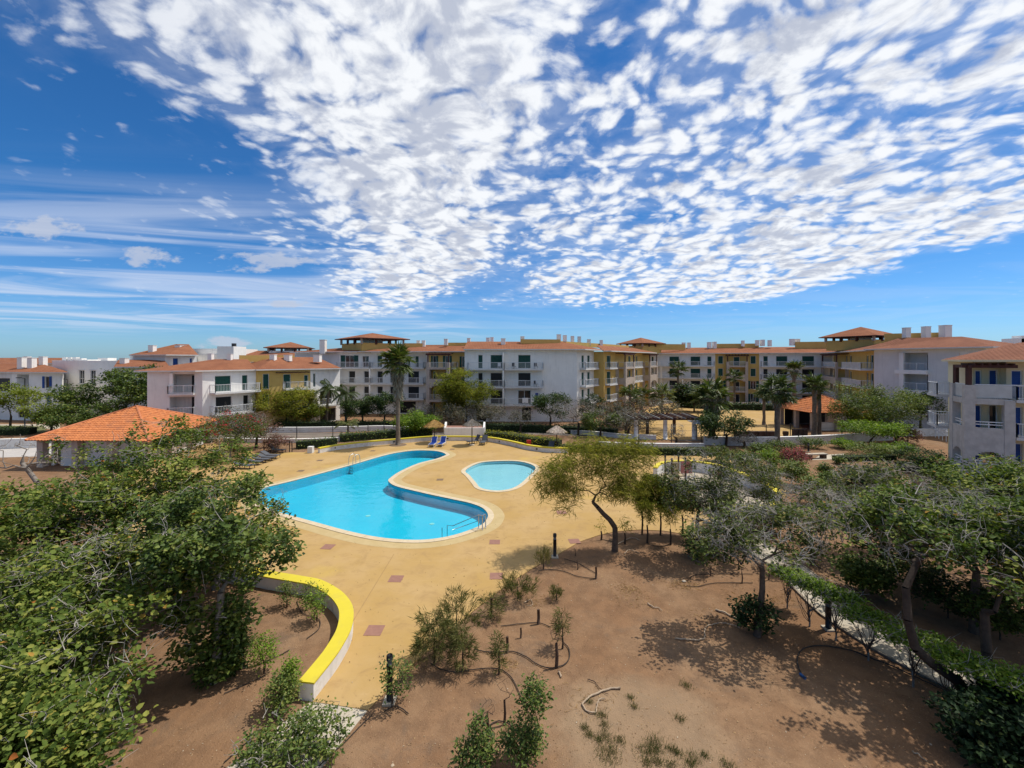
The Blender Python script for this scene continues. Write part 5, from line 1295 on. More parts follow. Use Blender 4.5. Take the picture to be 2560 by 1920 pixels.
# the tree with the leafy trunk standing in the left bed
tree('broadleaf_tree', 'single broad-leaved tree with leaf-clad trunk standing in the bed inside the curved yellow wall', 'tree', (-9.2, 13.4, 0),
     [(0, 0, 0, .15), (.05, 0, .9, .13), (.1, 0, 1.8, .12), (.1, .1, 2.7, .10)], [(0, 0, 4.9, 1.7, 1.7, 1.2), (.9, .3, 4.2, 1.2, 1.2, 1.0), (-.6, -.2, 4.0, 1.2, 1.2, 1.0), (-1.5, .6, 4.5, 1.3, 1.3, .9), (-.2, 0, 2.9, 1.1, 1.1, 1.0), (-.3, 0, 1.8, .8, .8, .9), (-.3, .1, .8, .8, .8, .6)], 380, L_MID, 26, .15, .15, .12, 'hexa', BARKG, 131, 90, clumps=52, csize=.4, hollow=.45, mean=.5, first=0)
# bare leaning tree
rng = np.random.default_rng(77); root = empty('bare_tree', G(100, 1262), 0, 'leafless dark tree leaning left in front of the grey pavilion wall', 'tree')
b0 = np.array(root.location); Yb = b0[1]
def rel(px, py, dy=0.0): p = D(px, py, Yb + dy); return (p.x - b0[0], p.y - b0[1], p.z)
tk = [(0, 0, 0, .17), rel(92, 1205) + (.15,), rel(75, 1182) + (.14,), rel(55, 1158) + (.12,)]
tg = np.array([rel(rng.uniform(-40, 190), rng.uniform(1085, 1170), rng.uniform(-1.5, 1.5)) for _ in range(70)])
P_, par_, R_, _, _ = grow(rng, tk, tg, .5, .14, 2, .018); link('trunk', wood_mesh('trunk', P_, par_, R_, BARKG), root)

# ---- right-hand trees
def righttree(i, x, y, trunk, blobs, nt, label, m=None, per=11, twigs=220, mean=.4, bare=.25, L=.15, bark=None):
    return tree('broadleaf_tree', label, 'tree', (x, y, 0), trunk, blobs, nt, m or L_BROAD, int(per * (1.9 if m is L_DRY else 1.9)), .14, L * .95, L * .8, 'hexa', bark or BARKM, 200 + i, int(twigs * (1.4 if m is L_DRY else 1.6)), clumps=max(34, nt // 8), hollow=.55, mean=mean, bare=bare, tip=.007)
righttree(1, 12.9, 12.1, [(0, 0, 0, .17), (-.1, 0, .45, .165), (-.4, 0, .97, .14), (-1.1, .05, 1.45, .125), (-1.5, .1, 1.83, .12), (-1.62, .2, 2.58, .11), (-1.5, .4, 3.37, .095), (-1.0, .6, 4.0, .08)],
          [(-.9, 1.2, 4.8, 2.1, 1.9, .8), (.9, 1.6, 4.9, 1.9, 1.8, .9), (-.3, 2.8, 4.4, 1.9, 1.6, .9)], 360, 'dark-trunked tree with forked curving limbs at the right, crown over the pavement', bark=BARK, mean=.45)
righttree(2, 13.25, 12.0, [(0, 0, 0, .15), (.0, .05, .9, .135), (.05, .1, 1.8, .12), (.2, .3, 2.8, .10)], [(1.3, .9, 4.9, 2.0, 1.8, .9), (2.4, .2, 4.4, 1.8, 1.7, 1.0), (.8, -.6, 4.2, 1.3, 1.2, .7)], 340, 'upright dark stem right of the forked limb, crown filling the right edge', bark=BARK, mean=.45)
righttree(3, 22.0, 18.6, [(0, 0, 0, .2), (.1, 0, 1.4, .16), (0, .1, 2.6, .13)], [(0, 0, 4.3, 3.1, 2.8, 1.3), (-2.2, -.8, 3.9, 2.0, 1.9, 1.1), (1.9, .3, 4.7, 1.8, 1.7, .9)], 430, 'broad spreading tree at the right edge in front of the yellow house', per=13, twigs=230, mean=.5, bare=.15)
righttree(4, 18.6, 21.6, [(0, 0, 0, .15), (0, 0, 1.2, .13), (-.1, 0, 2.2, .11)], [(0, 0, 3.5, 2.4, 2.2, 1.3), (1.6, .4, 3.2, 1.5, 1.5, 1.0)], 240, 'grey twiggy tree left of the yellow house, half bare', L_DRY, 9, 330, .5, .35)
righttree(5, 16.9, 15.8, [(0, 0, 0, .16), (0, 0, 1.2, .13), (.1, 0, 2.2, .11)], [(0, 0, 3.9, 2.5, 2.2, 1.2), (1.5, -.6, 3.7, 1.8, 1.6, 1.0), (-1.5, .6, 3.5, 1.5, 1.4, .8)], 330, 'twiggy tree beyond the pavement hedge at far right', L_DRY, 10, 330, .45, .3)
righttree(6, 16.7, 13.4, [(0, 0, 0, .16), (0, 0, 1.2, .13), (.1, 0, 2.2, .11)], [(0, 0, 3.9, 2.2, 2.0, 1.4), (.6, -.6, 3.0, 1.6, 1.5, 1.1)], 220, 'dark broad-leaved tree in the right corner above the shaded bush', L_MID, 12, 120, .4, .15)
righttree(11, 17.2, 18.4, [(0, 0, 0, .14), (0, 0, 1.0, .12), (.1, 0, 1.9, .10)], [(0, 0, 3.3, 2.5, 2.3, 1.2), (-1.5, -.5, 2.9, 1.4, 1.4, .9)], 330, 'twiggy grey-green tree in the middle of the right garden, left of the spreading tree', L_DRY, 10, 380, .4, .3)
righttree(12, 19.6, 15.6, [(0, 0, 0, .16), (0, 0, 1.2, .13), (.1, 0, 2.2, .11)], [(0, 0, 4.2, 2.9, 2.5, 1.3), (-1.6, -.6, 3.6, 1.7, 1.6, 1.0)], 400, 'broad-leaved tree cut by the right edge below the yellow house', None, 12, 200, .5, .15)
righttree(13, 19.4, 17.0, [(0, 0, 0, .14), (0, 0, 1.0, .12), (.1, 0, 2.0, .10)], [(0, 0, 3.5, 2.2, 2.0, 1.2), (1.0, -.8, 2.8, 1.6, 1.5, 1.0)], 300, 'half-bare tree behind the forked dark limbs', L_DRY, 10, 330, .45, .3)
# greyish trees in the middle right
righttree(7, 8.85, 15.6, [(0, 0, 0, .14), (.12, .05, .8, .12), (.25, .1, 1.6, .10), (.3, .2, 2.3, .085)], [(.2, .1, 3.6, 2.0, 1.8, 1.0), (-1.1, .3, 3.5, 1.2, 1.2, .7), (1.7, .5, 3.7, 1.5, 1.3, .7)], 300, 'grey-green tree with leafy bush at its foot, on the right side of the bare soil', L_DRY, 10, 420, .45, .35, .13)
righttree(8, 9.3, 21.6, [(0, 0, 0, .12), (0, .05, .9, .10), (0, .1, 1.9, .09)], [(0, .1, 4.0, 1.7, 1.5, 1.4), (1.2, .2, 3.3, 1.4, 1.3, 1.1), (-.6, 0, 2.8, 1.1, 1.0, .9), (1.6, .2, 2.4, 1.1, 1.1, .8)], 560, 'dull grey-leaved tree hiding the playground tower', L_DRY, 9, 300, .3, .25, .12)
righttree(9, 14.6, 21.0, [(0, 0, 0, .11), (0, .05, .8, .10), (0, .1, 1.5, .08)], [(0, .1, 2.8, 1.6, 1.5, 1.1), (1.1, .3, 2.5, 1.1, 1.1, .8)], 200, 'dry tree between the two round bushes and the pavement', L_DRY, 9, 320, .45, .35, .12)
righttree(10, 13.0, 24.5, [(0, 0, 0, .10), (0, .05, .8, .09), (0, .1, 1.5, .08)], [(0, .1, 3.3, 1.9, 1.6, 1.2), (1.6, .3, 3.0, 1.5, 1.4, 1.0), (-1.2, 0, 2.8, 1.2, 1.2, .9)], 460, 'grey dry tree in front of the playground wall', L_DRY, 8, 300, .4, .4, .12)

# ---- feathery tree in the centre
cb = G(1537, 1378); Yc = cb.y
def crel(px, py, dy=0.0): p = D(px, py, Yc + dy); return (p.x - cb.x, p.y - cb.y, p.z)
def cblob(px, py, rx, ry, dy=0.0, rd=None): p = crel(px, py, dy); k = Yc / F; return (p[0], p[1], p[2], rx * k, (rd or rx) * k * .8, ry * k)
rng = np.random.default_rng(311)
root = empty('feathery_tree', cb, 0, 'crooked-trunked feathery tree with drooping yellow-green foliage beside the paddling pool', 'tree')
tk = [(0, 0, 0, .18), crel(1538, 1345) + (.15,), crel(1537, 1318) + (.14,), crel(1525, 1300) + (.13,), crel(1508, 1284) + (.12,), crel(1494, 1268) + (.11,), crel(1482, 1256, .2) + (.085,)]
blobs = [cblob(1390, 1180, 55, 42, -.3), cblob(1450, 1150, 60, 45, .3), cblob(1520, 1160, 62, 55, 0), cblob(1575, 1185, 55, 60, .3), cblob(1600, 1130, 42, 35, .6), cblob(1480, 1110, 60, 25, .8), cblob(1420, 1215, 50, 30, 0), cblob(1540, 1225, 45, 25, -.2), cblob(1360, 1225, 35, 18, -.4), cblob(1405, 1262, 28, 14, -.5), cblob(1570, 1110, 40, 25, .4)]
T_ = blob_points(rng, blobs, 420, .3)
P_, par_, R_, tips_, _ = grow(rng, tk, T_, .35, .07, 4, .005, droop=.05)
link('trunk', wood_mesh('trunk', P_, par_, R_, BARKM), root)
def feather(rng, C, per, L, spread, mean=.5, droop=.55, width=.024, ca=.2):
    K = len(C); P = np.repeat(C, per, axis=0); N = len(P); P = P + rng.normal(size=(N, 3)) * spread
    d = rng.normal(size=(N, 3)) * .8; d[:, 2] = d[:, 2] * .35 - droop * rng.uniform(.2, 1.4, N)
    V, Fc = leaf_rhomb(P, d, L * rng.uniform(.6, 1.4, N), width * rng.uniform(.7, 1.4, N), rng)
    cl = np.repeat(np.clip(rng.normal(mean, ca, K), 0, 1), per); t_ = np.clip(cl + rng.normal(0, .14, N), 0, 1)
    return arrays_mesh('crown', V, Fc, [L_FEATHER], np.repeat(t_, 2))
link('crown', feather(rng, P_[tips_], 22, .40, .17, .7, width=.022), root)
# slender feathery saplings in a row to its right
def sapling(px, py, ytop, wpx, label, seed, dens=60, nt=60, m=None, low=.45, per=60):
    b = G(px, py); Y = b.y; k = Y / F; h = (py - ytop) * k; rng = np.random.default_rng(seed)
    root = empty('sapling', b, 0, label, 'sapling', 'slender saplings')
    tk = [(0, 0, 0, .055), (.03, 0, h * .2, .048), (0, .03, h * .36, .04)]
    T = blob_points(rng, [(0, 0, h * .78, wpx * k * .5, wpx * k * .5, h * .22), (.1, 0, h * .62, wpx * k * .42, wpx * k * .4, h * .2)], nt, .3)
    P, par, R, tips, _ = grow(rng, tk, T, .3, .06, 1, .004); link('trunk', wood_mesh('trunk', P, par, R, BARK), root)
    link('crown', feather(rng, P[tips], per, .26, .12, .4), root); return root
sapling(1605, 1336, 1178, 70, 'feathery sapling nearest the crooked trunk, first of the row', 401, per=70)
sapling(1618, 1358, 1235, 45, 'thin forked sapling standing just in front of the first one', 402, nt=30, per=30)
sapling(1651, 1338, 1185, 62, 'tall feathery sapling in the middle of the row by the deck kerb', 403, per=70)
sapling(1676, 1362, 1255, 40, 'short thin forked sapling in front of the row', 404, nt=25, per=25)
sapling(1706, 1338, 1200, 62, 'feathery sapling at the right end of the row beside the dark round bush', 405, per=60)
sapling(1562, 1360, 1285, 32, 'nearly bare young sapling right behind the crooked trunk', 406, nt=22, per=5)
sapling(1503, 1350, 1290, 12, 'knobbly bare stem left of the crooked trunk', 407, nt=8, per=4)

# ---- shrubs
def shrub(px, py, ytop, wpx, leafm, label, seed, kind='hexa', L=.075, Wd=.05, per=10, nt=70, stems=4, name='shrub', bark=None, shape=None, mean=.5, spread=.09, group=None, bare=0.0, twigs=0, cat='shrub', z0=.2, tip=.004, hollow=.35):
    b = G(px, py); Y = b.y; k = Y / F; h = (py - ytop) * k; r = wpx * k * .5; rng = np.random.default_rng(seed)
    # top rows hide some height because the camera looks down: estimate with the depth of the crown
    bl = shape(h, r) if shape else [(0, 0, h * .66, r, r * .9, h * .34), (r * .3, 0, h * .45, r * .8, r * .8, h * .28)]
    tk = [(0, 0, 0, .03), (.01, 0, h * .12, .028), (0, .02, h * .22, .025)]
    return tree(name, label, cat, b, tk, bl, nt, leafm, per, spread, L, Wd, kind, bark or BARK, seed, twigs, hollow=hollow, mean=mean, step=.18, jit=.05, first=0, tip=tip, group=group, bare=bare)
def tall(h, r): return [(0, 0, h * .55, r * .8, r * .8, h * .45)]
def ballt(h, r): return [(0, 0, h * .55, r, r, h * .44)]
shrub(735, 1925, 1800, 270, L_MID, 'large sprawling shrub over the concrete path at the bottom', 501, nt=260, per=11, L=.10, Wd=.06, shape=lambda h, r: [(-.1, .1, h * .55, r, r * .8, h * .35), (.5, .2, h * .6, r * .6, r * .6, h * .35), (-.6, 0, h * .4, r * .6, r * .6, h * .3)], mean=.55, twigs=30)
shrub(717, 1518, 1452, 46, L_MID, 'small shrub by the wall, leftmost of three inside the curve', 502, shape=tall, mean=.6, nt=50)
shrub(765, 1527, 1455, 50, L_MID, 'small shrub inside the curved wall, middle of three', 503, shape=tall, mean=.6, nt=50)
shrub(792, 1555, 1462, 60, L_BRIGHT, 'light green shrub close inside the curved wall, nearest of three', 504, shape=tall, mean=.5, nt=70)
shrub(660, 1684, 1580, 70, L_BRIGHT, 'upright light green shrub in the middle of the left bed', 505, shape=tall, mean=.5, nt=90)
shrub(610, 1668, 1565, 62, L_MID, 'dark green shrub beside the leaf-clad tree trunk', 506, shape=tall, mean=.4, nt=80)
shrub(700, 1780, 1690, 80, L_MID, 'leaning shrub beside the white end of the curved wall', 507, mean=.6, nt=110, per=11)
shrub(726, 1742, 1640, 46, L_BRIGHT, 'tall narrow light green shrub behind the wall end', 508, shape=tall, mean=.5, nt=90)
shrub(980, 1765, 1635, 85, L_MID, 'leafy shrub wrapped round the lamp bollard at the deck edge', 509, mean=.45, nt=75, per=8, L=.085, shape=lambda h, r: [(.1, .1, h * .55, r, r, h * .4)], bare=.15)
shrub(1190, 1945, 1810, 105, L_MID, 'dense dark green shrub at the bottom, left of the clipped one', 510, nt=130, per=12, L=.085, mean=.42, shape=lambda h, r: [(0, 0, h * .45, r, r, h * .33), (.05, .1, h * .85, r * .4, r * .4, h * .2)])
shrub(1316, 1915, 1695, 118, L_MID, 'clipped shrub with a round ball on top of a low cushion at the bottom', 511, nt=210, per=12, L=.085, mean=.42, shape=lambda h, r: [(-.1, 0, h * .30, r, r * .9, h * .17), (.18, .1, h * .75, r * .62, r * .62, h * .17)])
# feathery shrubs at the deck edge
def fshrub(px, py, ytop, wpx, label, seed, nt=80, per=50, droop=.6, mean=.45, L=.26):
    b = G(px, py); Y = b.y; k = Y / F; h = (py - ytop) * k; r = wpx * k * .5; rng = np.random.default_rng(seed)
    root = empty('feathery_shrub', b, 0, label, 'shrub', 'feathery shrubs at the deck edge')
    a = rng.uniform(0, 2 * np.pi, nt); q = rng.random(nt); rr = r * (.25 + .75 * rng.random(nt)) ; z = h * (.25 + .75 * q) * (1 - .25 * (rr / r))
    T = np.stack([np.cos(a) * rr, np.sin(a) * rr, z], 1)
    stems = [(0, 0, 0, .035), (.02, 0, h * .15, .032), (0, .02, h * .3, .028), (.01, .01, h * .5, .02)]
    P, par, R, tips, _ = grow(rng, stems, T, .2, .05, 0, .0045); link('trunk', wood_mesh('trunk', P, par, R, BARK), root)
    C = P[tips]; n = max(5, int(per * .36)); Q = np.repeat(C, n, axis=0); N = len(Q); out = Q.copy(); out[:, 2] = 0; out /= np.linalg.norm(out, axis=1, keepdims=True) + .05
    Q = Q + rng.normal(size=(N, 3)) * .05; up = 1.0 - droop * 1.6; d = out * .5 + rng.normal(size=(N, 3)) * .35; d[:, 2] += up * .8 * rng.uniform(.4, 1.4, N)
    V, Fc = leaf_rhomb(Q, d, L * rng.uniform(.5, 1.2, N), .016 * rng.uniform(.7, 1.4, N), rng); cl = np.repeat(np.clip(rng.normal(mean, .22, len(C)), 0, 1), n)
    link('crown', arrays_mesh('crown', V, Fc, [L_SCRUB], np.repeat(np.clip(cl + rng.normal(0, .15, N), 0, 1), 2)), root); return root
fshrub(1085, 1662, 1520, 105, 'bushy drooping feathery shrub, leftmost at the deck edge', 521, 120, 55)
fshrub(1141, 1605, 1470, 105, 'airy feathery shrub standing tallest against the deck', 522, 90, 40, .1)
fshrub(1156, 1677, 1568, 62, 'feathery shrub on a single thin stem', 523, 60, 45)
fshrub(1247, 1686, 1570, 34, 'thin drooping stem with a feathery tuft, in the ring of black pipe', 524, 30, 40)
fshrub(1228, 1545, 1490, 60, 'feathery shrub with a cut stake at the deck edge', 525, 50, 35)
fshrub(1294, 1497, 1440, 95, 'low spreading feathery shrub along the deck kerb', 526, 80, 40, .2)
fshrub(1406, 1622, 1520, 36, 'leaning feathery stem behind the clipped trunk', 527, 30, 35)
fshrub(1358, 1424, 1372, 34, 'dry reddish tuft next to the second bollard', 528, 40, 25, -.4, .9, .3)
fshrub(1391, 1500, 1468, 30, 'small round grassy tuft on the bare soil', 529, 30, 40, -.1, .4, .18)
# bare cut stems and stakes
def stake(px, py, ytop, label, r=.03, branchy=0, seed=1, name='cut_stem'):
    b = G(px, py); h = (py - ytop) * b.y / F; rng = np.random.default_rng(seed); root = empty(name, b, 0, label, 'stump', 'cut stems in the bare soil')
    if branchy:
        T = blob_points(rng, [(0, 0, h * .8, h * .22, h * .22, h * .22)], branchy, .5); P, par, R, _, _ = grow(rng, [(0, 0, 0, r), (.02, 0, h * .25, r * .9), (0, .02, h * .5, r * .75)], T, .12, .03, 1, .006)
        link('trunk', wood_mesh('trunk', P, par, R, STUMP), root)
    else:
        mb = MB(); mb.tube([(0, 0, 0), (.01, 0, h * .5), (.0, .01, h)], [r, r * .92, r * .85], 8); mb.build('trunk', STUMP, root, True)
    return root
stake(1261, 1812, 1692, 'bare forked stem behind the dark shrubs', .04, 14, 3); stake(1219, 1850, 1745, 'bare stem with a twiggy broom head, left of the forked one', .045, 22, 4)
stake(1346, 1560, 1524, 'short thick cut stake on the far pipe loop', .06); stake(1302, 1595, 1570, 'shortest red-brown stake inside the pipe loop', .035); stake(1268, 1632, 1592, 'cut stake on the near pipe loop', .05)
stake(1391, 1669, 1550, 'clipped trunk with a tuft of cut twigs at the pipe bend', .06, 26, 5); stake(1228, 1538, 1496, 'dark cut stake against the deck kerb', .05)
stake(1444, 1424, 1398, 'small bare twiggy stem near the second bollard', .03, 14, 6); stake(1490, 1447, 1417, 'short stump at the end of the dark pipe', .05); stake(1438, 1390, 1366, 'thin dead stem by the deck arc', .025, 8, 7)
stake(1776, 1440, 1400, 'small reddish twiggy stem left of the grey tree', .025, 26, 8); stake(1855, 1458, 1405, 'bare twiggy stem in front of the grey tree trunk', .03, 22, 9); stake(1922, 1450, 1400, 'bare twiggy stem right of the grey tree trunk', .03, 22, 10); stake(1792, 1392, 1355, 'bare stem beside the dark round bush', .03, 16, 11); stake(1846, 1425, 1380, 'bare stem halfway between the bush and the grey tree', .03, 16, 12)
# dark bushes
shrub(1743, 1396, 1322, 78, L_DARK, 'dark round bush at the edge of the bare soil, below the grey tree', 541, shape=ballt, nt=120, per=12, L=.10, Wd=.08, mean=.6)
shrub(1886, 1585, 1488, 98, L_DARK, 'dark leafy bush round the foot of the grey tree', 542, shape=ballt, nt=130, per=12, L=.11, Wd=.09, mean=.5)
shrub(2500, 1915, 1735, 240, L_DARK, 'big black-green bush in the bottom right corner at the foot of the forked tree', 543, shape=lambda h, r: [(0, 0, h * .45, r, r, h * .45), (.8, .5, h * .5, r * .8, r * .8, h * .4)], nt=420, per=18, L=.13, Wd=.10, mean=.25)
shrub(2265, 1470, 1375, 150, L_MID, 'dense shrub under the twiggy trees beyond the pavement', 545, nt=200, per=13, L=.11, Wd=.09, mean=.4)
shrub(2370, 1545, 1440, 190, L_DARK, 'shaded shrub behind the curving dark limb', 546, nt=220, per=13, L=.11, Wd=.09, mean=.6)
shrub(2500, 1600, 1480, 200, L_MID, 'leafy shrub at the right edge behind the hedge', 547, nt=220, per=13, L=.12, Wd=.09, mean=.4)
shrub(568, 1692, 1490, 95, L_MID, 'leafy growth wrapped round the trunk in the left bed', 548, nt=260, per=14, L=.13, Wd=.10, mean=.42, shape=lambda h, r: [(0, 0, h * .5, r * .75, r * .75, h * .5), (-.2, -.1, h * .16, r, r, h * .16)])
# hedge row of leggy shrubs along the pavement
ordw = ['first', 'second', 'third', 'fourth', 'fifth', 'sixth', 'seventh', 'eighth', 'ninth', 'tenth']
for i, (px, py, yt, wp) in enumerate([(1968, 1520, 1415, 70), (2024, 1566, 1440, 105), (2090, 1601, 1470, 110), (2171, 1651, 1520, 125), (2283, 1717, 1575, 140), (2375, 1775, 1620, 150), (2470, 1830, 1650, 160), (2560, 1880, 1680, 170)]):
    hs_ = shrub(px, py, yt + 6, wp, L_BRIGHT, 'leggy shrub with bright green top, %s in the pavement hedge from the grey tree' % ordw[i], 560 + i, nt=120, per=17, L=.085, Wd=.065, mean=.5, name='hedge_shrub', group='hedge shrubs along the pavement', bark=BARKG, tip=.006,
          shape=lambda h, r: [(-.2, .12, h * .90, r * .85, r * .55, h * .07), (.25, -.15, h * .88, r * .85, r * .55, h * .08)], twigs=30, hollow=.15)
    rg_ = np.random.default_rng(5700 + i); kk_ = hs_.location.y / F; hh_ = (py - yt - 6) * kk_; rr_ = wp * kk_ * .5; s0_ = []; s1_ = []; ra_ = []; rb_ = []
    for j in range(14):
        an = rg_.uniform(0, 2 * np.pi); q = rg_.uniform(.3, 1.0); e_ = np.array([math.cos(an) * rr_ * .85 * q, math.sin(an) * rr_ * .6 * q, hh_ * rg_.uniform(.75, .92)]); pr_ = np.array([0, 0, hh_ * rg_.uniform(.08, .35)]); rg_x = rg_.uniform(.7, 1.5); zb_ = pr_[2]; nse = rg_.normal(size=3) * .10
        for s in range(1, 7):
            tq = s / 6; out_ = tq ** rg_x; pt_ = np.array([e_[0] * out_, e_[1] * out_, zb_ + (e_[2] - zb_) * tq]) + nse * math.sin(math.pi * tq) + rg_.normal(size=3) * .012
            s0_.append(pr_); s1_.append(pt_); ra_.append(.015 * (1.15 - tq * .8)); rb_.append(.015 * (1.0 - tq * .8)); pr_ = pt_
            if s > 2 and rg_.random() < .5: s0_.append(pt_); s1_.append(pt_ + rg_.normal(size=3) * .12 + np.array([0, 0, .06])); ra_.append(.006); rb_.append(.003)
    Vq, Fq_ = tubes(np.array(s0_), np.array(s1_), np.array(ra_), np.array(rb_), 4); tag(link('stems', arrays_mesh('stems', Vq, Fq_, [BARKM]), hs_), kind='stuff')
# garden beyond the pavement
for a in [(2157, 1486, 1395, 120, L_MID, 'spreading shrub beyond the pavement, opposite the hedge lamp', dict(nt=160, mean=.6)), (2036, 1262, 1188, 62, L_MID, 'rounded bush with bright crown left of the dark clump', dict(shape=ballt, nt=90, mean=.7)), (2105, 1280, 1216, 44, L_MID, 'round clipped bush, left of the pair below the dark clump', dict(shape=ballt, nt=70, mean=.5)),
          (2148, 1278, 1217, 54, L_MID, 'round clipped bush with a white tag, right of the pair', dict(shape=ballt, nt=80, mean=.55)), (2140, 1214, 1166, 92, L_DARK, 'dark wide bush clump in the middle of the right garden', dict(shape=ballt, nt=120, mean=.5)), (2200, 1216, 1164, 90, L_DARK, 'dark ragged bush joined to the right of the wide clump', dict(shape=ballt, nt=110, mean=.6)),
          (2075, 1220, 1180, 46, L_MID, 'low bush left of the wide dark clump', dict(shape=ballt, nt=60)), (2098, 1160, 1144, 22, L_MID, 'tiny dark shrub alone on the brown slope', dict(shape=ballt, nt=25)), (1930, 1172, 1125, 60, L_BRIGHT, 'bright green bush behind the playground wall', dict(shape=ballt, nt=80)), (1870, 1180, 1128, 66, L_MID, 'green bush at the bend of the playground wall', dict(shape=ballt, nt=80)),
          (1980, 1215, 1150, 80, L_MID, 'leafy green bush right of the playground wall', dict(nt=110, mean=.65)), (1905, 1230, 1165, 90, L_DRY, 'brownish bush hanging over the yellow playground cap', dict(nt=110, mean=.5)), (1840, 1165, 1122, 70, L_DRY, 'dry bush behind the far playground wall', dict(nt=90)), (2180, 1140, 1108, 110, L_MID, 'spreading green bush below the white garden wall', dict(shape=ballt, nt=110, mean=.75)), (2240, 1138, 1106, 90, L_BRIGHT, 'bright spreading bush next to the ramp', dict(shape=ballt, nt=100, mean=.5)),
          (2110, 1122, 1098, 60, L_BRIGHT, 'bright low bush beside the stone bench', dict(shape=ballt, nt=70)), (2300, 1160, 1118, 100, L_DARK, 'dark clipped bush at the foot of the ramp railing', dict(shape=ballt, nt=110, mean=.6)), (2270, 1110, 1070, 60, L_RUST, 'purple-leaved bush at the top of the ramp', dict(shape=ballt, nt=80)), (2330, 1188, 1150, 120, L_DARK, 'dark hedge bush below the stone tower', dict(shape=ballt, nt=120, mean=.5)), (2410, 1205, 1165, 130, L_DARK, 'dark bush under the tower arch', dict(shape=ballt, nt=120, mean=.4)),
          (2030, 1120, 1095, 60, L_MID, 'grey-green bush behind the red bougainvillea', dict(shape=ballt, nt=70)), (1955, 1130, 1100, 70, L_MID, 'low bush in front of the left end of the white garden wall', dict(shape=ballt, nt=80)), (1900, 1140, 1108, 60, L_MID, 'low bush left of the fan palm foot', dict(shape=ballt, nt=70)), (2060, 1205, 1160, 30, L_MID, 'small green bush right of the bougainvillea', dict(shape=ballt, nt=40)), (1800, 1318, 1250, 80, L_DRY, 'dull bush in front of the near playground wall', dict(nt=110, twigs=60)), (1905, 1330, 1262, 90, L_DRY, 'grey bush right of the near playground wall', dict(nt=110, twigs=80)), (1850, 1362, 1310, 70, L_DRY, 'low dry bush between the playground wall and the grey tree', dict(nt=90, twigs=60)), (1795, 1155, 1112, 60, L_DRY, 'pale dry bush left of the far playground wall bend', dict(nt=70, twigs=60))]:
    px, py, yt, wp, m_, lab, kw = a; shrub(px, py, yt, wp, m_, lab, 600 + int(px), L=.15, Wd=.12, spread=.15, per=20, **kw)
def bougain(px, py, yt, wp, label, seed, flower, frac=.35, leafm=L_MID, sz=.12, nt=150, up=True):
    def ex(rng, tp):
        top = tp[tp[:, 2] > np.quantile(tp[:, 2], .5 if up else .1)]; sel = top[rng.random(len(top)) < frac]
        if len(sel) == 0: sel = top[:4]
        V, Fc, t_ = crown_leaves(rng, sel, 16, .16, sz, sz * .8, 'rhomb'); return V, Fc, t_, flower
    b = G(px, py); k = b.y / F; h = (py - yt) * k; r = wp * k * .5
    return tree('bougainvillea', label, 'shrub', b, [(0, 0, 0, .08), (.05, 0, h * .2, .07), (0, 0, h * .4, .06)], [(0, 0, h * .66, r, r * .8, h * .34), (-r * .4, 0, h * .45, r * .6, r * .6, h * .3)], nt, leafm, 24, .24, sz * 1.1, sz * .8, 'rhomb', BARKG, seed, 0, extra=ex, mean=.45)
bougain(575, 1150, 1032, 190, 'bougainvillea with scarlet flowers hanging over the grey loungers', 701, L_RED, .25, L_DRY, .16, 220)
bougain(1985, 1180, 1120, 66, 'red-topped bougainvillea bush in the right garden', 702, L_PINK, .8, L_RUST, .12, 110)
bougain(690, 1130, 1088, 70, 'pinkish leafless-looking shrub behind the single grey lounger', 703, L_RUST, .6, L_RUST, .14, 80)
bougain(1600, 1075, 998, 220, 'dusky pink bougainvillea sprawling over the pergola', 704, L_RUST, .7, L_GREY, .22, 260)

# ---- trees between the road and the buildings
def midtree(px, py, yt, wp, m_, label, seed, nt=170, per=12, L=.26, Wd=.2, kind='rhomb', mean=.5, spread=.32, twigs=0, bark=None, shape=None, low=.35, name='garden_tree', bare=0.0, group=None, hollow=.45, flat=.7):
    b = G(px, py); k = b.y / F; h = (py - yt) * k; r = wp * k * .5
    bl = shape(h, r) if shape else [(0, 0, h * .68, r, r * .85, h * .32), (-r * .45, .2, h * .55, r * .6, r * .6, h * .26), (r * .45, -.2, h * .58, r * .6, r * .6, h * .28)]
    return tree(name, label, 'tree', b, [(0, 0, 0, .16), (.05, 0, h * .15, .14), (.1, .05, h * .3, .12)], bl, nt, m_, int(per * (1.9 if m_ is not L_GREY else 1.3)), spread * .8, L, Wd, kind, bark or BARK, seed, twigs, hollow=hollow, mean=mean, tip=.01, step=.6, jit=.12, bare=bare, group=group, flat=flat, clumps=0 if m_ is L_GREY else max(26, nt // 6), csize=.34)
midtree(320, 1075, 925, 270, L_MID, 'large dark green tree behind the orange pavilion roof', 801, 420, 14, .34, .24, mean=.35, spread=.42, flat=.45, shape=lambda h, r: [(0, 0, h * .6, r, r * .7, h * .25), (.5, 1, h * .86, r * .55, r * .5, h * .14), (r * .5, -.5, h * .5, r * .55, r * .5, h * .2), (-r * .5, -.8, h * .45, r * .5, r * .5, h * .2)])
midtree(330, 1060, 922, 130, L_FEATHER, 'dry olive treetop rising behind the dark green tree', 802, 150, 12, .3, .18, mean=.4, twigs=60)
midtree(128, 1082, 985, 110, L_LIME, 'lime green tree between the lamp posts at left', 803, 170, 14, .28, .2, mean=.4)
midtree(25, 1075, 965, 105, L_LIME, 'yellow-green umbrella tree at the left edge', 804, 130, 14, .28, .2, mean=.35, shape=lambda h, r: [(0, 0, h * .75, r, r, h * .2)])
midtree(190, 1095, 1010, 140, L_MID, 'bushy green tree directly left of the pavilion roof', 805, 200, 12, .26, .2, mean=.45)
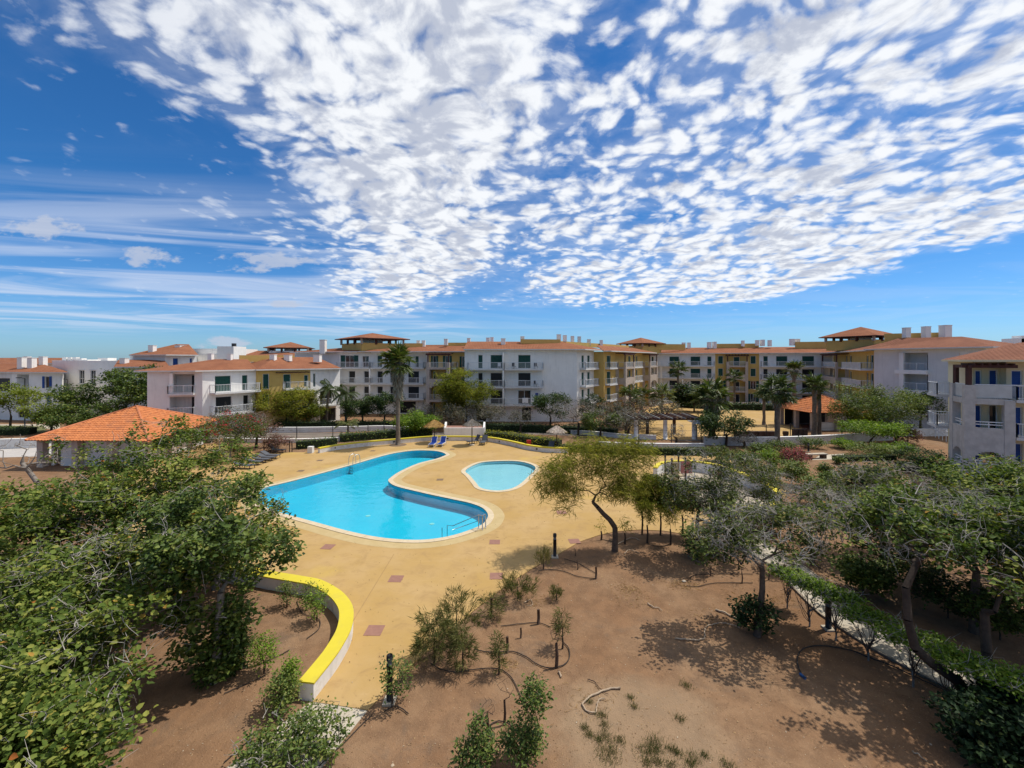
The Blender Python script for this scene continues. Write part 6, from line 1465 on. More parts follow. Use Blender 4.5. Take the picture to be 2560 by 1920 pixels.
midtree(225, 1095, 1025, 70, L_GREY, 'grey leafless bush in front of the green tree at left', 806, 90, 8, .2, .1, twigs=120)
midtree(480, 1080, 1000, 90, L_GREY, 'grey dry tree right of the pavilion roof', 807, 110, 8, .2, .12, twigs=120)
midtree(585, 1130, 1015, 150, L_GREY, 'grey-brown bare tree above the bougainvillea', 808, 190, 8, .2, .12, twigs=260, mean=.6)
midtree(640, 1120, 1030, 90, L_RUST, 'rusty dry tree right of the bougainvillea', 809, 120, 9, .2, .14, twigs=80)
midtree(715, 1068, 965, 165, L_FEATHER, 'yellow-green feathery tree before the yellow house wing', 810, 320, 20, .34, .12, mean=.5, spread=.4)
midtree(765, 1066, 1000, 90, L_LIME, 'yellowish tree right of the feathery one at left', 811, 120, 14, .28, .14, mean=.25)
midtree(905, 1068, 985, 90, L_DARK, 'dark bushy tree left of the tall palm', 812, 160, 12, .26, .2, mean=.7)
midtree(960, 1066, 975, 80, L_DARK, 'dark tree directly behind the tall palm trunk', 813, 150, 12, .26, .2, mean=.5)
midtree(1040, 1090, 1032, 95, L_BRIGHT, 'bright green bushy tree just behind the straw parasol', 814, 220, 14, .22, .18, mean=.35)
midtree(1060, 1068, 1010, 80, L_GREY, 'grey-green tree below the stone pillars', 815, 110, 10, .24, .14, twigs=50)
midtree(1165, 1066, 925, 140, L_FEATHER, 'tall olive-green tree before the white block balconies', 816, 330, 18, .36, .14, mean=.35, spread=.4)
midtree(1210, 1072, 1005, 110, L_GREY, 'silver-grey shrub tree right of the tall olive one', 817, 170, 10, .24, .12, twigs=80)
midtree(1125, 1078, 1010, 80, L_GREY, 'silver-grey tree left of the grey thatched parasol', 818, 130, 10, .24, .12, twigs=60)
midtree(1300, 1082, 1015, 60, L_GREY, 'thin twiggy tree before the dark ground-floor door', 819, 80, 8, .2, .12, twigs=90)
midtree(1375, 1075, 968, 100, L_DARK, 'dark green tree before the blank grey end wall', 820, 170, 12, .26, .2, mean=.75)
midtree(1445, 1088, 990, 150, L_GREY, 'big leafless grey tree before the ochre corner', 821, 150, 6, .2, .1, twigs=420, mean=.6)
midtree(1500, 1092, 1020, 90, L_MID, 'green tree right of the leafless grey one', 822, 120, 12, .26, .18)
midtree(1570, 1095, 1025, 120, L_GREY, 'grey dry tree at the left end of the pergola', 823, 150, 8, .22, .12, twigs=260, mean=.5)
midtree(1480, 1060, 985, 60, L_DARK, 'dark tree at the foot of the ochre loggia tower', 824, 100, 12, .3, .2)
midtree(1735, 1030, 960, 90, L_DARK, 'dark round tree before the far white row', 825, 140, 14, .5, .4, spread=.5, mean=.45)
midtree(1815, 1115, 1025, 130, L_DARK, 'dark green tree right of the skirted palm', 826, 210, 12, .24, .18, mean=.75)
midtree(1690, 1112, 1060, 50, L_GREY, 'small leafless tree between the pergola columns', 827, 40, 4, .14, .1, twigs=90)
midtree(1860, 1120, 1080, 60, L_GREY, 'tangled dry branches before the brown hedge panel', 828, 50, 5, .16, .1, twigs=160)
midtree(2195, 1100, 958, 190, L_MID, 'big feathery green tree before the white gable wall', 829, 380, 16, .30, .12, mean=.6, spread=.38)
midtree(2150, 1098, 1020, 80, L_FEATHER, 'olive feathery branch tree beside the tiled kiosk', 830, 140, 14, .28, .1, mean=.4)
midtree(2175, 1118, 1062, 130, L_BRIGHT, 'flat-topped bright green tree in front of the white garden wall', 831, 190, 14, .2, .16, mean=.45, shape=lambda h, r: [(0, 0, h * .86, r, r * .8, h * .12), (r * .6, .2, h * .75, r * .5, r * .5, h * .12)])
midtree(2300, 1085, 965, 90, L_MID, 'slim green tree left of the stone tower', 832, 150, 12, .26, .16, mean=.4)
midtree(2240, 1112, 1060, 60, L_MID, 'small tree with bare trunk by the ramp wall', 833, 80, 10, .2, .15)
# young trees along the deck row behind yellow wall
# ---- hedges
def hedge(pts, w_, h_, m_, label, seed, name='hedge', den=190, L=.12):
    C = smooth_open([G(*p) for p in pts], 6); rng = np.random.default_rng(seed); o = C[0]; root = empty(name, o, 0, label, 'hedge')
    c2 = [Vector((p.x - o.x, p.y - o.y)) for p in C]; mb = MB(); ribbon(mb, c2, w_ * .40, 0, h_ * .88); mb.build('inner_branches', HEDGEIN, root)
    Q = []
    for i in range(len(C) - 1):
        a, b = np.array(C[i] - o), np.array(C[i + 1] - o); ln = np.linalg.norm(b - a); n = int(den * ln * (w_ + 2 * h_) / 3)
        d = (b - a) / max(ln, 1e-6); nn = np.array([-d[1], d[0], 0]); s = rng.random(n); side = rng.random(n) * (w_ + 2 * h_)
        p = a + np.outer(s, b - a); top = side < w_
        off = np.where(top, side - w_ / 2, np.where(side < w_ + h_, w_ / 2, -w_ / 2)); zz_ = np.where(top, h_, np.where(side < w_ + h_, side - w_, side - w_ - h_))
        p = p + np.outer(off, nn) + np.array([0, 0, 1]) * zz_[:, None] + rng.normal(size=(n, 3)) * np.array([.08, .08, .07]); Q.append(p)
    Q = np.concatenate(Q); V, Fc, t_ = crown_leaves(rng, Q, 1, .03, L, L * .8, 'rhomb', mean=.5, clump_amt=.2)
    link('foliage', arrays_mesh('foliage', V, Fc, [m_], t_), root); return root
hedge([(690, 1072), (780, 1072), (880, 1072), (980, 1071), (1060, 1073)], 1.6, 1.1, L_DARK, 'long dark clipped hedge behind the road wall at left', 901, L=.2, den=90)
hedge([(1200, 1076), (1300, 1078), (1400, 1082), (1500, 1086), (1540, 1090)], 1.6, 1.0, L_DARK, 'dark clipped hedge behind the road wall, centre right', 902, L=.2, den=90)
hedge([(-60, 1087), (40, 1086), (84, 1084)], 2.2, .9, L_DARK, 'dark green hedge strip at the far left beside the service road', 903, L=.2, den=90)
hedge([(850, 1104), (920, 1098), (1000, 1092), (1080, 1088)], 1.4, .9, L_MID, 'mixed low shrubbery behind the far yellow-capped wall, left of the palm', 904, L=.2, den=90)
hedge([(1215, 1094), (1270, 1098), (1330, 1108), (1400, 1116)], 1.5, .8, L_FEATHER, 'yellowish shrubbery behind the far yellow-capped wall at right', 905, L=.2, den=90)
hedge([(1400, 1127), (1500, 1132), (1620, 1136), (1700, 1137), (1800, 1138)], 1.0, .75, L_MID, 'grey-green clipped hedge strip below the pergola wall', 906, L=.14, den=150)
hedge([(740, 1122), (790, 1118), (840, 1112)], 1.0, .9, L_MID, 'rounded green bushes at the left end of the far wall', 907, L=.18, den=90)
hedge([(2240, 1172), (2330, 1180), (2420, 1186), (2500, 1192)], 1.2, .7, L_DARK, 'low dark hedge along the foot of the stone tower', 908, L=.14, den=120)
hedge([(1700, 1018), (1760, 1021), (1850, 1024), (1950, 1026)], 2.0, 1.2, L_DARK, 'dark hedge at the foot of the far row', 909, L=.4, den=30)
hedge([(2090, 1152), (2160, 1150), (2230, 1148)], 1.2, .5, L_MID, 'low green hedge across the right garden', 910, L=.14, den=110)

# ---- palms
def fan_leaf(rng, base, d, L, R, nb=13, mean=.5, droop=.25):
    """petiole plus radiating blades"""
    d = d / np.linalg.norm(d); up = np.array([0, 0, 1.0]); x = np.cross(d, up); x /= max(np.linalg.norm(x), 1e-6); n = np.cross(x, d)
    hub = base + d * L - np.array([0, 0, 1]) * L * droop * .4; Pn = []; Dn = []
    for k in range(nb):
        a = (k / (nb - 1) - .5) * math.radians(230); v = d * math.cos(a) + x * math.sin(a) + n * .1 * rng.normal(); v[2] -= droop * (.4 + .3 * rng.random()); Pn.append(hub); Dn.append(v)
    return hub, np.array(Pn), np.array(Dn)
def palm(name, label, base, h, r, crown_r, nleaf, seed, skirt=0.0, kind='fan', trunk_m=None, lean=0.0, nblade=13, group=None, mean=.5, skirt_w=1.0):
    rng = np.random.default_rng(seed); root = empty(name, base, 0, label, 'palm', group); mb = MB(); n = 16
    pts = [(lean * (i / n) ** 2, .04 * math.sin(i * 1.1), h * i / n) for i in range(n + 1)]; rs = [r * (1.45 - .45 * min(1, i / 3)) * (1 + .06 * (i % 2)) for i in range(n + 1)]
    mb.tube(pts, rs, 10); mb.build('trunk', trunk_m or PALMBARK, root, True)
    top = np.array(pts[-1]); Ps = []; Ds = []; Ls = []; Ws = []; s0 = []; s1 = []
    if kind == 'fan':
        for i in range(nleaf):
            a = rng.uniform(0, 2 * np.pi); e = rng.uniform(-.55, 1.3); d = np.array([math.cos(a) * math.cos(e), math.sin(a) * math.cos(e), math.sin(e)])
            hub, P, Dv = fan_leaf(rng, top + np.array([0, 0, rng.uniform(-.4, .2)]), d, crown_r * rng.uniform(.40, .6), crown_r * .5, nblade, droop=.25 + .35 * max(0, -e))
            Ps.append(P); Ds.append(Dv); Ls.append(crown_r * .5 * rng.uniform(.8, 1.15, len(P))); Ws.append(np.full(len(P), crown_r * .075)); s0.append(top); s1.append(hub)
    else:
        for i in range(nleaf):
            a = rng.uniform(0, 2 * np.pi); e = rng.uniform(-.1, 1.25); m = 14; L = crown_r * rng.uniform(.85, 1.1); p = top.copy(); dirv = np.array([math.cos(a) * math.cos(e), math.sin(a) * math.cos(e), math.sin(e)]); side = np.array([-math.sin(a), math.cos(a), 0])
            for k in range(m):
                q = p + dirv * L / m; s0.append(p.copy()); s1.append(q.copy()); dirv = dirv + np.array([0, 0, -.115]); dirv /= np.linalg.norm(dirv)
                for sg in (-1, 1):
                    for rep in range(2):
                        Ps.append(((p + q) / 2 + dirv * L / m * .5 * rep)[None]); v = side * sg * .9 + dirv * .5 + np.array([0, 0, -.55]); Ds.append(v[None]); Ls.append(np.array([L * .24 * math.sin(math.pi * (k + 1.3) / (m + 2)) + .1])); Ws.append(np.array([.05 * crown_r / 2.2]))
                p = q
    Ps = np.concatenate(Ps); Ds = np.concatenate(Ds); Ls = np.concatenate(Ls); Ws = np.concatenate(Ws)
    V, Fc = leaf_rhomb(Ps, Ds, Ls, Ws, rng, .25, .5); t_ = np.repeat(np.clip(rng.normal(mean, .2, len(Ps)), 0, 1), 2)
    link('crown', arrays_mesh('crown', V, Fc, [L_PALM], t_), root)
    Vt, Ft = tubes(np.array(s0), np.array(s1), np.full(len(s0), .03), np.full(len(s0), .018), 4); link('leaf_stalks', arrays_mesh('leaf_stalks', Vt, Ft, [L_PALM], np.full(len(Ft), .7)), root)
    if skirt:
        N = int(520 * max(1, skirt / 2)); z = h - skirt * rng.random(N) ** 1.15; a = rng.uniform(0, 2 * np.pi, N); wr = r + skirt_w * .55 * crown_r * .5 * np.clip((z - (h - skirt)) / skirt, .05, 1) ** .9 * rng.uniform(.5, 1.0, N)
        P = np.stack([np.cos(a) * wr * .75 + lean, np.sin(a) * wr * .75, z], 1); d = np.stack([np.cos(a) * .25, np.sin(a) * .25, np.full(N, -1.0)], 1) + rng.normal(size=(N, 3)) * .13
        V, Fc = leaf_rhomb(P, d, rng.uniform(.5, 1.15, N) * min(1, skirt / 2), rng.uniform(.05, .13, N), rng, .3); t_ = np.repeat(rng.random(N), 2)
        link('dead_skirt', arrays_mesh('dead_skirt', V, Fc, [L_DEADPALM], t_), root)
    return root
pb = G(995, 1113); kY = pb.y / F
palm('fan_palm', 'tall fan palm with grey skirt of dead fronds at the far edge of the deck', pb, (1113 - 900) * kY, .21, 2.4, 44, 1001, 4.0, skirt_w=1.2, mean=.6)
mb = MB(); mb.tube([(pb.x, pb.y, .031), (pb.x, pb.y, .06)], [1.0, .95], 20); tag(mb.build('palm_collar', GRATE), 'round dark planting ring at the foot of the tall palm', 'ring')
def palm_at(px, py, ytop, kind, label, seed, r=.2, cr=2.0, nl=30, skirt=0.0, sw=1.0, lean=0.0, tm=None, mean=.5, nb=11):
    b = G(px, py); h = (py - ytop) * b.y / F; return palm('fan_palm' if kind == 'fan' else 'coconut_palm', label, b, h, r, cr, nl, seed, skirt, kind, tm, lean, nb, None, mean, sw)
palm_at(817, 1064, 975, 'coco', 'coconut palm before the white balconies, left of the pair', 1002, .17, 2.7, 18, mean=.3, lean=.3)
palm_at(865, 1067, 985, 'coco', 'coconut palm, right of the pair left of the tall palm', 1003, .17, 2.4, 18, mean=.25)
palm_at(1943, 1113, 975, 'fan', 'stout fan palm before the white garden wall with dark crown', 1004, .28, 2.4, 40, 1.6, .8, mean=.35)
palm_at(2036, 1090, 960, 'fan', 'twin-trunked fan palm in front of the tiled kiosk', 1005, .26, 1.9, 30, 0, mean=.5); palm_at(2048, 1088, 975, 'fan', 'shorter stem of the twin palm in front of the tiled kiosk', 1015, .24, 1.5, 14, 0, mean=.4)
palm_at(1780, 1098, 990, 'fan', 'thick palm with a long brown skirt left of the plaza', 1006, .35, 2.9, 40, 3.6, 1.4, mean=.55)
palm_at(1695, 1020, 925, 'fan', 'slim palm standing before the far white row', 1007, .2, 2.6, 24, mean=.4); palm_at(1836, 1020, 940, 'fan', 'slim palm before the ochre middle of the far row', 1008, .2, 2.3, 22, mean=.35)
palm_at(1655, 1045, 985, 'fan', 'low bright palm before the left balconies of the far row', 1009, .2, 2.6, 28, mean=.65); palm_at(1605, 1045, 990, 'fan', 'low palm beside the ochre loggia tower', 1010, .2, 2.3, 24, mean=.5); palm_at(1575, 1060, 985, 'fan', 'bushy palm at the foot of the ochre wing', 1011, .2, 2.2, 24, mean=.5)
palm_at(1985, 1062, 925, 'fan', 'palm crown rising just behind the stout fan palm', 1012, .22, 2.0, 24, .8, mean=.4); palm_at(1910, 1062, 985, 'fan', 'small palm left of the stout fan palm', 1013, .2, 1.9, 20, .6, mean=.3)
palm_at(870, 1092, 1062, 'coco', 'short drooping palm by the road at left', 1014, .12, 1.7, 14, mean=.8)

# ------------------------------------------------------------------ furniture and small things
def lounger(px, py, rz, label, sling, frame, group, back=.75, n=None, z=0.03):
    b = G(px, py, z); root = empty('sun_lounger', b, rz, label, 'sun lounger', group); mb = MB()
    # local +x runs from foot to head
    for y in (-.31, .31): mb.beam((0, y, .33), (1.25, y, .33), .045, .05)
    for x in (0.02, 1.24): mb.beam((x, -.31, .33), (x, .31, .33), .04)
    mb.build('frame', frame, root)
    for x in (.12, 1.15):
        for y in (-.30, .30): m2 = MB(); m2.beam((x, y, 0), (x + (.06 if x < 1 else -.04), y, .33), .045); m2.build('leg', frame, root)
    for x in (1.75,):
        for y in (-.28, .28): m2 = MB(); m2.beam((x, y, 0), (x - .25, y, .30 + back * .35), .04); m2.build('leg', frame, root)
    m2 = MB(); nseg = 6
    for i in range(nseg): x0 = 1.22 * i / nseg + .02; x1 = 1.22 * (i + 1) / nseg; sg = .02 * math.sin(math.pi * (i + .5) / nseg); m2.hexa([(x0, -.29, .345 - sg), (x1, -.29, .345 - sg), (x1, .29, .345 - sg), (x0, .29, .345 - sg), (x0, -.29, .375 - sg), (x1, -.29, .375 - sg), (x1, .29, .375 - sg), (x0, .29, .375 - sg)])
    m2.build('seat', sling, root)
    m2 = MB(); x1 = 1.24 + .72 * math.cos(back); z1 = .36 + .72 * math.sin(back)
    for y in (-.31, .31): m2.beam((1.24, y, .35), (x1, y, z1), .045, .05)
    m2.build('back_frame', frame, root)
    m2 = MB(); nx, nz = -math.sin(back) * .03, math.cos(back) * .03
    m2.hexa([(1.25, -.29, .36), (x1, -.29, z1), (x1, .29, z1), (1.25, .29, .36), (1.25 + nx, -.29, .36 + nz), (x1 + nx, -.29, z1 + nz), (x1 + nx, .29, z1 + nz), (1.25 + nx, .29, .36 + nz)]); m2.build('backrest', sling, root)
    return root
lounger(1077, 1119, math.radians(84), 'blue sun lounger with white frame under the straw parasol, left of the pair', BLUESLING, WHITEPLASTIC, 'blue loungers', 1.0)
lounger(1098, 1118, math.radians(80), 'blue sun lounger with white frame under the straw parasol, right of the pair', BLUESLING, WHITEPLASTIC, 'blue loungers', 1.0)
lounger(1168, 1111, math.radians(35), 'grey sun lounger seen from the side under the grey thatched parasol', GREYSLING, BROWNMETAL, 'grey loungers under the parasol', 1.05)
lounger(1204, 1114, math.radians(78), 'grey sun lounger seen from the front, right of the grey thatched parasol', GREYSLING, BROWNMETAL, 'grey loungers under the parasol', 1.05)
GL = 'grey loungers by the bougainvillea'
for i, (px, py, bk) in enumerate([(698, 1146, .45), (688, 1151, .35), (673, 1156, .4), (655, 1162, .5), (634, 1172, .35)]):
    lounger(px, py, math.radians(172), 'grey sun lounger in the tight row beside the pool, %s counted from the back' % ordw[i], GREYSLING, BROWNMETAL, GL, bk)
lounger(713, 1132, math.radians(178), 'single grey sun lounger with raised back behind the row', GREYSLING, BROWNMETAL, GL, .9)
lounger(1370, 1131, math.radians(70), 'grey sun lounger half hidden behind the feathery tree', GREYSLING, BROWNMETAL, 'grey loungers under the parasol', .9)

def parasol(px, py, ytop, wpx, m_, label, seed, z=0.03, drop=.26):
    b = G(px, py, z); k = b.y / F; h = (py - ytop) * k; r = wpx * k * .5; root = empty('thatched_parasol', b, 0, label, 'parasol', 'thatched parasols'); rng = np.random.default_rng(seed)
    mb = MB(); mb.tube([(0, 0, 0), (0, 0, h - .1)], .06, 8); mb.build('pole', BARK, root, True)
    mb = MB(); mb.tube([(0, 0, 0), (0, 0, .08)], .3, 14); mb.build('foot', CONC, root)
    hc = r * .62; mb = MB(); n = 24; ring_ = [(r * .93 * math.cos(2 * math.pi * i / n), r * .93 * math.sin(2 * math.pi * i / n), h - hc) for i in range(n)]
    for i in range(n): mb.poly([ring_[i], ring_[(i + 1) % n], (0, 0, h)])
    roof = mb.build('canopy', MATS['thatch_core'], root, True)
    N = 1500; s = rng.random(N) ** .6; a = rng.uniform(0, 2 * np.pi, N); rr = s * r * .93; P = np.stack([rr * np.cos(a), rr * np.sin(a), h - hc * s + .03 + rng.random(N) * .03], 1); d = np.stack([np.cos(a) * r, np.sin(a) * r, np.full(N, -hc)], 1) + rng.normal(size=(N, 3)) * .12
    V, Fc = leaf_rhomb(P, d, rng.uniform(.18, .42, N), rng.uniform(.03, .07, N), rng, .2, .4); link('thatch', arrays_mesh('thatch', V, Fc, [m_], np.repeat(rng.random(N), 2)), roof)
    mb = MB()
    for i in range(8): a_i = i * math.pi / 4; mb.beam((.05, 0, h - .15) if False else (0, 0, h - .12), (r * .9 * math.cos(a_i), r * .9 * math.sin(a_i), h - hc - .03), .035)
    mb.build('ribs', BARK, roof); return root
mat('thatch_core', (.26, .19, .11), None, 5, .95)
parasol(1086, 1107, 1049, 48, L_THATCH, 'orange straw parasol above the two blue loungers', 1101)
parasol(1180, 1113, 1048, 45, L_THATCHG, 'grey weathered thatched parasol right of the white shelter', 1102)
parasol(1392, 1126, 1064, 46, L_THATCHP, 'pale whitish thatched parasol behind the feathery tree', 1103)
# white stepped shelter behind the wall
r_ = empty('stair_shelter', (G(1158, 1096).x, G(1158, 1096).y + 1.2, 0), 0, 'low white stair shelter with sloping ends and red tiled top behind the far wall', 'shelter'); k = r_.location.y / F
def rl(px, py): return ((px - 1158) * k, H - (py - HY) * k)
x0, x1 = rl(1109, 0)[0], rl(1207, 0)[0]
mb = MB(); mb.hexa([(x0, -.1, 0), (x1, -.1, 0), (x1, .1, 0), (x0, .1, 0), (x0, -.1, 1.15), (x1, -.1, 1.15), (x1, .1, 1.15), (x0, .1, 1.15)]); mb.build('front_wall', WHITE, r_)
for sx, xx in ((1, x0), (-1, x1)):
    mb = MB(); mb.hexa([(xx - .12, .1, 0), (xx + .12, .1, 0), (xx + .12, 1.2, 0), (xx - .12, 1.2, 0), (xx - .12, .1, 1.2), (xx + .12, .1, 1.2), (xx + .12, 1.2, 1.75), (xx - .12, 1.2, 1.75)]); mb.build('side_wall', WHITE, r_)
mb = MB(); mb.hexa([(x0 + .13, .11, 1.05), (x1 - .13, .11, 1.05), (x1 - .13, 1.2, 1.10), (x0 + .13, 1.2, 1.10), (x0 + .13, .11, 1.13), (x1 - .13, .11, 1.13), (x1 - .13, 1.2, 1.24), (x0 + .13, 1.2, 1.24)]); mb.build('tiled_top', DRAIN, r_)
# red life ring box
b = G(1322, 1122); mb = MB(); r_ = empty('rescue_post', b, 0, 'small red box on a post at the far yellow wall', 'box'); mb.beam((0, 0, 0), (0, 0, .6), .08); mb.build('post', STUMP, r_); mb = MB(); mb.box((0, -.05, .75), (.5, .3, .45)); mb.build('box', REDM, r_)
# pool ladder
lb = G(878, 1163, .06); r_ = empty('pool_ladder', lb, math.radians(-32), 'stainless steel pool ladder on the far side of the swimming pool', 'ladder')
for x in (-.3, .3):
    mb = MB(); mb.tube(smooth_open([(x, .75, 0), (x, .72, .75), (x, .45, .95), (x, .05, .8), (x, -.05, .3), (x, -.07, -.9)], 4), .024, 7); mb.build('rail', STEEL, r_, True)
for z in (-.25, -.5, -.75): mb = MB(); mb.box((0, -.07, z), (.6, .12, .03)); mb.build('step', STEEL, r_)
# handrail into the pool
hb_ = G(1206, 1325, .06); r_ = empty('pool_handrail', hb_, 0, 'blue-grey steel handrail with three posts running down into the near end of the pool', 'handrail')
def hp(px, py, z): p = G(px, py, z); return (p.x - hb_.x, p.y - hb_.y, z - .06)
for (px, py) in ((1196.5, 1321), (1206, 1325), (1214, 1320)):
    a = hp(px, py, .06); mb = MB(); mb.tube([a, (a[0], a[1], .82)], .026, 7); mb.build('post', STEEL, r_, True)
a = hp(1196.5, 1321, .06); b2 = hp(1206, 1325, .06); c2 = hp(1214, 1320, .06); e2 = hp(1118, 1336, -.35)
mb = MB(); mb.tube([(c2[0], c2[1], .82), (b2[0], b2[1], .84), (a[0], a[1], .80), (e2[0] + .35, e2[1], .10), (e2[0], e2[1], .12), (e2[0], e2[1], -.65), (e2[0] - .3, e2[1] - .02, -.60), (e2[0] - .3, e2[1] - .02, -.0)], .024, 7); mb.build('rail', STEEL, r_, True)
mb = MB(); mb.tube([(a[0], a[1], .45), (e2[0] + .3, e2[1], -.15)], .02, 7); mb.build('lower_rail', STEEL, r_, True)
# bollards
def bollard(px, py, ytop, label, r=.085):
    b = G(px, py); h = (py - ytop) * b.y / F; r_ = empty('lamp_bollard', b, 0, label, 'bollard', 'black garden lamp bollards')
    mb = MB(); mb.box((0, 0, .03), (.34, .34, .06)); mb.build('base', CONC, r_)
    mb = MB(); mb.tube([(0, 0, .06), (0, 0, h - .28)], r, 14); mb.build('post', BLACK, r_, True)
    mb = MB(); mb.tube([(0, 0, h - .279), (0, 0, h - .15)], r * .9, 14); mb.build('lens', mat('bollard_lens', (.16, .16, .16), None, 3, .3), r_, True)
    mb = MB(); mb.tube([(0, 0, h - .149), (0, 0, h - .02), (0, 0, h)], [r * 1.08, r * 1.08, r * .9], 14); mb.build('cap', BLACK, r_, True); return r_
bollard(974, 1755, 1637, 'black lamp bollard overgrown by a shrub at the lower end of the deck'); bollard(1387, 1393, 1334, 'black lamp bollard standing free at the edge of the deck'); bollard(2071, 1573, 1496, 'black lamp bollard in the pavement hedge', .10); bollard(2021, 1130, 1107, 'black lamp bollard beside the stone bench in the right garden')
# street lamps at left
def streetlamp(px, py, ytop, label, side=-1):
    b = G(px, py); k = b.y / F; h = (py - ytop) * k; r_ = empty('street_lamp', b, 0, label, 'street lamp'); mb = MB(); mb.tube([(0, 0, 0), (0, 0, h)], [.09, .06], 8); mb.build('pole', mat('lamp_pole', (.10, .10, .10), None, 3, .5), r_, True)
    mb = MB(); mb.tube([(0, 0, h), (side * .7, 0, h + .12)], .04, 6); mb.build('arm', BLACK, r_, True); mb = MB(); mb.box((side * .9, 0, h + .1), (.6, .25, .12)); mb.build('lamp_head', BLACK, r_)
streetlamp(62, 1068, 946, 'street lamp before the leftmost building'); streetlamp(169, 1040, 949, 'street lamp before the plain white block', -1)
# fences
def fence(pts, h, label, posts=True, wires=3, sp=3.2):
    C = smooth_open([G(*p) for p in pts], 4); o = C[0]; r_ = empty('post_and_wire_fence', o, 0, label, 'fence'); tot = 0
    acc = 0; last = None; P = []
    for i in range(len(C)):
        if last is None or (C[i] - last).length >= sp or i == len(C) - 1: P.append(C[i] - o); last = C[i]
    for p in P: mb = MB(); mb.beam(p, p + Vector((0, 0, h)), .07); mb.build('post', BLACK, r_)
    mb = MB()
    for w_ in range(wires):
        for i in range(len(P) - 1): z = Vector((0, 0, h * (.35 + .6 * w_ / max(1, wires - 1)))); mb.beam(P[i] + z, P[i + 1] + z, .018)
    mb.build('wire', BLACK, r_)
fence([(660, 1098), (742, 1098), (805, 1096), (920, 1093), (960, 1091)], 1.7, 'black post and wire fence along the road at left')
fence([(1500, 1100), (1628, 1107), (1693, 1108), (1753, 1108)], 2.3, 'black post fence in front of the pergola'); fence([(1850, 1108), (1880, 1108), (1932, 1106), (2023, 1101), (2105, 1097), (2150, 1095)], 2.2, 'black post fence on top of the white garden wall'); fence([(660, 1128), (695, 1129), (730, 1131)], 1.2, 'short dark fence beside the single lounger', sp=1.4)
# brown panels behind the white garden wall
b = G(1880, 1096); r_ = empty('brown_hedge_screen', b, 0, 'dark brown screen left of the stout fan palm', 'screen'); mb = MB(); k = b.y / F
for i in range(14): mb.box(((-40 + i * 7.2) * k, .1 * (i % 2), .45), (6.9 * k, .5, .9)); 
mb.build('panel', BROWNHEDGE, r_)
b = G(2000, 1092); r_ = empty('brown_hedge_screen', b, 0, 'dark brown screen between the two palm trunks', 'screen'); mb = MB()
for i in range(6): mb.box(((-15 + i * 6) * k, .1 * (i % 2), .5), (5.8 * k, .5, 1.0))
mb.build('panel', BROWNHEDGE, r_)
b = G(1964, 1092); r_ = empty('clay_pot', b, 0, 'dark planted pot at the foot of the stout fan palm', 'pot'); mb = MB(); mb.tube([(0, 0, 0), (0, 0, .4), (0, 0, .65), (0, 0, .7)], [.22, .36, .33, .38], 14); mb.build('pot', STUMP, r_, True)
# pergola
b = G(1665, 1098); Yp = b.y; k = Yp / F; r_ = empty('pergola', (b.x, Yp, 0), 0, 'pergola with white columns and dark slatted top in front of the plaza', 'pergola')
hp_ = 10 - (1050 - HY) * k
for px, dy in ((1590, 0), (1663, 0), (1735, 0), (1592, 4), (1645, 4), (1712, 4)):
    mb = MB(); mb.tube([((px - 1665) * (Yp + dy) / F, dy, 0), ((px - 1665) * (Yp + dy) / F, dy, hp_)], .26 if dy == 0 else .22, 12); mb.build('column', WHITE if dy == 0 else STUMP, r_, True)
for dy in (0, 4.0): mb = MB(); mb.beam((-4.4, dy, hp_ + .1), (4.6, dy, hp_ + .1), .16, .22); mb.build('beam', TIMBER, r_)
for i in range(17): x = -4.2 + i * .53; mb = MB(); mb.beam((x, -.7, hp_ + .28), (x, 4.6, hp_ + .28), .10, .14); mb.build('slat', GREYTIMBER if i % 3 == 0 else TIMBER, r_)
# white shade sail roof beside it
b = G(1768, 1098); r_ = empty('white_canopy', b, 0, 'small white canopy at the right end of the pergola', 'canopy'); k = b.y / F; z_ = 10 - (1057 - HY) * k
mb = MB(); mb.poly([(-1.8, -1, z_), (1.8, -1, z_ - .4), (0, .6, z_ + .3)]); mb.poly([(1.8, -1, z_ - .4), (1.6, 2, z_ - .2), (0, .6, z_ + .3)]); mb.poly([(1.6, 2, z_ - .2), (-1.8, 2, z_), (0, .6, z_ + .3)]); mb.poly([(-1.8, 2, z_), (-1.8, -1, z_), (0, .6, z_ + .3)]); mb.build('sheet', BLUEWHITE, r_)
for x, y in ((-1.7, -.9), (1.7, -.9)): mb = MB(); mb.beam((x, y, 0), (x, y, z_ - .15), .12); mb.build('post', GREYTIMBER, r_)
# playground climbing tower
b = G(1688, 1226); Yt = b.y; k = Yt / F; r_ = empty('climbing_tower', b, math.radians(8), 'wooden playground tower with tan and faded red panels behind the grey tree', 'play tower')
for x, y in ((-.55, -.5), (.55, -.5), (.55, .5), (-.55, .5)): mb = MB(); mb.tube([(x, y, 0), (x, y, 2.45)], .065, 8); mb.build('post', STUMP, r_, True); mb = MB(); mb.tube([(x, y, 2.45), (x, y, 2.6)], [.085, .06], 8); mb.build('post_cap', BLACK, r_, True)
mb = MB(); mb.box((0, 0, 1.2), (1.1, 1.0, .08)); mb.build('platform', TAN, r_)
mb = MB(); mb.box((-.28, -.50, 1.75), (.54, .05, 1.0)); mb.build('tan_panel', TAN, r_)
mb = MB(); mb.box((.62, -.50, 1.85), (.9, .06, .9)); mb.build('red_panel', PINK, r_)
mb = MB(); mb.hexa([(-.5, -.55, .1), (-.1, -.55, .1), (-.1, -.62, .1), (-.5, -.62, .1), (-.5, -.52, 1.2), (-.1, -.52, 1.2), (-.1, -.56, 1.2), (-.5, -.56, 1.2)]); mb.build('climbing_board', TAN, r_)
mb = MB()
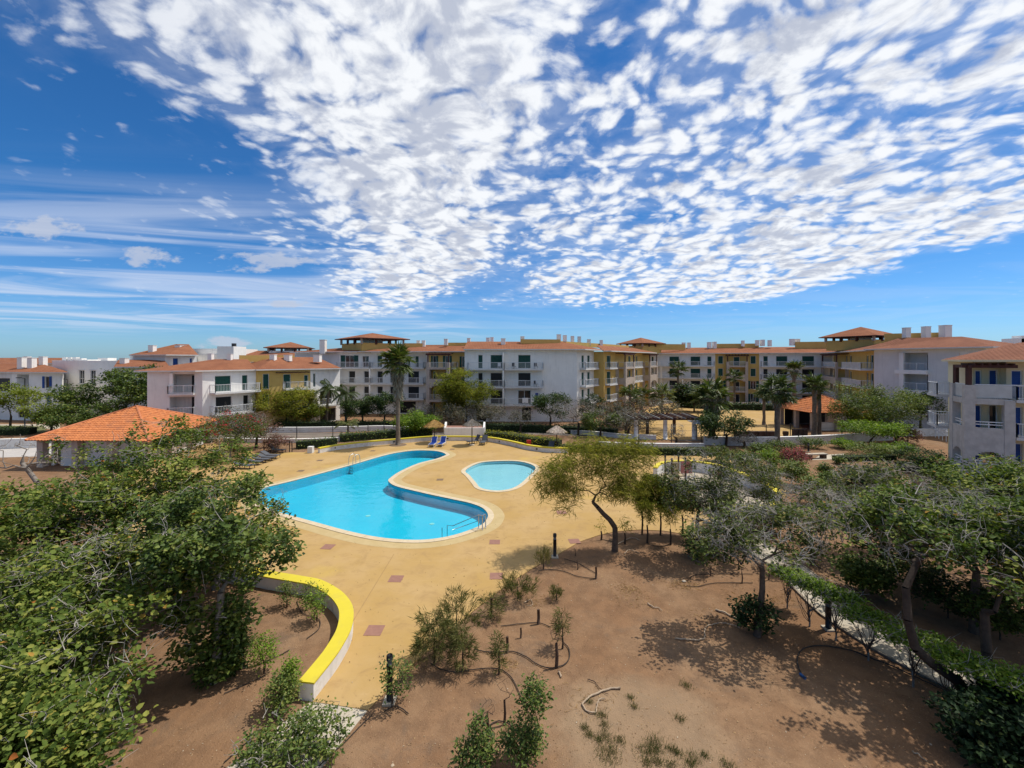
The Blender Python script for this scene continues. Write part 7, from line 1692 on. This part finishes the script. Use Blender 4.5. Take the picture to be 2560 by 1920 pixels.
for i in range(5): mb.beam((.6, -.52, .25 + i * .22), (1.3, -.52, .25 + i * .22), .05)
mb.beam((.62, -.52, 0), (.62, -.52, 1.4), .06); mb.beam((1.28, -.52, 0), (1.28, -.52, 1.4), .06); mb.build('ladder', WHITEPLASTIC, r_)
mb = MB(); mb.hexa([(.6, .2, 1.2), (.6, -.3, 1.2), (2.3, -.3, .15), (2.3, .2, .15), (.6, .2, 1.25), (.6, -.3, 1.25), (2.3, -.3, .2), (2.3, .2, .2)]); mb.build('slide', PINK, r_)
b = G(1795, 1200); r_ = empty('spring_rider', b, 0, 'small faded red spring rider in the playground', 'toy'); mb = MB(); mb.tube([(0, 0, 0), (0, 0, .4)], .1, 8); mb.build('spring', BLACK, r_); mb = MB(); mb.hexa([(-.4, -.08, .4), (.4, -.08, .4), (.4, .08, .4), (-.4, .08, .4), (-.5, -.08, .7), (.3, -.08, .85), (.3, .08, .85), (-.5, .08, .7)]); mb.build('body', PINK, r_)
# stone bench in the right garden
b = G(2040, 1146); r_ = empty('stone_bench', b, math.radians(8), 'pale stone bench on brown blocks in the right garden', 'bench'); mb = MB(); mb.box((0, 0, .45), (2.2, .55, .10)); mb.build('seat', CONC, r_)
for x in (-.8, .8): mb = MB(); mb.box((x, 0, .2), (.35, .5, .4)); mb.build('leg', STUMP, r_)
b = G(2090, 1140); tag(sheet('garden_slab', [[gp(2030, 1150), gp(2110, 1148), gp(2112, 1134), gp(2050, 1138)]], .01, CONC), kind='structure')
# laundry and chairs on balconies
for (px, py, Y, m_, lab, w_, h_) in ((1313, 1001, 67.9, WHITE, 'white towel drying on the first-floor balcony rail, left one', .9, .8), (1333, 1001, 67.9, WHITE, 'white towel drying on the first-floor balcony rail, right one', .7, .8), (1342, 988, 67.9, BLUESLING, 'blue cloth hung above the towels on the first-floor balcony', .5, .7)):
    p = D(px, py, Y - .03); r_ = empty('hanging_cloth', p, 0, lab, 'cloth', 'washing on the balcony'); mb = MB()
    for i in range(5): x = (-.5 + i * .2) * w_; mb.hexa([(x, -.04 + .02 * (i % 2), -h_ / 2), (x + .2 * w_, -.04 + .02 * ((i + 1) % 2), -h_ / 2), (x + .2 * w_, .0 + .02 * ((i + 1) % 2), -h_ / 2), (x, .0 + .02 * (i % 2), -h_ / 2), (x, -.04, h_ / 2), (x + .2 * w_, -.04, h_ / 2), (x + .2 * w_, 0, h_ / 2), (x, 0, h_ / 2)])
    mb.build('cloth', m_, r_)
for j, (px, py, Y, lab) in enumerate(((1248, 923, 68.4, 'white chair on the top balcony of the middle block'), (1340, 922, 68.4, 'dark chair at the right end of the top balcony'), (1285, 922, 68.4, 'dark chair in the middle of the top balcony'), (1420 - 80, 967, 68.4, 'dark chair on the second balcony'))):
    p = D(px, py, Y); p.z = FL[3] if py < 940 else FL[2]; m_ = WHITEPLASTIC if j == 0 else BLACK; r_ = empty('balcony_chair', p, .3 * j, lab, 'chair'); mb = MB(); mb.box((0, 0, .43), (.5, .5, .05)); mb.build('seat', m_, r_); mb = MB(); mb.box((0, .24, .72), (.5, .05, .5)); mb.build('backrest', m_, r_)
    for x in (-.22, .22):
        for y in (-.22, .22): mb = MB(); mb.beam((x, y, 0), (x, y, .42), .04); mb.build('leg', m_, r_)

# ------------------------------------------------------------------ hoses, fallen branches, grass, litter
def hose(pts, r, label, m_=HOSE, name='irrigation_pipe', cat='pipe', arch=0.0):
    C = smooth_open([G(*p, .02) for p in pts], 6); o = C[0]; mb = MB(); rng = random.Random(len(pts) * 7 + int(pts[0][0]))
    P = [(p.x - o.x, p.y - o.y, r + .012 + rng.uniform(0, .012)) for p in C]
    mb.tube(P, r * .72, 6); ob = mb.build(name, m_, None, True); ob.location = (o.x, o.y, 0); return tag(ob, label, cat)
def cr3(L): return [(960 + x / 3.529, 1450 + y / 3.529) for x, y in L]
def cr6(L): return [(560 + x / 3.191, 1400 + y / 3.191) for x, y in L]
def cr8(L): return [(1920 + x / 2.592, 1280 + y / 2.592) for x, y in L]
def cr7(L): return [(1280 + x / 2.592, 1280 + y / 2.592) for x, y in L]
hose(cr3([(410, 740), (500, 790), (620, 815), (760, 800), (900, 785), (1030, 795), (1120, 860), (1180, 970), (1230, 1090), (1310, 1230)]), .022, 'black irrigation pipe winding from the bushy shrub down to the clipped shrub')
hose(cr3([(790, 615), (880, 635), (1000, 640), (1130, 635), (1250, 680), (1330, 735), (1420, 775), (1500, 780), (1590, 750), (1635, 690), (1630, 610), (1590, 560)]), .024, 'black irrigation pipe looping round the clipped trunk')
hose(cr3([(1030, 410), (1200, 390), (1360, 380), (1470, 420)]), .02, 'black irrigation pipe past the thick cut stake'); hose(cr3([(920, 1300), (970, 1262), (1030, 1250), (1100, 1275), (1150, 1330)]), .022, 'short curved pipe round the forked stem')
hose(cr3([(0, 1165), (80, 1120), (150, 1135), (215, 1185)]), .022, 'short piece of pipe beside the overgrown bollard')
hose(cr6([(580, 330), (620, 420), (700, 455), (760, 480), (765, 530), (740, 570), (660, 630)]), .02, 'pipe curving along the inside of the yellow wall'); hose(cr6([(520, 720), (470, 750), (380, 790), (240, 850), (0, 890)]), .02, 'pipe crossing the middle of the left bed')
hose(cr6([(0, 1070), (110, 1020), (250, 960), (330, 920)]), .02, 'pipe in the shade of the leaf-clad tree'); hose(cr6([(0, 1620), (100, 1530), (300, 1350), (480, 1200)]), .018, 'straight pipe beside the concrete path on the left'); hose(cr6([(760, 1645), (860, 1550), (980, 1440), (1085, 1330), (1180, 1240)]), .018, 'straight pipe beside the concrete path on the right')
hz_ = hose(cr8([(215, 1050), (190, 980), (200, 920), (240, 885), (320, 870), (430, 880), (550, 905), (650, 945), (800, 1000), (950, 1070), (1190, 1180)]), .03, 'thick dark hose curling out from the pavement hedge, with a blue end', name='garden_hose', cat='hose')
e = G(*cr8([(215, 1060)])[0], .02); mb = MB(); mb.tube([(e.x, e.y + .05, .04), (e.x + .03, e.y - .14, .04)], [.045, .05], 8); nz_ = mb.build('nozzle', mat('blue_plastic', (.03, .10, .25), None, 4, .4), hz_, True); nz_.location = -hz_.location
hose(cr8([(150, 225), (330, 360), (480, 450), (600, 530)]), .02, 'pipe in the bed beyond the pavement'); hose(cr7([(170, 385), (230, 375), (330, 385), (430, 420), (545, 435)]), .022, 'pipe ending at the short stump'); hose(cr7([(340, 305), (420, 330), (500, 375), (545, 400)]), .02, 'pipe behind the short stump'); hose(cr7([(1150, 430), (1190, 408), (1290, 405), (1400, 402), (1560, 405)]), .02, 'upper pipe behind the grey tree'); hose(cr7([(1130, 480), (1200, 485), (1290, 465), (1400, 460), (1560, 462)]), .02, 'lower pipe running to the grey tree trunk'); hose(cr7([(580, 180), (640, 190), (690, 215)]), .02, 'pipe at the foot of the crooked trunk'); hose(cr7([(880, 210), (960, 225), (1020, 210)]), .02, 'pipe between the sapling stems')
def branch(pts, r, label, m_=DRYLOG):
    C = smooth_open([G(*p, .03) for p in pts], 5); o = C[0]; n = len(C); rng = random.Random(int(pts[0][0])); P = [(p.x - o.x + rng.gauss(0, .012), p.y - o.y + rng.gauss(0, .012), .03 + rng.uniform(0, .03)) for p in C]
    mb = MB(); mb.tube(P, [r * (1 - .6 * i / n) for i in range(n)], 6); ob = mb.build('fallen_branch', m_, None, True); ob.location = (o.x, o.y, 0); return tag(ob, label, 'branch', 'dry branches on the soil')
branch([(1551, 1721), (1520, 1724), (1480, 1740), (1458, 1760), (1465, 1775), (1485, 1782), (1492, 1770), (1496, 1752), (1510, 1746)], .032, 'pale hooked dry branch lying on the near soil'); branch([(1468, 1698), (1485, 1705), (1500, 1722), (1520, 1738)], .016, 'thin dark twig crossing the hooked branch', STUMP)
branch([(1619, 1509), (1635, 1519), (1646, 1520), (1655, 1528)], .028, 'short pale stick in the middle of the soil'); branch([(1689, 1596), (1720, 1600), (1758, 1598), (1762, 1580), (1768, 1566), (1800, 1558), (1832, 1563), (1850, 1572)], .028, 'long pale forked branch left of the grey tree foot'); branch([(1789, 1524), (1820, 1537), (1855, 1554), (1865, 1562)], .04, 'straight pale log beside the dark leafy bush')
branch([(1545, 1360), (1580, 1345), (1600, 1352)], .03, 'pale branch behind the crooked trunk'); branch([(1560, 1385), (1575, 1375), (1600, 1384)], .025, 'pale branch at the foot of the crooked trunk'); branch([(1312, 1507), (1325, 1500), (1332, 1512), (1318, 1516)], .018, 'curled dry twig near the deck kerb'); branch([(1396, 1680), (1402, 1692), (1404, 1688)], .03, 'pale root sticking out at the pipe bend')
branch([(1720, 1360 + 30), (1740, 1402), (1790, 1415)], .02, 'dry twig below the dark round bush'); branch([(2280, 1880), (2300, 1890), (2315, 1905)], .02, 'dry twig in the shade at the bottom right')
# white stone and a pale paper scrap
for (px, py, s_, m_, lab) in ((1710, 1455, .09, CONC, 'pale stone where the two pipes end'), (2145, 1205, .4, CONC, 'rounded pale boulder below the dark bush clump')):
    b = G(px, py); rng = np.random.default_rng(int(px)); mb = MB(); n = 10; rows_ = 5
    for j in range(rows_):
        for i in range(n):
            q = []
            for (jj, ii) in ((j, i), (j, i + 1), (j + 1, i + 1), (j + 1, i)):
                th = math.pi * jj / rows_; ph = 2 * math.pi * (ii % n) / n; rr = s_ * (1 + .15 * math.sin(3 * ph + jj)); q.append((rr * math.sin(th) * math.cos(ph), rr * math.sin(th) * math.sin(ph), s_ * .4 + s_ * .55 * -math.cos(th)))
            mb.poly(q)
    ob = mb.build('stone', m_, None, True); ob.location = (b.x, b.y, 0); tag(ob, lab, 'stone')
# grass tufts and litter: uncountable
rng = np.random.default_rng(55)
def tufts(centers, name, m_, per, rad, L, label, wd=.008):
    P = []; Dv = []
    for (px, py, s_) in centers:
        b = np.array(G(px, py)); n = int(per * s_); q = b + rng.normal(size=(n, 3)) * np.array([rad * s_, rad * s_, 0]); q[:, 2] = 0; P.append(q); d = rng.normal(size=(n, 3)) * .5; d[:, 2] = 1; Dv.append(d)
    P = np.concatenate(P); Dv = np.concatenate(Dv); V, Fc = leaf_rhomb(P, Dv, L * rng.uniform(.5, 1.4, len(P)), np.full(len(P), wd) * rng.uniform(.7, 1.5, len(P)), rng)
    ob = link(name, arrays_mesh(name, V, Fc, [m_], np.repeat(rng.random(len(P)), 2))); tag(ob, label, 'grass', kind='stuff'); return ob
cs = [tuple(cr7([(x, y)])[0]) + (s,) for x, y, s in [(640, 1530, 1.6), (620, 1590, 1.5), (600, 1450, .9), (860, 1560, 1.4), (930, 1500, 1.5), (920, 1540, 1.3), (1040, 1550, .8), (1090, 1345, .8), (1135, 1130, .9), (1180, 1600, 1.0), (1150, 1640, .8), (1030, 1640, .8), (1390, 1640, 1.0), (580, 1320, .9), (600, 1385, .7), (495, 1440, .8), (470, 1400, .6), (505, 1235, .5), (700, 1480, .7), (765, 1205, .6), (790, 1265, .6), (560, 1480, .6), (880, 1630, .8), (950, 1630, .8), (1250, 1580, .6), (1080, 1570, .7)]]
tufts(cs, 'grass_tufts', L_GRASS, 150, .10, .10, 'scattered green grass tufts on the near soil')
N = 7500; A = rng.random((N, 2)); X = -9 + A[:, 0] * 22; Y = 8.0 + A[:, 1] ** 1.3 * 15
P = np.stack([X, Y, np.full(N, .012)], 1)
keepm = np.array([not any(False for _ in ()) for _ in range(N)])
def inside(poly, X, Y):
    c = np.zeros(len(X), bool); n = len(poly); j = n - 1
    for i in range(n):
        xi, yi, xj, yj = poly[i].x, poly[i].y, poly[j].x, poly[j].y; m = ((yi > Y) != (yj > Y)) & (X < (xj - xi) * (Y - yi) / (yj - yi + 1e-12) + xi); c ^= m; j = i
    return c
keepm &= ~inside(DECKL, X, Y) & ~inside(path, X, Y) & ~inside(pl + list(reversed(pr)), X, Y)
P = P[keepm]; n = len(P); d = rng.normal(size=(n, 3)); d[:, 2] *= .25
V, Fc = leaf_rhomb(P, d, rng.uniform(.02, .06, n), rng.uniform(.012, .03, n), rng, .12, .25); ob = link('leaf_litter', arrays_mesh('leaf_litter', V, Fc, [L_LITTER], np.repeat(rng.uniform(.35, 1, n), 2))); tag(ob, 'dry leaves and crumbs scattered over the garden soil', 'litter', kind='stuff')
# a little blown debris on the deck and path
N = 900; X = rng.uniform(-9, 9, N); Y = rng.uniform(11.5, 34, N); km = inside(DECKL, X, Y) & ~inside(POOLo, X, Y) & ~inside(KIDo, X, Y); X = X[km]; Y = Y[km]; n = len(X); d = rng.normal(size=(n, 3)); d[:, 2] *= .15
V, Fc = leaf_rhomb(np.stack([X, Y, np.full(n, .036)], 1), d, rng.uniform(.03, .08, n), rng.uniform(.02, .045, n), rng, .3, .4); ob = link('deck_debris', arrays_mesh('deck_debris', V, Fc, [L_LITTER], np.repeat(rng.random(n), 2))); tag(ob, 'dry leaf scraps blown over the pool deck', 'litter', kind='stuff')
# straw-coloured dry grass patches
P = []; 
for (px, py, s_, n) in ((1572, 1473, .35, 170), (1712, 1462, .40, 260), (1585, 1500, .5, 90), (1340, 1505, .3, 90), (1262, 1660, .25, 120), (1040, 1662, .2, 50), (1035, 1680, .25, 60), (1480, 1760, .6, 80), (1800, 1545, .6, 160), (1850, 1500, .6, 130), (1930, 1500, .5, 200)):
    b = np.array(G(px, py)); q = b + rng.normal(size=(n, 3)) * np.array([s_, s_ * .7, 0]); q[:, 2] = .015; P.append(q)
P = np.concatenate(P); n = len(P); d = rng.normal(size=(n, 3)); d[:, 2] = np.abs(d[:, 2]) * .2
V, Fc = leaf_rhomb(P, d, rng.uniform(.08, .22, n), rng.uniform(.008, .016, n), rng, .2, .6); ob = link('dry_straw', arrays_mesh('dry_straw', V, Fc, [L_STRAW], np.repeat(rng.random(n), 2))); tag(ob, 'wisps of straw-coloured dry grass on the soil', 'straw', kind='stuff')
# pebbles
N = 1300; X = rng.uniform(-8.5, 13, N); Y = 8.2 + rng.random(N) ** 1.2 * 14; km = ~inside(DECKL, X, Y) & ~inside(path, X, Y) & ~inside(pl + list(reversed(pr)), X, Y); X = X[km]; Y = Y[km]; n = len(X)
octv = np.array([[1, 0, 0], [0, 1, 0], [-1, 0, 0], [0, -1, 0], [0, 0, .7], [0, 0, -.3]], float); octf = np.array([[0, 1, 4], [1, 2, 4], [2, 3, 4], [3, 0, 4]]); s_ = rng.uniform(.006, .022, n) * (1 + 1.5 * (rng.random(n) < .04))
V = (octv[None] * s_[:, None, None] * rng.uniform(.7, 1.3, (n, 6, 1)) + np.stack([X, Y, np.full(n, .004)], 1)[:, None]).reshape(-1, 3); Fc = (octf[None] + (np.arange(n) * 6)[:, None, None]).reshape(-1, 3)
ob = link('pebbles', arrays_mesh('pebbles', V, Fc, [L_LITTER], np.repeat(rng.uniform(.55, 1, n), 4))); tag(ob, 'small pebbles scattered over the garden soil', 'pebbles', kind='stuff')
